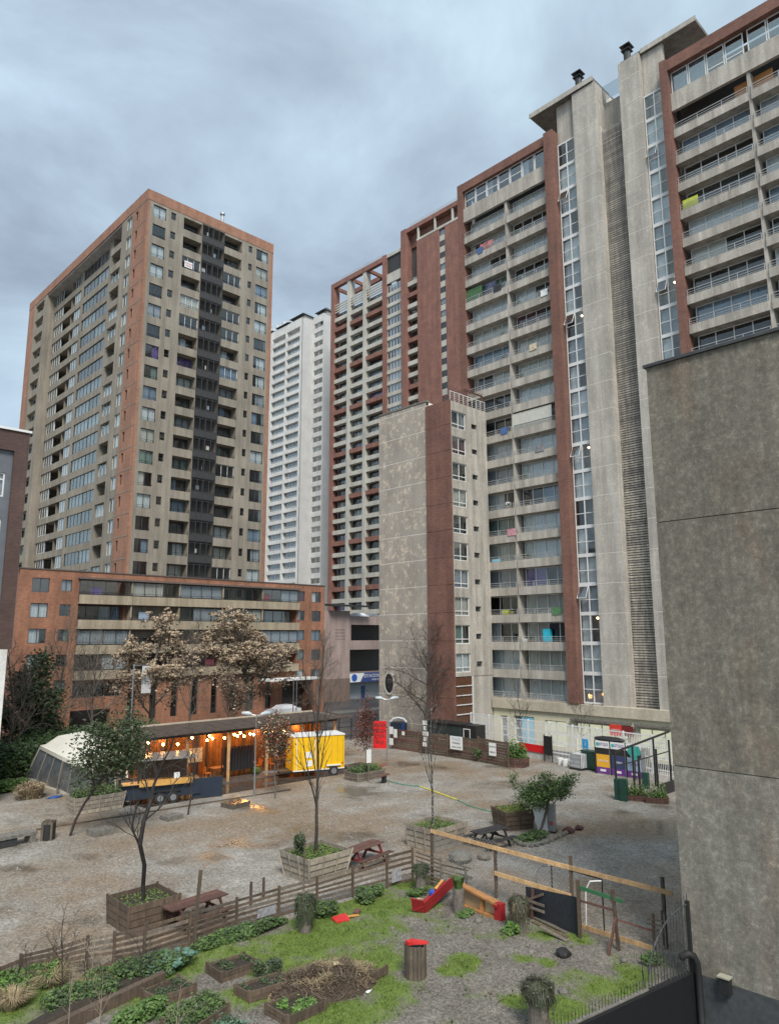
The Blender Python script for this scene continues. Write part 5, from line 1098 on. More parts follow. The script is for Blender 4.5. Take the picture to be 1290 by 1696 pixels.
# ---------------------------------------------------------------- glasshouse
M_TENT = plain('white_fabric', (0.62, 0.60, 0.52), .7, var=.06); M_PANEL = plain('tent_pane', (.17, .19, .21), .3, var=.35, scale=2)
Bp = [Vector((18.4, 56.9, 0)), Vector((18.9, 51.6, 0)), Vector((19.6, 47.5, 0)), Vector((23.0, 46.9, 0)), Vector((25, 51.5, 0)), Vector((24, 57, 0))]; cc = Vector((21.8, 52.2, 0))
t = thing('glasshouse', 'white framed glasshouse with slanting walls at the left end of the pergola', 'glasshouse', cc)
Bp = [G(41, 1293), G(95, 1310), G(146, 1337)]; Bp += [Bp[2]+Vector((3.2, 1.5, 0)), Bp[2]+Vector((3.6, 6.5, 0)), Bp[0]+Vector((4.2, .8, 0))]; cc = sum(Bp, Vector())/6; t.location = cc
Tp = [G(68, 1238, 2.5), G(106, 1257, 2.5), G(152, 1276, 2.5)]+[cc+(p-cc)*.85+Vector((0, 0, 2.5)) for p in Bp[3:]]; Up = [cc+(p-cc)*.6+Vector((0, 0, 3.2)) for p in Tp]; Up = [Vector((p.x, p.y, 3.3)) for p in Up]
for i in range(6):
    j = (i+1) % 6; a, b_, c_1, d_1 = Bp[i]-cc, Bp[j]-cc, Tp[j]-cc, Tp[i]-cc
    part('sill', MB().beam(a+Vector((0, 0, .15)), b_+Vector((0, 0, .15)), .12, .3, M_TENT), t); part('frame_bar', MB().beam(a, d_1, .14, .14, M_TENT), t); part('top_bar', MB().beam(d_1, c_1, .16, .25, M_TENT), t)
    for k in range(3):
        f0, f1 = k/3+.02, (k+1)/3-.02; part('pane', MB().quad(a.lerp(b_, f0), a.lerp(b_, f1), d_1.lerp(c_1, f1), d_1.lerp(c_1, f0), M_PANEL), t)
        if k: part('mullion', MB().beam(a.lerp(b_, k/3), d_1.lerp(c_1, k/3), .07, .07, M_TENT), t)
    part('roof_panel', MB().quad(d_1, c_1, Up[j]-cc, Up[i]-cc, M_TENT), t)
part('roof_cap', MB().poly([u-cc for u in Up], M_TENT), t)
part('inner_bench', MB().box(-1, 1.5, -1, 1.5, 0, .8, M_WGR), t)
P = G(90, 1322); thing('tarpaulin', 'small blue sheet on the ground at the foot of the white glasshouse', 'tarp', P, me=icos((0, 0, .03), .45, plain('blue_sheet', (0.02, 0.08, 0.30), .5), 1, .3, (1.2, .6, .2)).mesh('tarpaulin'))
P = G(95, 1315); thing('leaning_pole', 'dark pole leaning against the white glasshouse', 'pole', P, me=MB().tube([(0, 0, 0), (.4, 1.0, 2.0)], .04, 6, M_BLACK).mesh('leaning_pole'))
# ---------------------------------------------------------------- planters
def planter(label, cs, h, flare, mat, plants=None, seed=1, nsl=4, soilz=.82):
    """cs: four ground corners"""
    c0 = sum(cs, Vector())/4; t = thing('timber_planter', label, 'planter', (c0.x, c0.y, 0)); lo = [(p-c0) for p in cs]; rg = random.Random(seed)
    for i in range(4):
        a, b_ = lo[i], lo[(i+1) % 4]; A2, B2_ = a*(1+flare), b_*(1+flare)
        for k in range(nsl):
            z0, z1 = h*k/nsl+.012, h*(k+1)/nsl-.012; f0, f1 = k/nsl, (k+1)/nsl
            p0, p1 = a.lerp(A2, (f0+f1)/2), b_.lerp(B2_, (f0+f1)/2); part('board', MB().beam(p0+Vector((0, 0, (z0+z1)/2)), p1+Vector((0, 0, (z0+z1)/2)), .035, z1-z0, mat), t)
        part('corner_post', MB().beam(a*1.03, A2*1.03+Vector((0, 0, h+.03)), .07, .07, mat), t)
        n_ = max(1, int((a-b_).length/.55))
        for k in range(1, n_): 
            q = a.lerp(b_, k/n_); q2 = A2.lerp(B2_, k/n_); off = Vector((q.x, q.y, 0)).normalized()*.04; part('batten', MB().beam(q+off, q2+off+Vector((0, 0, h)), .05, .05, mat), t)
    S2 = [p*(1+flare*soilz)*.96+Vector((0, 0, h*soilz)) for p in lo]; part('soil', MB().poly(S2, M_SOIL), t)
    if plants:
        b = MB(); 
        for q in plants[0]: b.mid(q)
        for i in range(plants[1]):
            u, v = rg.random(), rg.random(); p = S2[0].lerp(S2[1], u).lerp(S2[3].lerp(S2[2], u), v)*.95; p.z = h*soilz+abs(rg.gauss(0, plants[2])); a = Vector((rg.gauss(0, 1), rg.gauss(0, 1), rg.gauss(0, .7))).normalized()*plants[3]; c_2 = a.orthogonal().normalized()*plants[3]*.5
            b.quad(p-a, p+c_2, p+a, p-c_2, rg.choice(plants[0]))
        part('ground_cover', b, t, kind='stuff')
    return t
def rect(c, lx, ly, az):
    u_ = Vector((math.cos(az), math.sin(az), 0)); v_ = Vector((-u_.y, u_.x, 0)); return [c-u_*lx/2-v_*ly/2, c+u_*lx/2-v_*ly/2, c+u_*lx/2+v_*ly/2, c-u_*lx/2+v_*ly/2]
g0 = [M_LGR, M_GRASS]
planter('dark stained square timber planter with the black trunked tree', rect(Vector((B1.x-.0, B1.y+.05, 0)), 1.75, 1.6, R(0)), .95, .06, M_WDK, (g0, 380, .03, .045), 1)
planter('pale slatted timber planter with the tall slender tree', rect(Vector((B2.x, B2.y, 0)), 1.9, 1.7, R(0)), 1.0, .22, M_WPA, (g0, 1000, .06, .05), 2)
planter('grey slatted planter with the spotted birch at the fence corner', rect(Vector((B3.x+.1, B3.y-.1, 0)), 2.0, 1.7, R(0)), 1.05, .14, M_WPA, (g0, 700, .08, .05), 3)
P = G(157, 1342); planter('pale timber planter with trailing plants in front of the glasshouse', rect(P, 2.6, 1.3, R(-2)), .95, .12, M_WPA, ([M_LOL, M_LGR], 1800, .28, .08), 4)
P = G(604, 1290); planter('low planter full of green plants with a white notice near the red panel', rect(P, 2.4, 1.3, R(0)), .6, .05, M_WGR, ([M_LGR, M_LDG], 2200, .18, .08), 5)
P = G(850, 1370); planter('weathered pallet planter with yellow green moss beside the white cabinet', rect(P, 1.5, 1.3, R(-25)), .95, .15, M_WDK, ([leafmat('mossy_yellow', (0.16, 0.15, 0.02), (0.26, 0.24, 0.04)), M_LGR], 1500, .12, .06), 6)
P = G(856, 1270); planter('wooden planter with a leafy plant at the right end of the board fence', rect(P, 1.5, .9, R(-80)), .7, .05, M_WDR, ([M_LGR, leafmat('mid_green', (.06, .14, .02), (.12, .2, .05))], 1800, .55, .1), 7)
for i, (x, y) in enumerate(((1052, 1326), (1088, 1330))): P = G(x, y); planter(('small wooden box planter left under the black frame', 'small wooden box planter right under the black frame')[i], rect(P, 1.2, .55, R(-60)), .35, .05, M_WDR, ([M_LGR], 700, .3, .07), 8+i)
P = G(855, 1362); tree('sapling', 'thin sapling growing from the mossy pallet planter', Vector((P.x, P.y, .9)), PV(852, 1275, P)-.9, .9, 91, nleaf=260, leaf=M_LGR, lsize=.06, clump=.1, trunk_r=.02, lv=2, nc=(5, 4))
P = G(508, 1462); thing('shrub', 'upright dark shrub in the left corner of the pale planter', 'shrub', (B2.x-.75, B2.y+.1, .8), me=leafball(900, .3, .3, 1.0, [M_LDG, M_LOL], random.Random(21), .05).mesh('shrub'))
P = G(610, 1296); t = thing('notice_board', 'small white notice on a stake in front of the green planter', 'sign', P); part('stake', MB().box(-.03, .03, -.03, .03, 0, 1.6, M_WGR), t); part('board', MB().box(-.22, .22, -.06, -.03, 1.3, 2.2, M_WHT), t)
# ---------------------------------------------------------------- picnic tables
def picnic(label, c, az, L_, mat, leg):
    t = thing('picnic_table', label, 'picnic table', c, az, 'picnic tables')
    for i in range(5): part('tabletop_plank', MB().box(-L_/2, L_/2, -.37+i*.15, -.37+i*.15+.14, .74, .78, mat), t)
    for s in (-1, 1):
        for k in range(2): y = s*(.62+.15*k); part('bench_plank', MB().box(-L_/2, L_/2, min(y, y+.13*s), max(y, y+.13*s), .43, .47, mat), t)
        x = s*(L_/2-.35); part('seat_support', MB().box(x-.03, x+.03, -.85, .85, .35, .43, leg), t); part('top_support', MB().box(x-.03, x+.03, -.36, .36, .67, .74, leg), t)
        for q in (-1, 1): part('leg', MB().beam((x+.05, q*.28, .70), (x+.05, q*.66, 0), .06, .10, leg), t)
        part('brace', MB().beam((x, 0, .38), (x*.3, 0, .72), .05, .08, leg), t)
P = G(322, 1530); picnic('red brown picnic table between the nearest planter and the tall fence post', P, R(3), 2.3, M_WDR, M_WDR)
P = G(601, 1432); picnic('red brown picnic table right of the pale slatted planter', P, R(8), 2.2, M_WDR, plain('red_legs', (0.16, .02, .02), .6))
P = G(812, 1402); picnic('dark picnic table beyond the timber and mesh fence', P, R(-6), 2.0, M_WBL, M_WBL)
# ---------------------------------------------------------------- slabs, bench, bins
def slabstone(label, x, y, w_, d_2, h_2, az=0, mat=M_STONE): thing('stone_slab', label, 'stone seat', G(x, y), az, 'low seats on the plaza', me=MB().box(-w_/2, w_/2, -d_2/2, d_2/2, 0, h_2, mat).mesh('stone_slab'))
M_WETST = plain('wet_stone', (0.10, 0.085, .07), .12, var=.3)
slabstone('low wet square seat reflecting the orange lights', 390, 1336, 1.35, 1.1, .28, R(8), M_WETST); slabstone('low stone seat left of the black tree trunk', 167, 1382, 1.1, .9, .28, R(8), M_STONE); slabstone('low stone seat in front of the bare sapling', 284, 1357, 1.0, .8, .22, R(8), M_STONE)
P = G(20, 1400); t = thing('concrete_bench', 'long concrete bench at the left edge of the plaza', 'bench', P, R(3)); part('seat', MB().box(-2.2, 1.0, -.4, .4, .38, .52, M_STONE), t); part('support', MB().box(-2.1, .1, -.34, .34, 0, .38, plain('recess_shade', (.03, .03, .03), .9)), t); part('support', MB().box(.7, .98, -.38, .38, 0, .38, M_STONE), t)  # near-black block under the seat paints in the shade of the recess
def barrel(label, P, h, r, mat, sides=8, top=None):
    t = thing('wooden_bin', label, 'litter bin', P, R(10), 'slatted wooden bins')
    for i in range(sides):
        a0, a1 = 2*math.pi*i/sides, 2*math.pi*(i+1)/sides
        for k in range(2):
            f0, f1 = k/2+.03, (k+1)/2-.03; p = Vector((math.cos(a0), math.sin(a0), 0))*r; q = Vector((math.cos(a1), math.sin(a1), 0))*r; u_ = p.lerp(q, f0); v_ = p.lerp(q, f1); i_ = rnd.uniform(.965, 1.03)
            part('slat', MB().hexa([u_*.92, v_*.92, v_, u_, u_*.92+Vector((0, 0, h*i_)), v_*.92+Vector((0, 0, h*i_)), v_+Vector((0, 0, h*i_)), u_+Vector((0, 0, h*i_))], mat), t)
    part('liner', MB().cyl((0, 0, .05), r*.85, h*.8, 12, M_BLACK), t); return t
M_BINW = wood('bin_wood', (0.10, 0.08, 0.06), .4)
P = G(688, 1619); barrel('octagonal slatted wooden bin with red plastic on top in the garden', P, PV(688, 1563, P), .34, M_BINW); hB = PV(688, 1563, P)
b = MB(); b.hexa([(-.2, -.1, 0), (.25, -.35, 0), (.33, -.2, 0), (-.12, .08, 0), (-.22, -.08, .12), (.22, -.33, .03), (.3, -.2, .04), (-.14, .06, .12)], plain('red_plastic', (0.55, .03, .03), .4)); b.box(-.32, -.12, -.12, .06, 0, .1, MATS['red_plastic']); thing('red_plastic_piece', 'broken red plastic piece lying on top of the octagonal bin', 'debris', (P.x, P.y, hB+.03), R(-10), me=b.mesh('red_plastic_piece'))
P = G(79, 1391); barrel('slatted wooden bin on the plaza beside the concrete bench', P, PV(79, 1360, P), .40, M_BINW, 4)
# ---------------------------------------------------------------- board fence with panels along the shops
px_ = [650, 694, 741, 793, 842]; bz_ = [1240, 1247, 1254, 1262, 1272]; tz_ = [1207, 1212, 1218, 1222, 1232]
t = thing('board_fence', 'weathered horizontal board fence closing off the plaza before the gable', 'fence', G(741, 1254))
c0 = t.location.copy()
for i in range(5):
    P = G(px_[i], bz_[i]); h = PV(px_[i], tz_[i], P); part('post', MB().box(-.06, .06, -.06, .06, 0, h+.1, M_WDK), t, loc=(P.x-c0.x, P.y-c0.y, 0))
    if i < 4:
        Q = G(px_[i+1], bz_[i+1]); nbd = 9
        for k in range(nbd): z = (k+.5)*h/nbd; part('board', MB().beam(P-c0+Vector((0, 0, z)), Q-c0+Vector((0, 0, z)), .04, h/nbd-.02, M_WDK if (i+k) % 4 else M_WDR), t)
def signboard(label, x, y0, y1, X_, w_, txt=None, bg=M_WHT, post=False):
    P = UX(x, y1, X_); z1 = UX(x, y0, X_).z; t = thing('poster', label, 'poster', (X_, P.y, P.z), -math.pi/2); part('sheet', MB().box(-w_/2, w_/2, -.03, 0, 0, z1-P.z, bg), t)
    if txt:
        for i, (s, sz, mt) in enumerate(txt): textob('lettering', s, sz, (0, -.035, (z1-P.z)*(1-(i+.7)/(len(txt)+.3))), 0, mt, t)
    return t
M_INK = plain('black_ink', (.03, .03, .03), .6)
signboard('large white poster on the board fence', 756, 1220, 1242, 47.2, 1.35, [('PLAZA', .32, M_CUR[3]), ('HORARIO', .2, M_INK), ('10:00 A 20:00', .18, M_INK)])
signboard('narrow white and black poster on the right panel of the board fence', 816, 1231, 1252, 47.0, .7, [('EVENTOS', .15, M_INK), ('MENU', .2, M_INK)])
for i, (x, y0, y1, w_) in enumerate(((648, 1204, 1216, .5), (655, 1208, 1222, .4), (648, 1223, 1234, .5), (668, 1212, 1218, .3))): signboard(('upper left white sheet beside the red panel', 'second white sheet beside the red panel', 'lower white sheet beside the red panel', 'smallest white sheet beside the red panel')[i], x, y0, y1, 46.9, w_)
P = G(629, 1240); P2 = UX(629, 1240, 48.5); t = thing('red_sign_board', 'tall red panel with black scrawled lettering beside the lamp post', 'sign', G(629, 1240), -math.pi/2+R(40)); hh = PV(629, 1195, t.location)
part('panel', MB().box(-.62, .62, 0, .3, 0, hh, plain('bright_red', (0.62, 0.012, 0.015), .35)), t)
for i, s in enumerate(('SUPER', 'PIZZA', 'CAFE', 'BAR')): textob('lettering', s, .42, (0, -.012, hh-.35-i*.5), 0, M_INK, t)
P = G(660, 1250); P = Vector((50.5, UX(660, 1200, 50.5).y, 0)); t = thing('container', 'blue and dark container with a white curved top behind the board fence', 'container', P, R(-60)); part('body', MB().box(-.7, .7, -.5, .5, 0, 1.9, M_NAVY), t); part('side_panel', MB().box(.45, .72, -.52, -.502, .3, 1.85, plain('royal_blue', (.02, .06, .22), .4)), t)
b = MB(); b.tube([(-.8, 0, 1.9), (-.5, 0, 2.2), (0, 0, 2.3), (.5, 0, 2.2), (.8, 0, 1.9)], .12, 6, M_WHT); part('curved_top', b, t)
P = UX(735, 1200, 49.6); t = thing('dark_hut', 'dark green low hut behind the board fence at the foot of the brick strip', 'hut', (49.6, P.y, 0), -math.pi/2); part('body', MB().box(-2.1, 1.9, 0, 1.5, 0, 2.35, plain('dark_green_panel', (.03, .04, .037), .5)), t); part('roof', MB().box(-2.2, 2.0, -.1, 1.6, 2.35, 2.45, M_BLACK), t); part('shelf_of_bottles', MB().box(-.6, .6, -.1, -.003, 1.0, 1.15, M_WHT), t)
P = UX(773, 1200, 49.8); t = thing('dark_door_hut', 'black cabin with a white framed door panel beside the glazed stair', 'hut', (49.8, P.y, 0), -math.pi/2); part('body', MB().box(-1.1, 1.0, 0, 1.3, 0, 2.4, M_BLACK), t); b = MB()
for x0, x1, z0, z1 in ((-.4, -.34, .6, 2.1), (.3, .36, .6, 2.1), (-.34, .3, .6, .66), (-.34, .3, 2.04, 2.1)): b.box(x0, x1, -.03, -.003, z0, z1, M_WHT)
part('door_frame', b, t)
P = G(746, 1252); thing('potted_plant', 'dark barrel with a leafy plant before the large white poster', 'plant', P, me=add(MB().cyl((0, 0, 0), .28, .9, 12, M_BLACK), leafball(500, .5, .5, .7, [M_LGR, M_LDG], random.Random(31), .07, .9)).mesh('potted_plant'))
P = G(792, 1262); thing('potted_plant', 'small plant hanging over the board fence right of the large poster', 'plant', P, me=leafball(450, .45, .45, .8, [M_LGR, M_LDG], random.Random(32), .07, .3).mesh('potted_plant'))
P = UX(707, 1245, 47.0); t = thing('sheet_rack', 'stand of white papers and bags fixed to the board fence at the birch', 'rack', (46.9, P.y, 0), -math.pi/2)
for i in range(5): part('paper', MB().box(-.35+.1*(i % 2), .1+.1*(i % 3), -.05, -.02, .7+i*.45, 1.05+i*.45, M_WHT), t)
part('stake', MB().box(-.03, .03, -.01, .03, 0, 3.0, M_WGR), t)
# ---------------------------------------------------------------- white picket fence
Fa, Fb = G(790, 1246), G(1108, 1304); Fa = Vector((53.2, 44.2, 0)); Fb = Vector((49.6, 20.5, 0)); dirf = (Fb-Fa).normalized(); Lf_ = (Fb-Fa).length; azf = math.atan2(dirf.y, dirf.x)
t = thing('metal_fence', 'tall white metal fence on a low wall in front of the shops', 'fence', Fa, azf)
nseg = 10; SW = Lf_/nseg
for i in range(nseg): part('low_wall', cached('lowwall', lambda: MB().box(0.02, SW-.02, -.1, .1, 0, .45, plain('off_white_wall', (0.48, .46, .42), .8, var=.25)), 'low_wall') and MB().box(0.02, SW-.02, -.1, .1, 0, .45, MATS['off_white_wall']), t, loc=(i*SW, 0, 0))
for i in range(nseg+1): part('post', MB().box(-.06, .06, -.06, .06, .0, 3.1, M_WHT), t, loc=(i*SW, 0, 0))
for z in (.7, 1.5, 2.2, 2.95): part('rail', MB().box(0, Lf_, -.03, .03, z, z+.09, M_WHT), t)
pk = MB().box(-.018, .018, -.05, -.031, .45, 2.9, M_WHT).mesh('picket')
for i in range(170): ob('picket', pk, t, (i*Lf_/170, 0, 0))
def on_fence(px, off=-.3): # point along the picket fence seen at column px
    d = ray(px, 1240); A2 = Vector((d.x, d.y)); den = A2.x*dirf.y-A2.y*dirf.x; s = (Fa.x*dirf.y-Fa.y*dirf.x)/den; q = A2*s; return Vector((q.x, q.y, 0))+Vector((dirf.y, -dirf.x, 0))*(-off)*-1
nrm = Vector((-abs(dirf.y), 0, 0)); nrm = Vector((dirf.y, -dirf.x, 0)); 
if nrm.x > 0: nrm = -nrm
q0, q1 = on_fence(862, 0)+nrm*.15, on_fence(904, 0)+nrm*.15; thing('red_banner', 'long plain red banner tied low on the white fence', 'banner', q0, azf, me=MB().box(0, (q1-q0).length, -.02, 0, .55, 1.15, MATS['bright_red']).mesh('red_banner'))
q = on_fence(912, 0)+nrm*.3; t = thing('blackboard', 'black board between two posts in front of the white fence', 'board', q, azf); part('board', MB().box(-.4, .4, -.03, .0, .5, 2.0, M_BLACK), t)
for s in (-.42, .42): part('post', MB().box(s-.03, s+.03, -.04, .03, 0, 2.1, M_BLACK), t)
for i, px in enumerate((934, 944, 953, 957)):
    q = on_fence(px, 0)+nrm*(.5+.15*(i % 2)); thing('bucket', ('leftmost white bucket by the white fence', 'second white bucket by the white fence', 'third white bucket by the white fence', 'white bucket nearest the caged tank')[i], 'bucket', q, 0, 'white buckets by the fence', me=MB().tube([(0, 0, 0), (0, 0, .48)], [.2, .25], 12, M_WHT).mesh('bucket'))
q = on_fence(972, 0)+nrm*.9; t = thing('caged_tank', 'white plastic tank in a metal cage on a pallet beside the recycling station', 'tank', q, azf); part('tank', MB().box(-.5, .5, -.5, .5, .16, 1.15, plain('milky_plastic', (.5, .52, .52), .4)), t); b = MB()
for i in range(7):
    for s in (-.53, .53): b.box(-.53+i*.17, -.51+i*.17, s-.01, s+.01, .16, 1.18, M_STEEL); b.box(s-.011, s+.011, -.53+i*.17, -.51+i*.17, .16, 1.18, M_STEEL)
for z in (.2, .5, .8, 1.15): b.box(-.54, .54, -.545, -.531, z, z+.02, M_STEEL)
part('cage', b, t); part('pallet', MB().box(-.55, .55, -.55, .55, 0, .15, M_BLACK), t)
q = on_fence(984, 0)+nrm*.35; t = thing('green_container', 'dark green waste container behind the caged tank', 'container', q, azf); part('body', MB().box(-.7, .7, -.35, .35, .1, 1.3, plain('bottle_green', (.012, .05, .035), .4)), t); part('lid', MB().box(-.75, .75, -.4, .4, 1.3, 1.4, MATS['bottle_green']), t)
# recycling station
q = G(988, 1281); t0 = q; cols_ = [('orange', (0.70, 0.36, 0.03)), ('navy', (0.035, 0.045, 0.12)), ('pale_blue', (0.32, 0.42, 0.55))]; M_PUR = plain('purple_print', (0.14, 0.03, 0.22), .5)
for i, (nm, cl) in enumerate(cols_):
    t = thing('recycling_container', {'orange': 'recycling container with an orange front panel and purple foot', 'navy': 'recycling container with a dark navy front panel in the middle of the station', 'pale_blue': 'recycling container with a pale blue front panel behind the black frame'}[nm], 'recycling bin', (q.x+.05*i, q.y-i*1.2, 0), -math.pi/2, 'recycling station')
    part('body', MB().box(0, 1.16, .0, 1.3, .0, 2.0, M_STEEL), t); part('front_panel', MB().box(.06, 1.1, -.03, -.002, .5, 1.4, plain(nm+'_panel', cl, .45, var=.05)), t); part('foot_panel', MB().box(.06, 1.1, -.03, -.002, .06, .49, M_PUR), t); part('opening', MB().box(.06, 1.1, -.02, -.002, 1.42, 1.85, M_BLACK), t); part('header', MB().box(.02, 1.14, -.06, -.002, 1.87, 2.35, M_WHT), t)
    textob('lettering', 'STGO', .28, (.72, -.07, 2.12), 0, M_PUR, t); part('round_logo', MB().tube([(.22, -.075, 2.12), (.22, -.062, 2.12)], .13, 14, plain('logo_teal', (.05, .35, .35), .5)), t); textob('lettering', ('CARTON', 'VIDRIO', 'LATAS')[i], .2, (.58, -.035, .95), 0, M_WHT if i < 2 else M_PUR, t)
    part('frame_post', MB().box(-.03, .03, -.08, .0, 0, 2.4, M_BLACK), t); part('emblem', MB().box(.35, .8, -.035, -.031, .2, .36, M_WHT), t)
thing('canopy_cover', 'black rounded cover lying on top of the recycling containers', 'cover', (q.x+.5, q.y-.9, 2.45), 0, me=icos((0, 0, 0), 1.0, M_BLACK, 2, .03, (.5, 1.3, .22)).mesh('canopy_cover'))
t = thing('teal_board', 'teal diamond shaped board behind the black frame', 'board', (q.x-.4, q.y-3.3, 0), -math.pi/2); part('board', MB().poly([(-.55, 0, 1.9), (0, 0, 1.2), (.55, 0, 1.9), (.35, 0, 2.3), (-.3, 0, 2.3)], plain('teal', (.04, .30, .26), .5)), t); part('post', MB().box(-.03, .03, .01, .05, 0, 1.9, M_BLACK), t)
P = on_fence(971, 0)+nrm*.08; t = thing('blue_sign', 'small blue and white sign hung on the white fence', 'sign', P, azf); part('plate', MB().box(-.3, .3, -.04, -.02, 1.45, 2.15, plain('sign_blue', (.04, .30, .60), .4)), t); textob('lettering', 'i', .5, (0, -.045, 1.8), 0, M_WHT, t)
# black frame with sloping top
a = G(1022, 1322); zt_ = PV(1022, 1246, a); e_ = UY(1108, 1212, a.y-.3)
t = thing('stair_canopy', 'black metal frame with a sloping top bar in front of the recycling station', 'frame', a)
part('top_bar', MB().beam((0, 0, zt_), (e_.x-a.x, e_.y-a.y, e_.z), .09, .12, M_BLACK), t); dx, dy, dz = e_.x-a.x, e_.y-a.y, e_.z-zt_
for f in (0, .30, .68): part('post', MB().box(dx*f-.05, dx*f+.05, dy*f-.05, dy*f+.05, 0, zt_+dz*f, M_BLACK), t)
part('handrail', MB().beam((dx*.1, dy*.1, 1.9), (dx*.95, dy*.95, 2.1), .06, .06, M_BLACK), t)
for f, off in ((.05, -1.4), (.30, -1.7), (.62, -1.5)): part('post', MB().box(dx*f-.05, dx*f+.05, off-.05, off+.05, 0, 2.6+f, M_BLACK), t)
part('low_wall', MB().box(2.6, 5.6, -1.7, -1.6, 0, .7, M_BLACK), t)
for x, y, hgt, lb_ in ((1025, 1325, 1.25, 'slim dark green pillar left of the pair under the black frame'), (1034, 1327, 1.3, 'slim dark green pillar right of the pair under the black frame'), (1070, 1306, 1.0, 'dark green block behind the black frame')):
    thing('green_pillar', lb_, 'pillar', G(x, y), R(10), 'dark green pillars', me=MB().box(-.2, .2, -.2, .2, 0, hgt, MATS['bottle_green']).mesh('green_pillar'))
# white cabinet, stones
P = G(893, 1379); hC = PV(893, 1332, P); t = thing('white_cabinet', 'white two sided cabinet panel standing behind the small green tree', 'cabinet', P, R(-65))
part('left_panel', MB().hexa([(-.05, 0, 0), (.45, 0, 0), (.45, .5, 0), (-.05, .5, 0), (-.35, -.05, hC), (.42, 0, hC), (.42, .5, hC), (-.35, .5, hC)], M_WHT), t); part('right_panel', MB().box(.46, .82, .02, .5, .1, hC*.98, M_STEEL), t); part('round_mark', MB().tube([(.63, .0, hC*.35), (.63, .018, hC*.35)], .11, 12, plain('pink_mark', (.35, .08, .08), .5)), t); part('base', MB().box(-.1, .85, .02, .5, 0, .09, M_BLACK), t)
rgs = random.Random(12)
for i, (x, y, s, lb_, mt) in enumerate([(942, 1380, .33, 'dark red boulder right of the small green tree', plain('dark_red_stone', (.07, .025, .022), .6)), (959, 1375, .25, 'flat red brown stone at the tip of the stone border', MATS['dark_red_stone'] if 'dark_red_stone' in MATS else None), (802, 1424, .32, 'hollow tree stump beside the flat rock beyond the mesh fence', M_WGR), (762, 1428, .55, 'broad flat grey rock behind the slat fence return', M_STONE), (933, 1585, .26, 'black round stone in the garden near the fallen planks', M_BLACK), (932, 1646, .17, 'small brown stone near the hairy post in the garden', M_STONE), (792, 1529, .16, 'small pale stone below the wooden counter', M_STONE), (775, 1527, .12, 'pale pebble left of the wooden counter', M_STONE), (1033, 1594, .13, 'pale stone at the foot of the diagonal prop', M_STONE), (650, 1540, .1, 'little pale stone on the grass edge', M_STONE), (880, 1580, .12, 'flat stone left of the black round stone', M_STONE)]):
    P = G(x, y); thing('stone', lb_, 'stone', P, me=icos((0, 0, s*.35), s, mt, 2, .14, (1, .9, .6), rgs).mesh('stone'))
# bordered bed round the green tree
t = thing('stone_bed', 'low stone edged plant bed round the small green tree', 'plant bed', G(880, 1390)); c0 = t.location.copy(); ring = [(846, 1388), (862, 1402), (885, 1404), (910, 1396), (935, 1384), (950, 1376)]
for i in range(len(ring)-1):
    A2, B2_ = G(*ring[i])-c0, G(*ring[i+1])-c0; n_ = max(2, int((A2-B2_).length/.35))
    for k in range(n_): q = A2.lerp(B2_, (k+.5)/n_); part('edging_stone', icos((0, 0, .08), .17, M_STONE, 1, .2, (1.1, .8, .7), rgs), t, loc=(q.x, q.y, 0))
part('ground_cover', add(leafball(900, 1.2, .7, .35, [M_LGR, M_LDG], random.Random(41), .07), leafball(300, .5, .4, .25, [M_LGR], random.Random(42), .06)), t, kind='stuff')
# hose and pole on the ground
P0, P1 = G(696, 1304), G(757, 1326); thing('yellow_pole', 'long yellow pole lying on the wet gravel', 'pole', (0, 0, 0), me=MB().tube([P0+Vector((0, 0, .04)), P1+Vector((0, 0, .04))], .045, 6, plain('yellow_pole_paint', (.55, .50, .08), .5)).mesh('yellow_pole'))
def hose(label, pts, mat): 
    q = [G(*p)+Vector((0, 0, .03)) for p in pts]; thing('garden_hose', label, 'hose', (0, 0, 0), me=MB().tube(q, .03, 5, mat).mesh('garden_hose'))
M_HOSE = plain('green_hose', (.04, .22, .14), .4); hose('green hose running right from the yellow pole over the gravel', [(757, 1326), (775, 1335), (795, 1341), (820, 1347), (835, 1354)], M_HOSE); hose('thin green hose running left from the yellow pole to the planter', [(640, 1294), (660, 1299), (678, 1302), (697, 1304)], M_HOSE)
# small bench near planter
P = G(636, 1297); t = thing('small_stool', 'small dark stool beside the low green planter', 'stool', P, R(20)); part('seat', MB().box(-.7, .5, -.2, .2, .5, .56, M_WDR), t); part('support', MB().box(-.15, .15, -.12, .12, 0, .5, M_BLACK), t)
# ================================================================== GARDEN FENCES
rgf = random.Random(17)
bp = [(-25, 1645, 1604), (31, 1625, 1584), (86, 1618, 1570), (141, 1610, 1553), (188, 1604, 1545), (237, 1596, 1533), (312, 1571, 1512), (391, 1541, 1489), (461, 1521, 1470), (525, 1502, 1454), (584, 1487, 1436), (641, 1473, 1417), (684, 1462, 1406)]
t = thing('slat_fence', 'long low fence of dark weathered horizontal slats between the garden and the plaza', 'fence', G(391, 1541)); c0 = t.location.copy()
PB = [(G(x, y), PV(x, yt, G(x, y))) for x, y, yt in bp]
for i, (P, h) in enumerate(PB):
    part('post', MB().beam(P-c0, P-c0+Vector((rgf.uniform(-.03, .03), 0, h+.05)), .09, .07, M_WDK), t)
    if i:
        Q, hq = PB[i-1]
        for k in range(6):
            f = (k+.6)/6.1; z0, z1 = hq*f+rgf.uniform(-.02, .02), h*f+rgf.uniform(-.02, .02)
            if i in (1,) and k == 5: continue
            off = Vector((0, .05 if k % 2 else .045, 0)); part('slat', MB().beam(Q-c0+off+Vector((0, 0, z0)), P-c0+off+Vector((0.01, 0, z1)),   .022, .09+rgf.uniform(-.015, .02), M_WDK if rgf.random() < .75 else M_WGR), t)
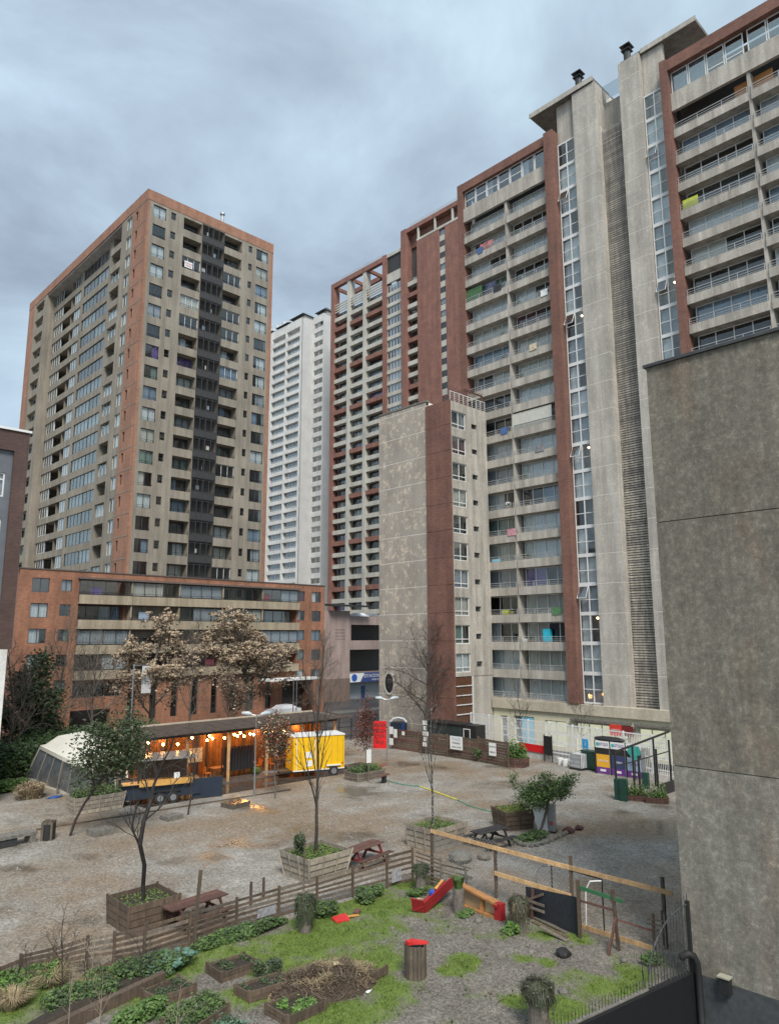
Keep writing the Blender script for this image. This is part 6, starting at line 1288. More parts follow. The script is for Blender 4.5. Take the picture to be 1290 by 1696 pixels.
def pole(label, x, y, yt, r=.04, mat=None, lean=0): P = G(x, y); h = PV(x, yt, P); thing('post', label, 'post', P, 0, 'loose posts by the slat fence', me=MB().beam((0, 0, 0), (lean, 0, h), r*2, r*2, mat or M_WDK).mesh('post'))
pole('tallest loose post leaning over the slat fence by the nearest picnic table', 319, 1579, 1444, .045, M_WDK, .18); pole('loose post standing behind the slat fence, left one of the pair', 415, 1500, 1461); pole('loose post standing behind the slat fence, right one of the pair', 436, 1488, 1454); pole('thin stake in front of the pale planter', 503, 1476, 1395, .02)
# two banners/sheets tied on slats
for lb_, x0, x1, y0, y1 in (('ragged grey sheet tied to the slat fence near the right end', 648, 667, 1440, 1468), ('pale torn sheet tied to the middle of the slat fence', 425, 458, 1505, 1525)):
    P = G(x0, 1472 if x0 > 500 else 1532); Q = G(x1, 1468 if x0 > 500 else 1523); z1 = PV(x0, y0, P); thing('sheet', lb_, 'sheet', P+Vector((0, -.02, 0)), me=MB().box(0, (Q-P).length, -.02, 0, .2, z1*.9, plain('grey_sheet', (.28, .28, .29), .7, var=.4, scale=9)).mesh('sheet'))
# return of the fence
rp_ = [(684, 1462, 1406), (727, 1474, 1421), (771, 1464+12, 1433)]
t = thing('slat_fence', 'short sagging slat fence running back from the corner by the birch', 'fence', G(727, 1474)); c0 = t.location.copy()
PB = [(G(x, y)+Vector((.03, -.08, 0)), PV(x, yt, G(x, y))) for x, y, yt in rp_]
for i, (P, h) in enumerate(PB):
    if i: 
        part('post', MB().beam(P-c0, P-c0+Vector((-.15*(i-1), 0, h)), .07, .06, M_WGR), t); Q, hq = PB[i-1]
        for k in range(8): f = (k+.5)/8.2; part('slat', MB().beam(Q-c0+Vector((0, -.05, hq*f)), P-c0+Vector((.25*(k % 2)*(i-1), -.05, h*f-.1*(i-1)*(k % 3))), .02, .06, M_WGR if k % 2 else M_WDK), t)
# timber and mesh fence
t = thing('mesh_fence', 'tall post fence with pale pine rails and wire mesh at the right of the garden', 'fence', G(822, 1488)); c0 = t.location.copy()
PM = [(716, 1467, 1368), (822, 1488, 1396), (949, 1530, 1418), (1104, 1572, 1453)]
pm = [(G(x, y), PV(x, yt, G(x, y))) for x, y, yt in PM]
for P, h in pm: part('post', MB().beam(P-c0, P-c0+Vector((0, 0, h)), .10, .09, M_WDK), t)
ends = [(715, 1376), (820, 1404), (946, 1437), (1101, 1476)]
for i in range(3):
    (P, h), (Q, hq) = pm[i], pm[i+1]; za, zb2 = PV(ends[i][0], ends[i][1], P), PV(ends[i+1][0], ends[i+1][1], Q)
    ext = (Q-P)*.10 if i == 2 else Vector((0, 0, 0)); part('top_rail', MB().beam(P-c0+Vector((-.07, 0, za)), Q-c0+ext+Vector((-.07, 0, zb2)), .04, .15, M_WPL), t)
(P, h), (Q, hq) = pm[1], pm[2]; part('lower_rail', MB().beam(P-c0+Vector((-.07, 0, PV(823, 1446, P))), Q-c0+Vector((-.07, 0, PV(947, 1484, Q))), .04, .15, M_WPL), t)
A2, B2_ = G(955, 1538)-c0, G(1083, 1578)-c0; part('base_board', MB().beam(A2+Vector((0, 0, .09)), B2_+Vector((0, 0, .09)), .04, .18, M_WPL), t)
wm = MB()
for i in range(2):
    (P, h), (Q, hq) = pm[i], pm[i+1]; Ls = (Q-P).length; n_ = int(Ls/.14); zt_ = PV(ends[i][0], ends[i][1], P); 
    for k in range(-int(zt_/.14), n_):
        for s in (1, -1):
            x0, z0, x1, z1 = k*.14, 0, k*.14+zt_, zt_
            if x0 < 0: z0 -= x0; x0 = 0
            if x1 > Ls: z1 -= (x1-Ls); x1 = Ls
            if x1 <= x0: continue
            if s < 0: x0, x1 = Ls-x0, Ls-x1
            wm.beam(P.lerp(Q, x0/Ls)-c0+Vector((0, 0, z0)), P.lerp(Q, x1/Ls)-c0+Vector((0, 0, z1)), .011, .011, M_STEEL)
part('wire_mesh', wm, t, kind='stuff')
# loose frame with green rail
t = thing('prop_frame', 'leaning frame of dark posts with a green rail and a diagonal prop', 'fence', G(962, 1556)); c0 = t.location.copy()
def bm(name, x0, y0, xb, yb, x1, y1, xc, yc, w_, h_2, mat): # bar between points above ground pts
    P, Q = G(xb, yb), G(xc, yc); part(name, MB().beam(Vector((*G(xb, yb).xy, PV(x0, y0, P)))-c0, Vector((*Q.xy, PV(x1, y1, Q)))-c0, w_, h_2, mat), t)
def vp_(x, yb, yt, w_=.09, mat=M_WDK, lean=0): P = G(x, yb); part('post', MB().beam(P-c0, P-c0+Vector((0, lean, PV(x, yt, P))), w_, w_, mat), t)
vp_(961, 1556, 1458, .10); vp_(1025, 1578, 1475, .09, M_WDK, .12); vp_(1084, 1572, 1513, .08); vp_(1100, 1566, 1509, .08)
bm('prop', 1020, 1520, 1023, 1578, 1007, 1586, 1007, 1586, .07, .07, M_WDR)
M_GRN = plain('green_board', (.035, .13, .055), .6); bm('green_rail', 962, 1470, 962, 1556, 1034, 1494, 1036, 1582, .04, .12, M_GRN); bm('rail', 963, 1492, 962, 1556, 1017, 1510, 1025, 1578, .04, .07, M_WDR); bm('rail', 1018, 1524, 1025, 1578, 1086, 1543, 1084, 1572, .04, .06, M_WDR)
for y in (1522, 1530, 1539): bm('short_slat', 1073, y, 1073, 1570, 1100, y+5, 1102, 1578, .03, .05, M_WDK)
# goal
t = thing('goal_frame', 'small black and white metal football goal behind the mesh fence', 'goal', G(1001, 1546)); c0 = t.location.copy(); a, b_ = G(1001, 1546)-c0, G(916, 1515)-c0; hg = PV(1004, 1457, G(1001, 1546))
part('crossbar', MB().tube([a+Vector((0, 0, hg)), b_+Vector((0, 0, hg))], .028, 6, M_BLACK), t); part('upright', MB().tube([a, a+Vector((0, 0, hg))], .028, 6, M_BLACK), t); part('upright', MB().tube([b_, b_+Vector((0, 0, hg))], .028, 6, M_BLACK), t)
for q, nm in ((a, 'back_stay'), (b_, 'back_stay')): part(nm, MB().tube([q+Vector((0, 0, hg-.05)), q+Vector((-.2, .35, hg-.1)), q+Vector((-.25, .5, hg-.4)), q+Vector((-.25, .55, 0))], .025, 6, M_WHT if nm == 'back_stay' and q is a else M_STEEL), t)
# black panel with timber props
P, Q = G(872, 1520), G(959, 1552); c0 = P.copy(); t = thing('black_sheet_panel', 'dark sheet panel stretched between posts below the mesh fence', 'panel', P); h0, h1 = PV(874, 1469, P), PV(957, 1487, Q)
part('sheet', MB().hexa([Vector((0, 0, .02)), Q-c0, Q-c0+Vector((.03, 0, 0)), Vector((.03, 0, .02)), Vector((0, 0, h0)), Q-c0+Vector((0, 0, h1)), Q-c0+Vector((.03, 0, h1)), Vector((.03, 0, h0))], plain('dark_sheet', (.022, .026, .032), .5, var=.3, scale=10)), t)
u_ = (Q-P); 
part('post', MB().beam(u_*.14+Vector((-.08, 0, 0)), u_*.17+Vector((-.08, 0, h0+.02)), .08, .08, M_WDR), t); part('brace', MB().beam(u_*.0+Vector((-.1, 0, h0*.55)), u_*.38+Vector((-.1, 0, h0*.98)), .05, .08, M_WDK), t)
for z in (.42, .62): part('slat', MB().beam(u_*.0+Vector((-.12, 0, h0*z)), u_*.4+Vector((-.12, 0, h0*z)), .04, .08, M_WGR), t)
# fallen planks
for i, (x0, y0, x1, y1, lb_) in enumerate([(882, 1530, 941, 1556, 'lowest fallen plank below the dark sheet panel'), (878, 1522, 938, 1548, 'middle fallen plank below the dark sheet panel'), (880, 1505, 912, 1536, 'fallen plank leaning on the pile below the hairy post'), (895, 1548, 940, 1562, 'short fallen plank nearest the black round stone')]):
    P, Q = G(x0, y0), G(x1, y1); thing('fallen_plank', lb_, 'plank', P, 0, 'fallen planks', me=MB().beam((0, 0, .06+.06*i), Q-P+Vector((0, 0, .05)), .16, .035, M_WGR if i % 2 else M_WDK).mesh('fallen_plank'))
# stumps with hanging dry plants
def hairy(label, x, y, yt, r, ph, mats, seed, n=900):
    P = G(x, y); h = PV(x, yt, P); rg = random.Random(seed); t = thing('plant_post', label, 'plant post', P, 0, 'posts overgrown with hanging plants'); part('stump', MB().tube([(0, 0, -.02), (0, 0, h*.5), (0, 0, h)], [r, r*.97, r], 14, plain('stump_grey', (.14, .12, .10), .85, var=.4, scale=9)), t)
    b = MB()
    for q in mats: b.mid(q)
    for i in range(n):
        a = rg.uniform(0, 6.28); lob = .75+.5*(mn.noise(Vector((math.cos(a)*1.6+seed, math.sin(a)*1.6, 0)))+.4); r0 = r*rg.uniform(0, .9); top = h*rg.uniform(.86, 1.0)+rg.uniform(0, .14); dr = rg.uniform(.05, ph)*lob; s = Vector((-math.sin(a), math.cos(a), 0))*rg.uniform(.006, .014); p0 = Vector((math.cos(a)*r0, math.sin(a)*r0, top)); ro = r*1.0+rg.uniform(0, .16)*lob; p1 = Vector((math.cos(a)*ro, math.sin(a)*ro, top-dr*.25)); w_ = rg.uniform(-.05, .05); p2 = p1+Vector((math.cos(a)*.05-math.sin(a)*w_, math.sin(a)*.05+math.cos(a)*w_, -dr*rg.uniform(.6, 1))); mt = rg.choice(mats)
        if i % 3 == 0: q = p1+Vector((rg.uniform(-.05, .05), rg.uniform(-.05, .05), rg.uniform(-dr, .1))); e1 = Vector((rg.gauss(0, 1), rg.gauss(0, 1), rg.gauss(0, 1))).normalized()*.04; e2 = e1.orthogonal().normalized()*.025; b.quad(q-e1, q+e2, q+e1, q-e2, mt); continue
        b.quad(p0-s, p0+s, p1+s, p1-s, mt); b.quad(p1-s, p1+s, p2+s*.3, p2-s*.3, mt)
    part('hanging_leaves', b, t); return t
M_DRY = leafmat('dry_grey_leaves', (.07, .07, .05), (.13, .125, .09)); hairy('thick round post with a mop of hanging grey leaves at the bottom of the photo', 893, 1712, 1632, .27, .45, [M_DRY, M_LOL], 1, 1500); hairy('post covered in long hanging dry leaves beside the dark sheet panel', 861, 1545, 1490, .22, .75, [M_DRY, M_LBRN, M_LOL], 2, 1300); hairy('short overgrown post at the corner of the slat fence', 697, 1478, 1436, .22, .35, [M_DRY, M_LDG], 3, 700); hairy('dark shaggy overgrown post in front of the slat fence', 505, 1545, 1486, .22, .8, [M_LOL, M_LDG, M_DRY], 4, 1300)
P = G(760, 1514); h = PV(760, 1472, P); t = thing('plant_post', 'bare grey round post with a spiky green plant beside the red box', 'plant post', P, 0, 'posts overgrown with hanging plants'); part('stump', MB().tube([(0, 0, 0), (0, 0, h)], .21, 14, MATS['stump_grey']), t); part('spiky_leaves', tuft(90, .3, .55, M_LGR, random.Random(5), .45, .02, h), t)
# red box and counter
P, Q = G(704, 1514), G(752, 1487); P.z = .02; c0 = P.copy(); t = thing('red_box', 'tipped over red wooden box with coloured bits inside beside the grey post', 'box', P)
dq = (Q-P); dq.z = .42; n_p = Vector((-.62, .38, .35)).normalized()*.55; up_ = Vector((-.18, -.1, .42)); back = Vector((-.35, .30, .10))
def plate(name, a, b_, c_1, th, mat): nn = (b_-a).cross(c_1-a).normalized()*th; part(name, MB().hexa([a, b_, b_+(c_1-a), c_1, a+nn, b_+nn, b_+(c_1-a)+nn, c_1+nn], mat), t)
o_ = Vector((0, 0, 0)); M_RD = plain('faded_red', (.30, .015, .02), .5, var=.15)
plate('front_board', o_, dq, up_, .03, M_RD); plate('base_board', o_, dq, back, .03, M_RD); plate('end_board', o_, back, up_*1.15, .03, M_RD); plate('back_board', back, back+dq, up_*.7, .03, M_RD); plate('top_seat', o_+up_*1.0, o_+up_*1.0+dq*.22, back, .03, M_RD)
part('blue_toy', icos(tuple(dq*.45+back*.5+up_*.6), .14, plain('toy_blue', (.03, .07, .35), .4), 1, .2), t); part('orange_board', MB().beam(dq*.62+back*.6+up_*.5, dq*.85+back*.5+up_*.8, .10, .04, plain('toy_orange', (.60, .28, .08), .5)), t); part('cream_piece', MB().beam(dq*.12+back*.7+up_*.9, dq*.25+back*.8+up_*.5, .12, .04, plain('cream_card', (.5, .4, .25), .7)), t)
P, Q = G(766, 1500), G(831, 1524); c0 = P.copy(); t = thing('wooden_counter', 'pine counter with cream panels and a red end block lying along the mesh fence', 'counter', P); dq = Q-P; hC1, hC2 = PV(762, 1464, P), PV(833, 1497, Q)
M_CRM = plain('cream_panel', (.48, .38, .23), .7, var=.12); M_OPN = wood('orange_pine', (.40, .19, .07), .25)
part('panel', MB().hexa([Vector((0, 0, .05)), dq+Vector((0, 0, .05)), dq+Vector((.03, 0, .05)), Vector((.03, 0, .05)), Vector((0, 0, hC1)), dq+Vector((0, 0, hC2)), dq+Vector((.03, 0, hC2)), Vector((.03, 0, hC1))], M_CRM), t)
part('top_rail', MB().beam(Vector((-.12, 0, hC1)), dq+Vector((-.12, 0, hC2)), .30, .07, M_OPN), t); part('bottom_rail', MB().beam(Vector((-.12, 0, .05)), dq+Vector((-.12, 0, .05)), .25, .10, M_OPN), t)
for f in (.0, .55): part('upright', MB().beam(dq*f+Vector((-.1, 0, .05)), dq*f+Vector((-.1, 0, hC1+(hC2-hC1)*f)), .16, .06, M_OPN), t)
part('red_end', MB().beam(dq*1.0+Vector((-.13, -.02, .02)), dq*1.0+Vector((-.13, -.02, hC2+.05)), .30, .26, M_RD), t); part('red_lip', MB().beam(dq*.9+Vector((-.28, 0, hC2*.92)), dq*1.02+Vector((-.28, 0, hC2*.92)), .05, .08, M_RD), t)
P = G(562, 1526); b = MB(); b.hexa([(-.3, -.2, .0), (.25, -.3, 0), (.35, .1, 0), (-.2, .2, 0), (-.3, -.2, .10), (.25, -.3, .05), (.35, .1, .16), (-.2, .2, .12)], MATS['red_plastic']); b.beam((.3, -.1, .1), (.75, -.2, .06), .12, .03, MATS['toy_orange']); b.beam((.75, 0, .05), (1.0, .1, .1), .2, .1, M_WDR); thing('broken_toy', 'broken red and orange plastic toy lying on the grass', 'debris', P, me=b.mesh('broken_toy'))
# fringe plants
for i, (x, y, rx, ry, h, lb_, mats, n) in enumerate([(370, 1562, 1.4, .45, .38, 'mass of green leaves along the slat fence by the tallest post', [M_LGR, M_LGR, M_LDG], 3000), (430, 1545, 1.3, .45, .4, 'green leaves along the middle of the slat fence', [M_LGR, M_LDG], 3000), (545, 1520, .6, .45, .65, 'round dark green bush right of the shaggy post', [M_LGR, M_LDG], 2200), (610, 1493, .75, .5, .55, 'broad green bush under the slat fence', [M_LDG, M_LGR], 2400), (852, 1549, .4, .35, .45, 'bright green rosette plant below the hairy post', [M_LGR, leafmat('fresh_green', (.09, .19, .03), (.16, .28, .06))], 1100), (768, 1520, .5, .3, .2, 'weeds at the foot of the grey cylindrical post', [M_LGR], 500), (690, 1485, .5, .3, .3, 'weeds at the corner of the slat fence', [M_LGR], 500), (270, 1612, 1.0, .6, .6, 'blue green leafy bush left of the raised bed by the fence', [leafmat('blue_green', (.06, .11, .06), (.12, .19, .12)), M_LGR], 2600), (190, 1630, 1.0, .6, .5, 'mixed green bush behind the long earth bank', [M_LGR, M_LDG], 2600), (30, 1640, 1.6, .8, .5, 'green leafy ground plants at the left edge', [M_LGR, MATS['fresh_green']], 2600), (120, 1670, 1.3, .7, .55, 'dark green plants in the bottom left corner', [M_LDG, M_LGR], 2400), (220, 1690, 1.1, .6, .45, 'light green plants near the bottom left beds', [M_LGR, MATS['mid_green']], 1900), (700, 1440 + 38, .3, .3, .25, 'small weeds under the corner post', [M_LGR], 200), (1078, 1600, .35, .3, .4, 'tall weeds at the foot of the picket grille', [M_LGR], 400)]):
    thing('plant_clump', lb_, 'plant', G(x, y), 0, 'plants along the garden edge', me=leafball(n, rx, ry, h, mats, random.Random(100+i), .055).mesh('plant_clump'))
for i, (x, y, rr_, lb_) in enumerate([(84, 1632, .8, 'pale dry straw clump against the slat fence'), (20, 1670, .6, 'dry straw clump in the bottom left corner'), (150, 1648, .5, 'thin dry stalks behind the earth bank')]): thing('straw_clump', lb_, 'dry plant', G(x, y), me=tuft(420, rr_, .6, M_STRAW, random.Random(60+i), .9, .01).mesh('straw_clump'))
# ---------------------------------------------------------------- raised beds
def bed(label, pts, h, plants, seed, open_=None):
    cs = []
    for x, y in pts: q = G(x, y, h); cs.append(Vector((q.x, q.y, 0)))
    c0 = sum(cs, Vector())/4; t = thing('raised_bed', label, 'raised bed', c0, 0, 'raised timber beds'); lo = [p-c0 for p in cs]; rg = random.Random(seed)
    for i in range(4):
        a, b_ = lo[i], lo[(i+1) % 4]
        for k in range(2): part('board', MB().beam(a+Vector((0, 0, h*(k+.5)/2)), b_+Vector((0, 0, h*(k+.5)/2+rg.uniform(-.01, .01))), .045, h/2-.012, M_WDK), t)
        part('corner_post', MB().box(a.x*1.0-.04, a.x+.04, a.y-.04, a.y+.04, 0, h+.04, M_WDK), t)
    part('soil', MB().poly([p*.97+Vector((0, 0, h*.72)) for p in lo], M_SOIL), t); b = MB(); ms = [q for q in plants[0]]
    for q in ms: b.mid(q)
    for i in range(plants[1]):
        u, v = rg.random(), rg.random(); p = lo[0].lerp(lo[1], u).lerp(lo[3].lerp(lo[2], u), v)*.92; 
        if mn.noise(Vector((p.x*2.5+seed, p.y*2.5, 0))) < plants[3]: continue
        p.z = h*.72+abs(rg.gauss(0, plants[2])); a = Vector((rg.gauss(0, 1), rg.gauss(0, 1), rg.gauss(0, .7))).normalized()*.045; c_2 = a.orthogonal().normalized()*.025; b.quad(p-a, p+c_2, p+a, p-c_2, rg.choice(ms))
    part('seedlings', b, t, kind='stuff'); return t
M_WLK = M_LGR
bed('raised timber bed nearest the slat fence with sparse seedlings', [(343, 1596), (404, 1579), (430, 1591), (367, 1612)], .3, ([M_LOL, M_LDG], 900, .05, .0), 1)
bed('raised timber bed with a dark green bush at its far end', [(390, 1632), (462, 1610), (484, 1622), (413, 1644)], .3, ([M_LOL, M_LDG], 700, .05, .05), 2); thing('plant_clump', 'dark green bush growing in the far end of the middle raised bed', 'plant', G(447, 1622), me=leafball(1300, .45, .4, .6, [M_LDG, M_LOL], random.Random(75), .05).mesh('plant_clump'))
bed('raised timber bed with light green seedlings below the compost heap', [(441, 1663), (507, 1638), (538, 1657), (476, 1684)], .3, ([M_LGR, MATS['fresh_green']], 1200, .05, .05), 3)
bed('raised timber bed left of the bed nearest the slat fence', [(236, 1640), (296, 1616), (324, 1631), (262, 1652)], .3, ([M_LDG, M_LOL], 900, .05, -.05), 4)
bed('overgrown raised bed at the bottom left with dense greenery', [(268, 1690), (345, 1644), (378, 1664), (300, 1716)], .3, ([M_LGR, M_LOL, M_LGR], 3800, .12, -.5), 5)
bed('raised bed cut by the bottom edge below the overgrown one', [(338, 1712), (372, 1686), (420, 1700), (380, 1735)], .3, ([leafmat('cabbage_green', (.08, .17, .12), (.15, .27, .2)), M_LDG], 1600, .12, -.2), 6)
P = G(170, 1680); thing('earth_bank', 'long dark timber edge and earth bank in the bottom left corner', 'bank', P, R(12), me=add(MB().box(-2.2, 2.0, -.1, .1, 0, .35, M_WDK), icos((0, .6, 0), 1.0, M_SOIL, 2, .15, (2.2, .6, .3))).mesh('earth_bank'))
P = G(268, 1602); rgc = random.Random(33); b = MB(); 
for i in range(9): add(b, icos((rgc.uniform(-.5, .6), rgc.uniform(-.3, .3), rgc.uniform(.25, .6)), rgc.uniform(.10, .18), MATS['cabbage_green'], 1, .35, (1, 1, .5), rgc))
thing('cabbage_plant', 'pale blue green cabbage plants beside the left raised bed', 'plant', G(302, 1608), me=b.mesh('cabbage_plant'))
# compost heap
hp = MB(); n1_, n2_ = 46, 34; rgh = random.Random(6)
for j in range(n2_+1):
    for i in range(n1_+1):
        u, v = i/n1_*2-1, j/n2_*2-1; e_ = max(0, 1-(u*u+v*v)); z = (.42*e_**.7)*(1+.6*mn.noise(Vector((u*3, v*3, 7))))+.10*mn.noise(Vector((u*9, v*9, 2)))*e_; hp.v.append((u*1.75, v*1.15, z-.03))
for j in range(n2_):
    for i in range(n1_): a = j*(n1_+1)+i; hp.f.append((a, a+1, a+n1_+2, a+n1_+1)); hp.mi.append(0)
hp.mid(plain('compost', (.055, .038, .026), .9, var=.5, scale=10)); P = G(540, 1634); t = thing('compost_heap', 'heap of brown straw and garden waste behind the raised beds', 'compost heap', P, R(-12)); part('mound', hp, t, smooth=True)
sb = MB(); [sb.mid(q) for q in (M_STRAW, M_LBRN, M_WDK)]
for i in range(5200):
    u, v = rgh.gauss(0, .45), rgh.gauss(0, .45)
    if u*u+v*v > 1.1: continue
    e_ = max(0, 1-(u*u+v*v)); z = .42*e_**.7*(1+.6*mn.noise(Vector((u*3, v*3, 7))))+rgh.uniform(0, .08); p = Vector((u*1.75, v*1.15, z)); a = rgh.uniform(0, 6.28); l_ = rgh.uniform(.06, .22); d = Vector((math.cos(a), math.sin(a), rgh.gauss(0, .4)))*l_; s = Vector((-math.sin(a), math.cos(a), 0))*.007; dens = mn.noise(Vector((u*2.2, v*2.2, 4))); mt = M_STRAW if dens > .08+rgh.gauss(0, .14) else (M_LBRN if rgh.random() < .6 else M_WDK); sb.quad(p-s, p+s, p+d+s, p+d-s, mt)
part('straw', sb, t, kind='stuff'); part('pale_scrap', MB().poly([(.3, .1, .45), (.75, 0, .42), (.8, .2, .4), (.4, .3, .46)], MATS['cream_card']), t); part('black_scrap', icos((-.1, -.6, .15), .22, M_BLACK, 1, .4, (1.8, .5, .4)), t); part('white_scrap', icos((.8, -1.05, .06), .12, M_WHT, 1, .4, (1, .6, .3)), t)
P, Q, S_2 = G(575, 1626), G(592, 1643), G(642, 1617); t = thing('broken_bed_frame', 'broken dark timber bed frame sticking out of the compost heap', 'bed frame', Q); part('board', MB().beam(P-Q+Vector((0, 0, .16)), Vector((0, 0, .14)), .045, .26, M_WDK), t); part('board', MB().beam(Vector((0, 0, .14)), S_2-Q+Vector((0, 0, .2)), .045, .24, M_WDK), t)
# loose sticks and bits on the garden floor
for i, (x, y, l_, az, lb_) in enumerate([(760, 1608, .5, .4, 'curved twig on the bare earth between the two overgrown posts'), (752, 1598, .35, -.8, 'short dark stick right of the octagonal bin'), (690, 1650, .4, .2, 'dark stick below the octagonal bin'), (820, 1670, .6, .1, 'long twig left of the bottom post')]):
    P = G(x, y); thing('stick', lb_, 'stick', P, az, 'sticks on the garden floor', me=MB().tube([(0, 0, .02), (l_*.5, .05, .04), (l_, 0, .02)], .015, 5, M_BARK).mesh('stick'))
# ---------------------------------------------------------------- saplings in front
P = G(99, 1668); tree('bare_sapling', 'thin bare sapling in the left of the garden leaning to the left', P, PV(60, 1485, P), 1.4, 201, trunk_r=.022, lv=3, nc=(6, 4, 3), start=.5, lean=(-.12, .12), wob=.06, bark=M_BARK)
for i, (x, y, yt, w_, ln, lb_) in enumerate([(110, 1745, 1570, 1.0, (.22, -.05), 'pale bare branch rising from the bottom left corner'), (160, 1735, 1600, .7, (.1, -.04), 'second pale branch right of the first at the bottom left'), (290, 1760, 1620, .7, (.16, -.1), 'pale thin twig crossing the beds at the bottom')]):
    P = G(x, y); tree('bare_shrub', lb_, P, PV(x, yt, P), w_, 210+i, trunk_r=.013, lv=2, nc=(5, 3), start=.4, lean=ln, wob=.05, bark=plain('pale_twig', (.27, .22, .16), .8), cat='shrub')
for i, (x, y, yt, w_, lb_) in enumerate([(150, 1640, 1520, 1.8, 'bushy bare twigs over the slat fence left of the planter'), (232, 1630, 1540, 1.7, 'tangle of bare twigs in front of the nearest planter'), (40, 1640, 1560, 1.4, 'bare twiggy shrub at the left edge')]):
    P = G(x, y); tree('bare_shrub', lb_, P, PV(x, yt, P), w_, 220+i, trunk_r=.014, lv=3, nc=(6, 5, 3), start=.1, wob=.12, bark=MATS['pale_twig'] if i == 0 else M_BARK, cat='shrub')
# ---------------------------------------------------------------- black wall, grille, pipe, box
ex = C1-(C0-C1).normalized()*.25; ex = C1.copy(); uw = (C0-C1); uw.z = 0; uw.normalize(); Lw = 14
t = thing('boundary_wall', 'black painted boundary wall at the bottom right topped with short spikes', 'wall', (C1.x, C1.y, 0)); nW = Vector((uw.y, -uw.x, 0)); nW = nW if nW.y < 0 else -nW
part('wall', MB().hexa([Vector((0, 0, -3.2)), uw*Lw+Vector((0, 0, -3.2)), uw*Lw+nW*.2+Vector((0, 0, -3.2)), nW*.2+Vector((0, 0, -3.2)), Vector((0, 0, .46)), uw*Lw+Vector((0, 0, .46)), uw*Lw+nW*.2+Vector((0, 0, .46)), nW*.2+Vector((0, 0, .46))], plain('black_wall_paint', (.010, .010, .011), .5, var=.1)), t)
part('coping', MB().hexa([-nW*.03+uw*2.0+Vector((0, 0, .465)), uw*Lw-nW*.03+Vector((0, 0, .465)), uw*Lw+nW*.1+Vector((0, 0, .465)), nW*.1+uw*2.0+Vector((0, 0, .465)), -nW*.03+uw*2.0+Vector((0, 0, .50)), uw*Lw-nW*.03+Vector((0, 0, .50)), uw*Lw+nW*.1+Vector((0, 0, .50)), nW*.1+uw*2.0+Vector((0, 0, .50))], M_STONE), t)
spk = MB().tube([(0, 0, 0), (0, 0, .22), (0, 0, .30)], [.009, .008, .001], 4, M_BLACK).mesh('spike')
for i in range(60): q = uw*(2.05+i*.13)+nW*.03; ob('spike', spk, t, (q.x, q.y, .5))
t = thing('picket_grille', 'quarter round grille of grey steel pickets joining the wall to the grey building', 'grille', (C1.x, C1.y, 0)); gl_ = 2.0; M_GRL = plain('worn_grille', (.10, .10, .10), .45, .6, var=.5, scale=7); ng = 14; arc = []
for i in range(ng+1):
    f = i/ng; q = uw*(gl_*f)+nW*.1; top = .5+1.75*math.sqrt(max(0, 1-(f*.985)**2)); arc.append(q+Vector((0, 0, top))); part('picket', MB().tube([q+Vector((0, 0, .47)), q+Vector((0, 0, top+.2)), q+Vector((0, 0, top+.32))], [.015, .015, .002], 6, M_GRL), t)
part('arched_rail', MB().tube(arc, .025, 6, M_GRL), t); part('end_post', MB().box(-.05, .05, -.05+nW.y*.1, .05+nW.y*.1, .4, 2.35, M_BLACK), t)
for f in (.25, .6): part('spike', MB().tube([uw*gl_*1.03+Vector((0, 0, .5)), uw*gl_*1.03+Vector((0, .05, 1.0*f+.7))], .012, 4, M_BLACK), t)
P = Vector((XG-.02, YCOR-.85, 0)); q0 = Vector((C1.x-.15, C1.y-.25, 0)); t = thing('drain_pipe', 'thick black pipe bending over the black wall beside the grille', 'pipe', q0); part('pipe', MB().tube([(-.35, .25, .95), (-.15, .1, 1.02), (0, 0, .95), (.08, -.05, .75), (.1, -.06, .3), (.1, -.06, -3.2)], .1, 10, M_BLACK), t, smooth=True)
t = thing('wall_box', 'small box with a pale lid fixed to the foot of the grey wall', 'box', (XG-.02, YCOR-1.15, .1)); part('body', MB().box(-.22, 0, -.14, .14, 0, .42, M_BLACK), t); part('lid', MB().box(-.26, .0, -.17, .17, .42, .46, plain('pale_lid', (.38, .36, .28), .6)), t)
t = thing('wall_lamp', 'small white bracket lamp low on the black wall', 'lamp', (C1.x-.45, C1.y-.42, -.9)); part('head', MB().tube([(0, 0, 0), (.12, -.05, -.1)], .05, 8, M_WHT), t); part('bracket', MB().tube([(0, 0, 0), (-.12, .05, .12)], .02, 5, M_STEEL), t)
# ---------------------------------------------------------------- balcony clutter on the near tower
def bal(label, name, cat, x, y, w_, h_2, mat, X_=57.35, th=.4):
    P = UX(x, y, X_); P.z = Z0+FP*math.floor((P.z-Z0)/FP)+.22; thing(name, label, cat, P, -math.pi/2, me=MB().box(-w_/2, w_/2, 0, th, 0, h_2, mat).mesh(name))
bal('tall bright turquoise cabinet on a balcony of the near tower', 'balcony_cabinet', 'cabinet', 905, 1056, .75, 1.75, plain('turquoise', (.03, .42, .55), .4)); bal('small pale washing machine on the balcony left of the turquoise cabinet', 'washing_machine', 'appliance', 868, 1060, .6, .85, M_WHT)
bal('blue tub on a lower left balcony of the near tower', 'balcony_tub', 'tub', 820, 928, .8, .9, M_BLUEP); bal('white and blue bottle crate on a left balcony of the near tower', 'balcony_crate', 'crate', 840, 838, .4, 1.3, M_WHT); bal('yellow green drying rack on a left balcony of the near tower', 'drying_rack', 'rack', 840, 1012, 1.2, 1.0, plain('lime', (.40, .45, .05), .6), th=.1)
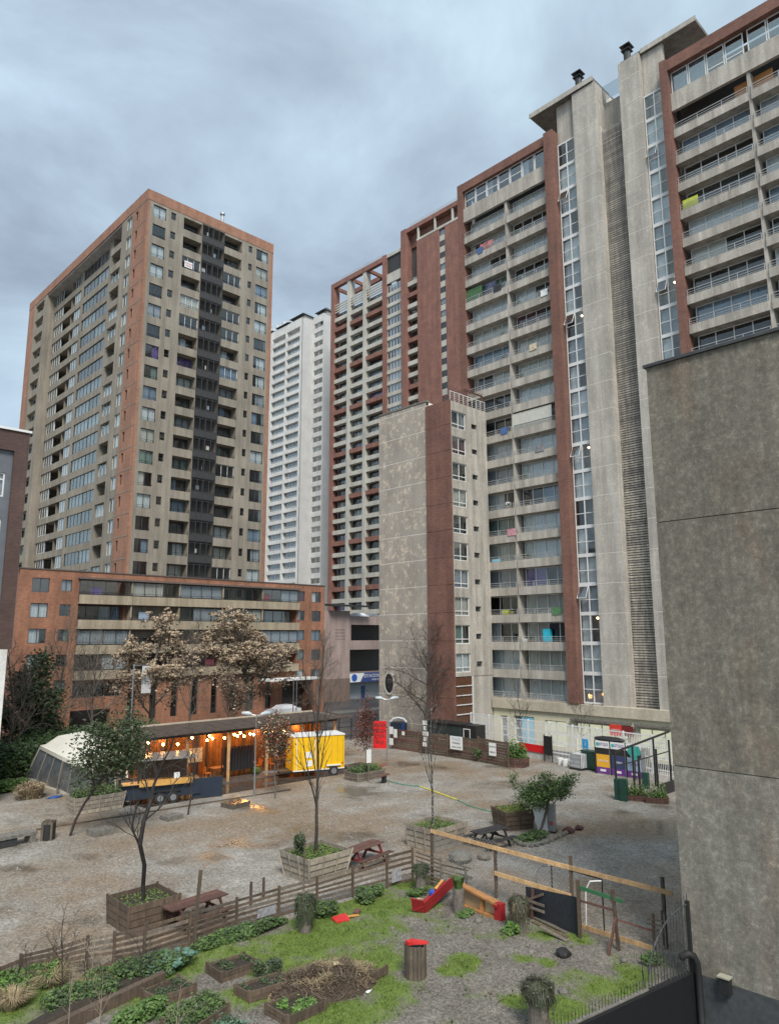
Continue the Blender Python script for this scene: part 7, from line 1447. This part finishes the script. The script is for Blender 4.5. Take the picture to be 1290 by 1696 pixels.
bal('green shade cloth hung on an upper balcony of the near tower', 'shade_cloth', 'cloth', 784, 480, 2.3, 2.1, plain('shade_green', (.05, .12, .05), .8, var=.3), 57.2, .03); bal('dark clothes drying on the balcony beside the green shade cloth', 'drying_clothes', 'clothes', 812, 470, 1.4, 1.9, plain('dark_clothes', (.05, .06, .10), .8, var=.8, scale=2), 57.2, .05); bal('red and pink clothes drying on a high balcony of the near tower', 'drying_clothes', 'clothes', 805, 410, 1.8, 1.5, plain('pink_clothes', (.35, .12, .12), .8, var=.9, scale=2), 57.15, .05)
bal('yellow fabric on a balcony of the cut off tower', 'drying_clothes', 'clothes', 1142, 322, 1.3, 1.5, MATS['lime'], 57.15, .05); bal('orange awning on an upper balcony of the cut off tower', 'awning', 'awning', 1250, 160, 3.0, 2.3, plain('orange_awning', (.45, .20, .06), .7), 57.9, .05)
bal('white roller blind closing a wide balcony of the near tower', 'roller_blind', 'blind', 880, 690, 4.6, 2.25, plain('cream_blind', (.50, .49, .43), .8, var=.1), 57.1, .04)

# laundry and pots on the balconies
rgl = random.Random(77); ordn = ['first', 'second', 'third', 'fourth', 'fifth', 'sixth', 'seventh', 'eighth', 'ninth', 'tenth', 'eleventh', 'twelfth', 'thirteenth', 'fourteenth', 'fifteenth', 'sixteenth', 'seventeenth', 'eighteenth']
its = [('blue towel', (.06, .12, .28)), ('white sheet', (.65, .65, .63)), ('red blanket', (.35, .05, .05)), ('grey rug', (.2, .2, .21)), ('pink towel', (.5, .25, .28)), ('green cloth', (.08, .18, .08)), ('black clothes', (.03, .03, .035)), ('beige towel', (.5, .42, .3))]
for n_ in (0, 2, 3, 5, 8, 9, 12, 15):
    bay = n_ % 2; row = n_; nm, cl = its[(n_*3) % 8]; k = 18-row; Yc = (43.9 if bay == 0 else 38.6)+rgl.uniform(-1.8, 1.8); wd = rgl.uniform(.5, 1.1)
    thing('hanging_towel', '%s on the %s balcony from the top, %s bay, near tower' % (nm, ordn[row], ('left', 'right')[bay]), 'laundry', (56.97, Yc, zk(k)+.62), -math.pi/2, 'laundry on the balconies', me=MB().box(0, wd, -.03, 0, 0, .68, plain(nm.replace(' ', '_'), cl, .8, var=.35, scale=4)).mesh('hanging_towel'))
potm = add(MB().tube([(0, 0, 0), (0, 0, .3)], [.12, .17], 8, plain('terracotta', (.28, .11, .06), .8)), leafball(70, .28, .28, .5, [M_LGR, M_LDG], random.Random(3), .08, .28)).mesh('pot_plant')
for n_ in range(12):
    bay = (n_+1) % 2; row = (n_*5) % 17; k = 18-row; Yc = (43.9 if bay == 0 else 38.6)+(-1)**n_*1.6
    thing('pot_plant', 'pot plant on the %s balcony from the top, %s bay, near tower' % (ordn[row], ('left', 'right')[bay]), 'plant', (57.35, Yc, zk(k)+.62), 0, 'pot plants on the balconies', me=potm)
# fallen leaves and litter
V = []; Fq = []
for i in range(1900):
    x, y = rgl.uniform(8, 46), rgl.uniform(11, 44)
    if y < 22 and x < 23.6 and not inside(x, y): continue
    if x > 24 and y < 12: continue
    if rgl.random() > .35+mn.noise(Vector((x*.35, y*.35, 3))): continue
    z = (gz(x, y) if inside(x, y) else 0)+.012; a = rgl.uniform(0, 6.28); s = rgl.uniform(.02, .045); i0 = len(V); c_, s_ = math.cos(a)*s, math.sin(a)*s
    V += [(x-c_, y-s_, z), (x+s_*.6, y-c_*.6, z+s*.4), (x+c_, y+s_, z+.004), (x-s_*.6, y+c_*.6, z+s*.3)]; Fq.append((i0, i0+1, i0+2, i0+3))
me = bpy.data.meshes.new('fallen_leaves'); me.from_pydata(V, [], Fq); me.materials.append(M_LBRN); o = ob('fallen_leaves', me, kind='stuff'); o['label'] = 'fallen brown leaves scattered over the plaza and garden'; o['category'] = 'leaves'

# weeds over the garden floor
wd = MB(); wd.mid(M_LGR); wd.mid(M_GRASS); wd.mid(M_STRAW)
for i in range(520):
    x, y = rgl.uniform(8, 23.4), rgl.uniform(11, 22.2)
    if not inside(x, y) or (gdens(x, y) < .12 and rgl.random() > .12): continue
    n_ = rgl.randint(5, 12); hh = rgl.uniform(.06, .2); mt = rgl.choices((M_LGR, M_GRASS, M_STRAW), (4, 5, 1.5))[0]
    for k in range(n_):
        a = rgl.uniform(0, 6.28); q = Vector((x, y, gz(x, y))); s_ = Vector((-math.sin(a), math.cos(a), 0))*.010; e1 = q+Vector((math.cos(a)*hh*.5, math.sin(a)*hh*.5, hh*rgl.uniform(.5, 1))); wd.poly([q-s_, q+s_, e1], mt)
o = ob('weeds', wd.mesh('weeds'), kind='stuff'); o['label'] = 'small weeds and grass tufts over the garden floor'; o['category'] = 'weeds'

P, Q = G(60, 1376), G(482, 1309); t = thing('timber_edging', 'thin dark timber edge on the ground between the gravel and the food area', 'edging', P)
n_ = 14
for i in range(n_): a, b_ = (Q-P)*(i/n_), (Q-P)*((i+1)/n_-.002); part('edging_board', MB().beam(a+Vector((0, rgl.uniform(-.02, .02), .04)), b_+Vector((0, 0, .04)), .05, .08, M_WDK), t)
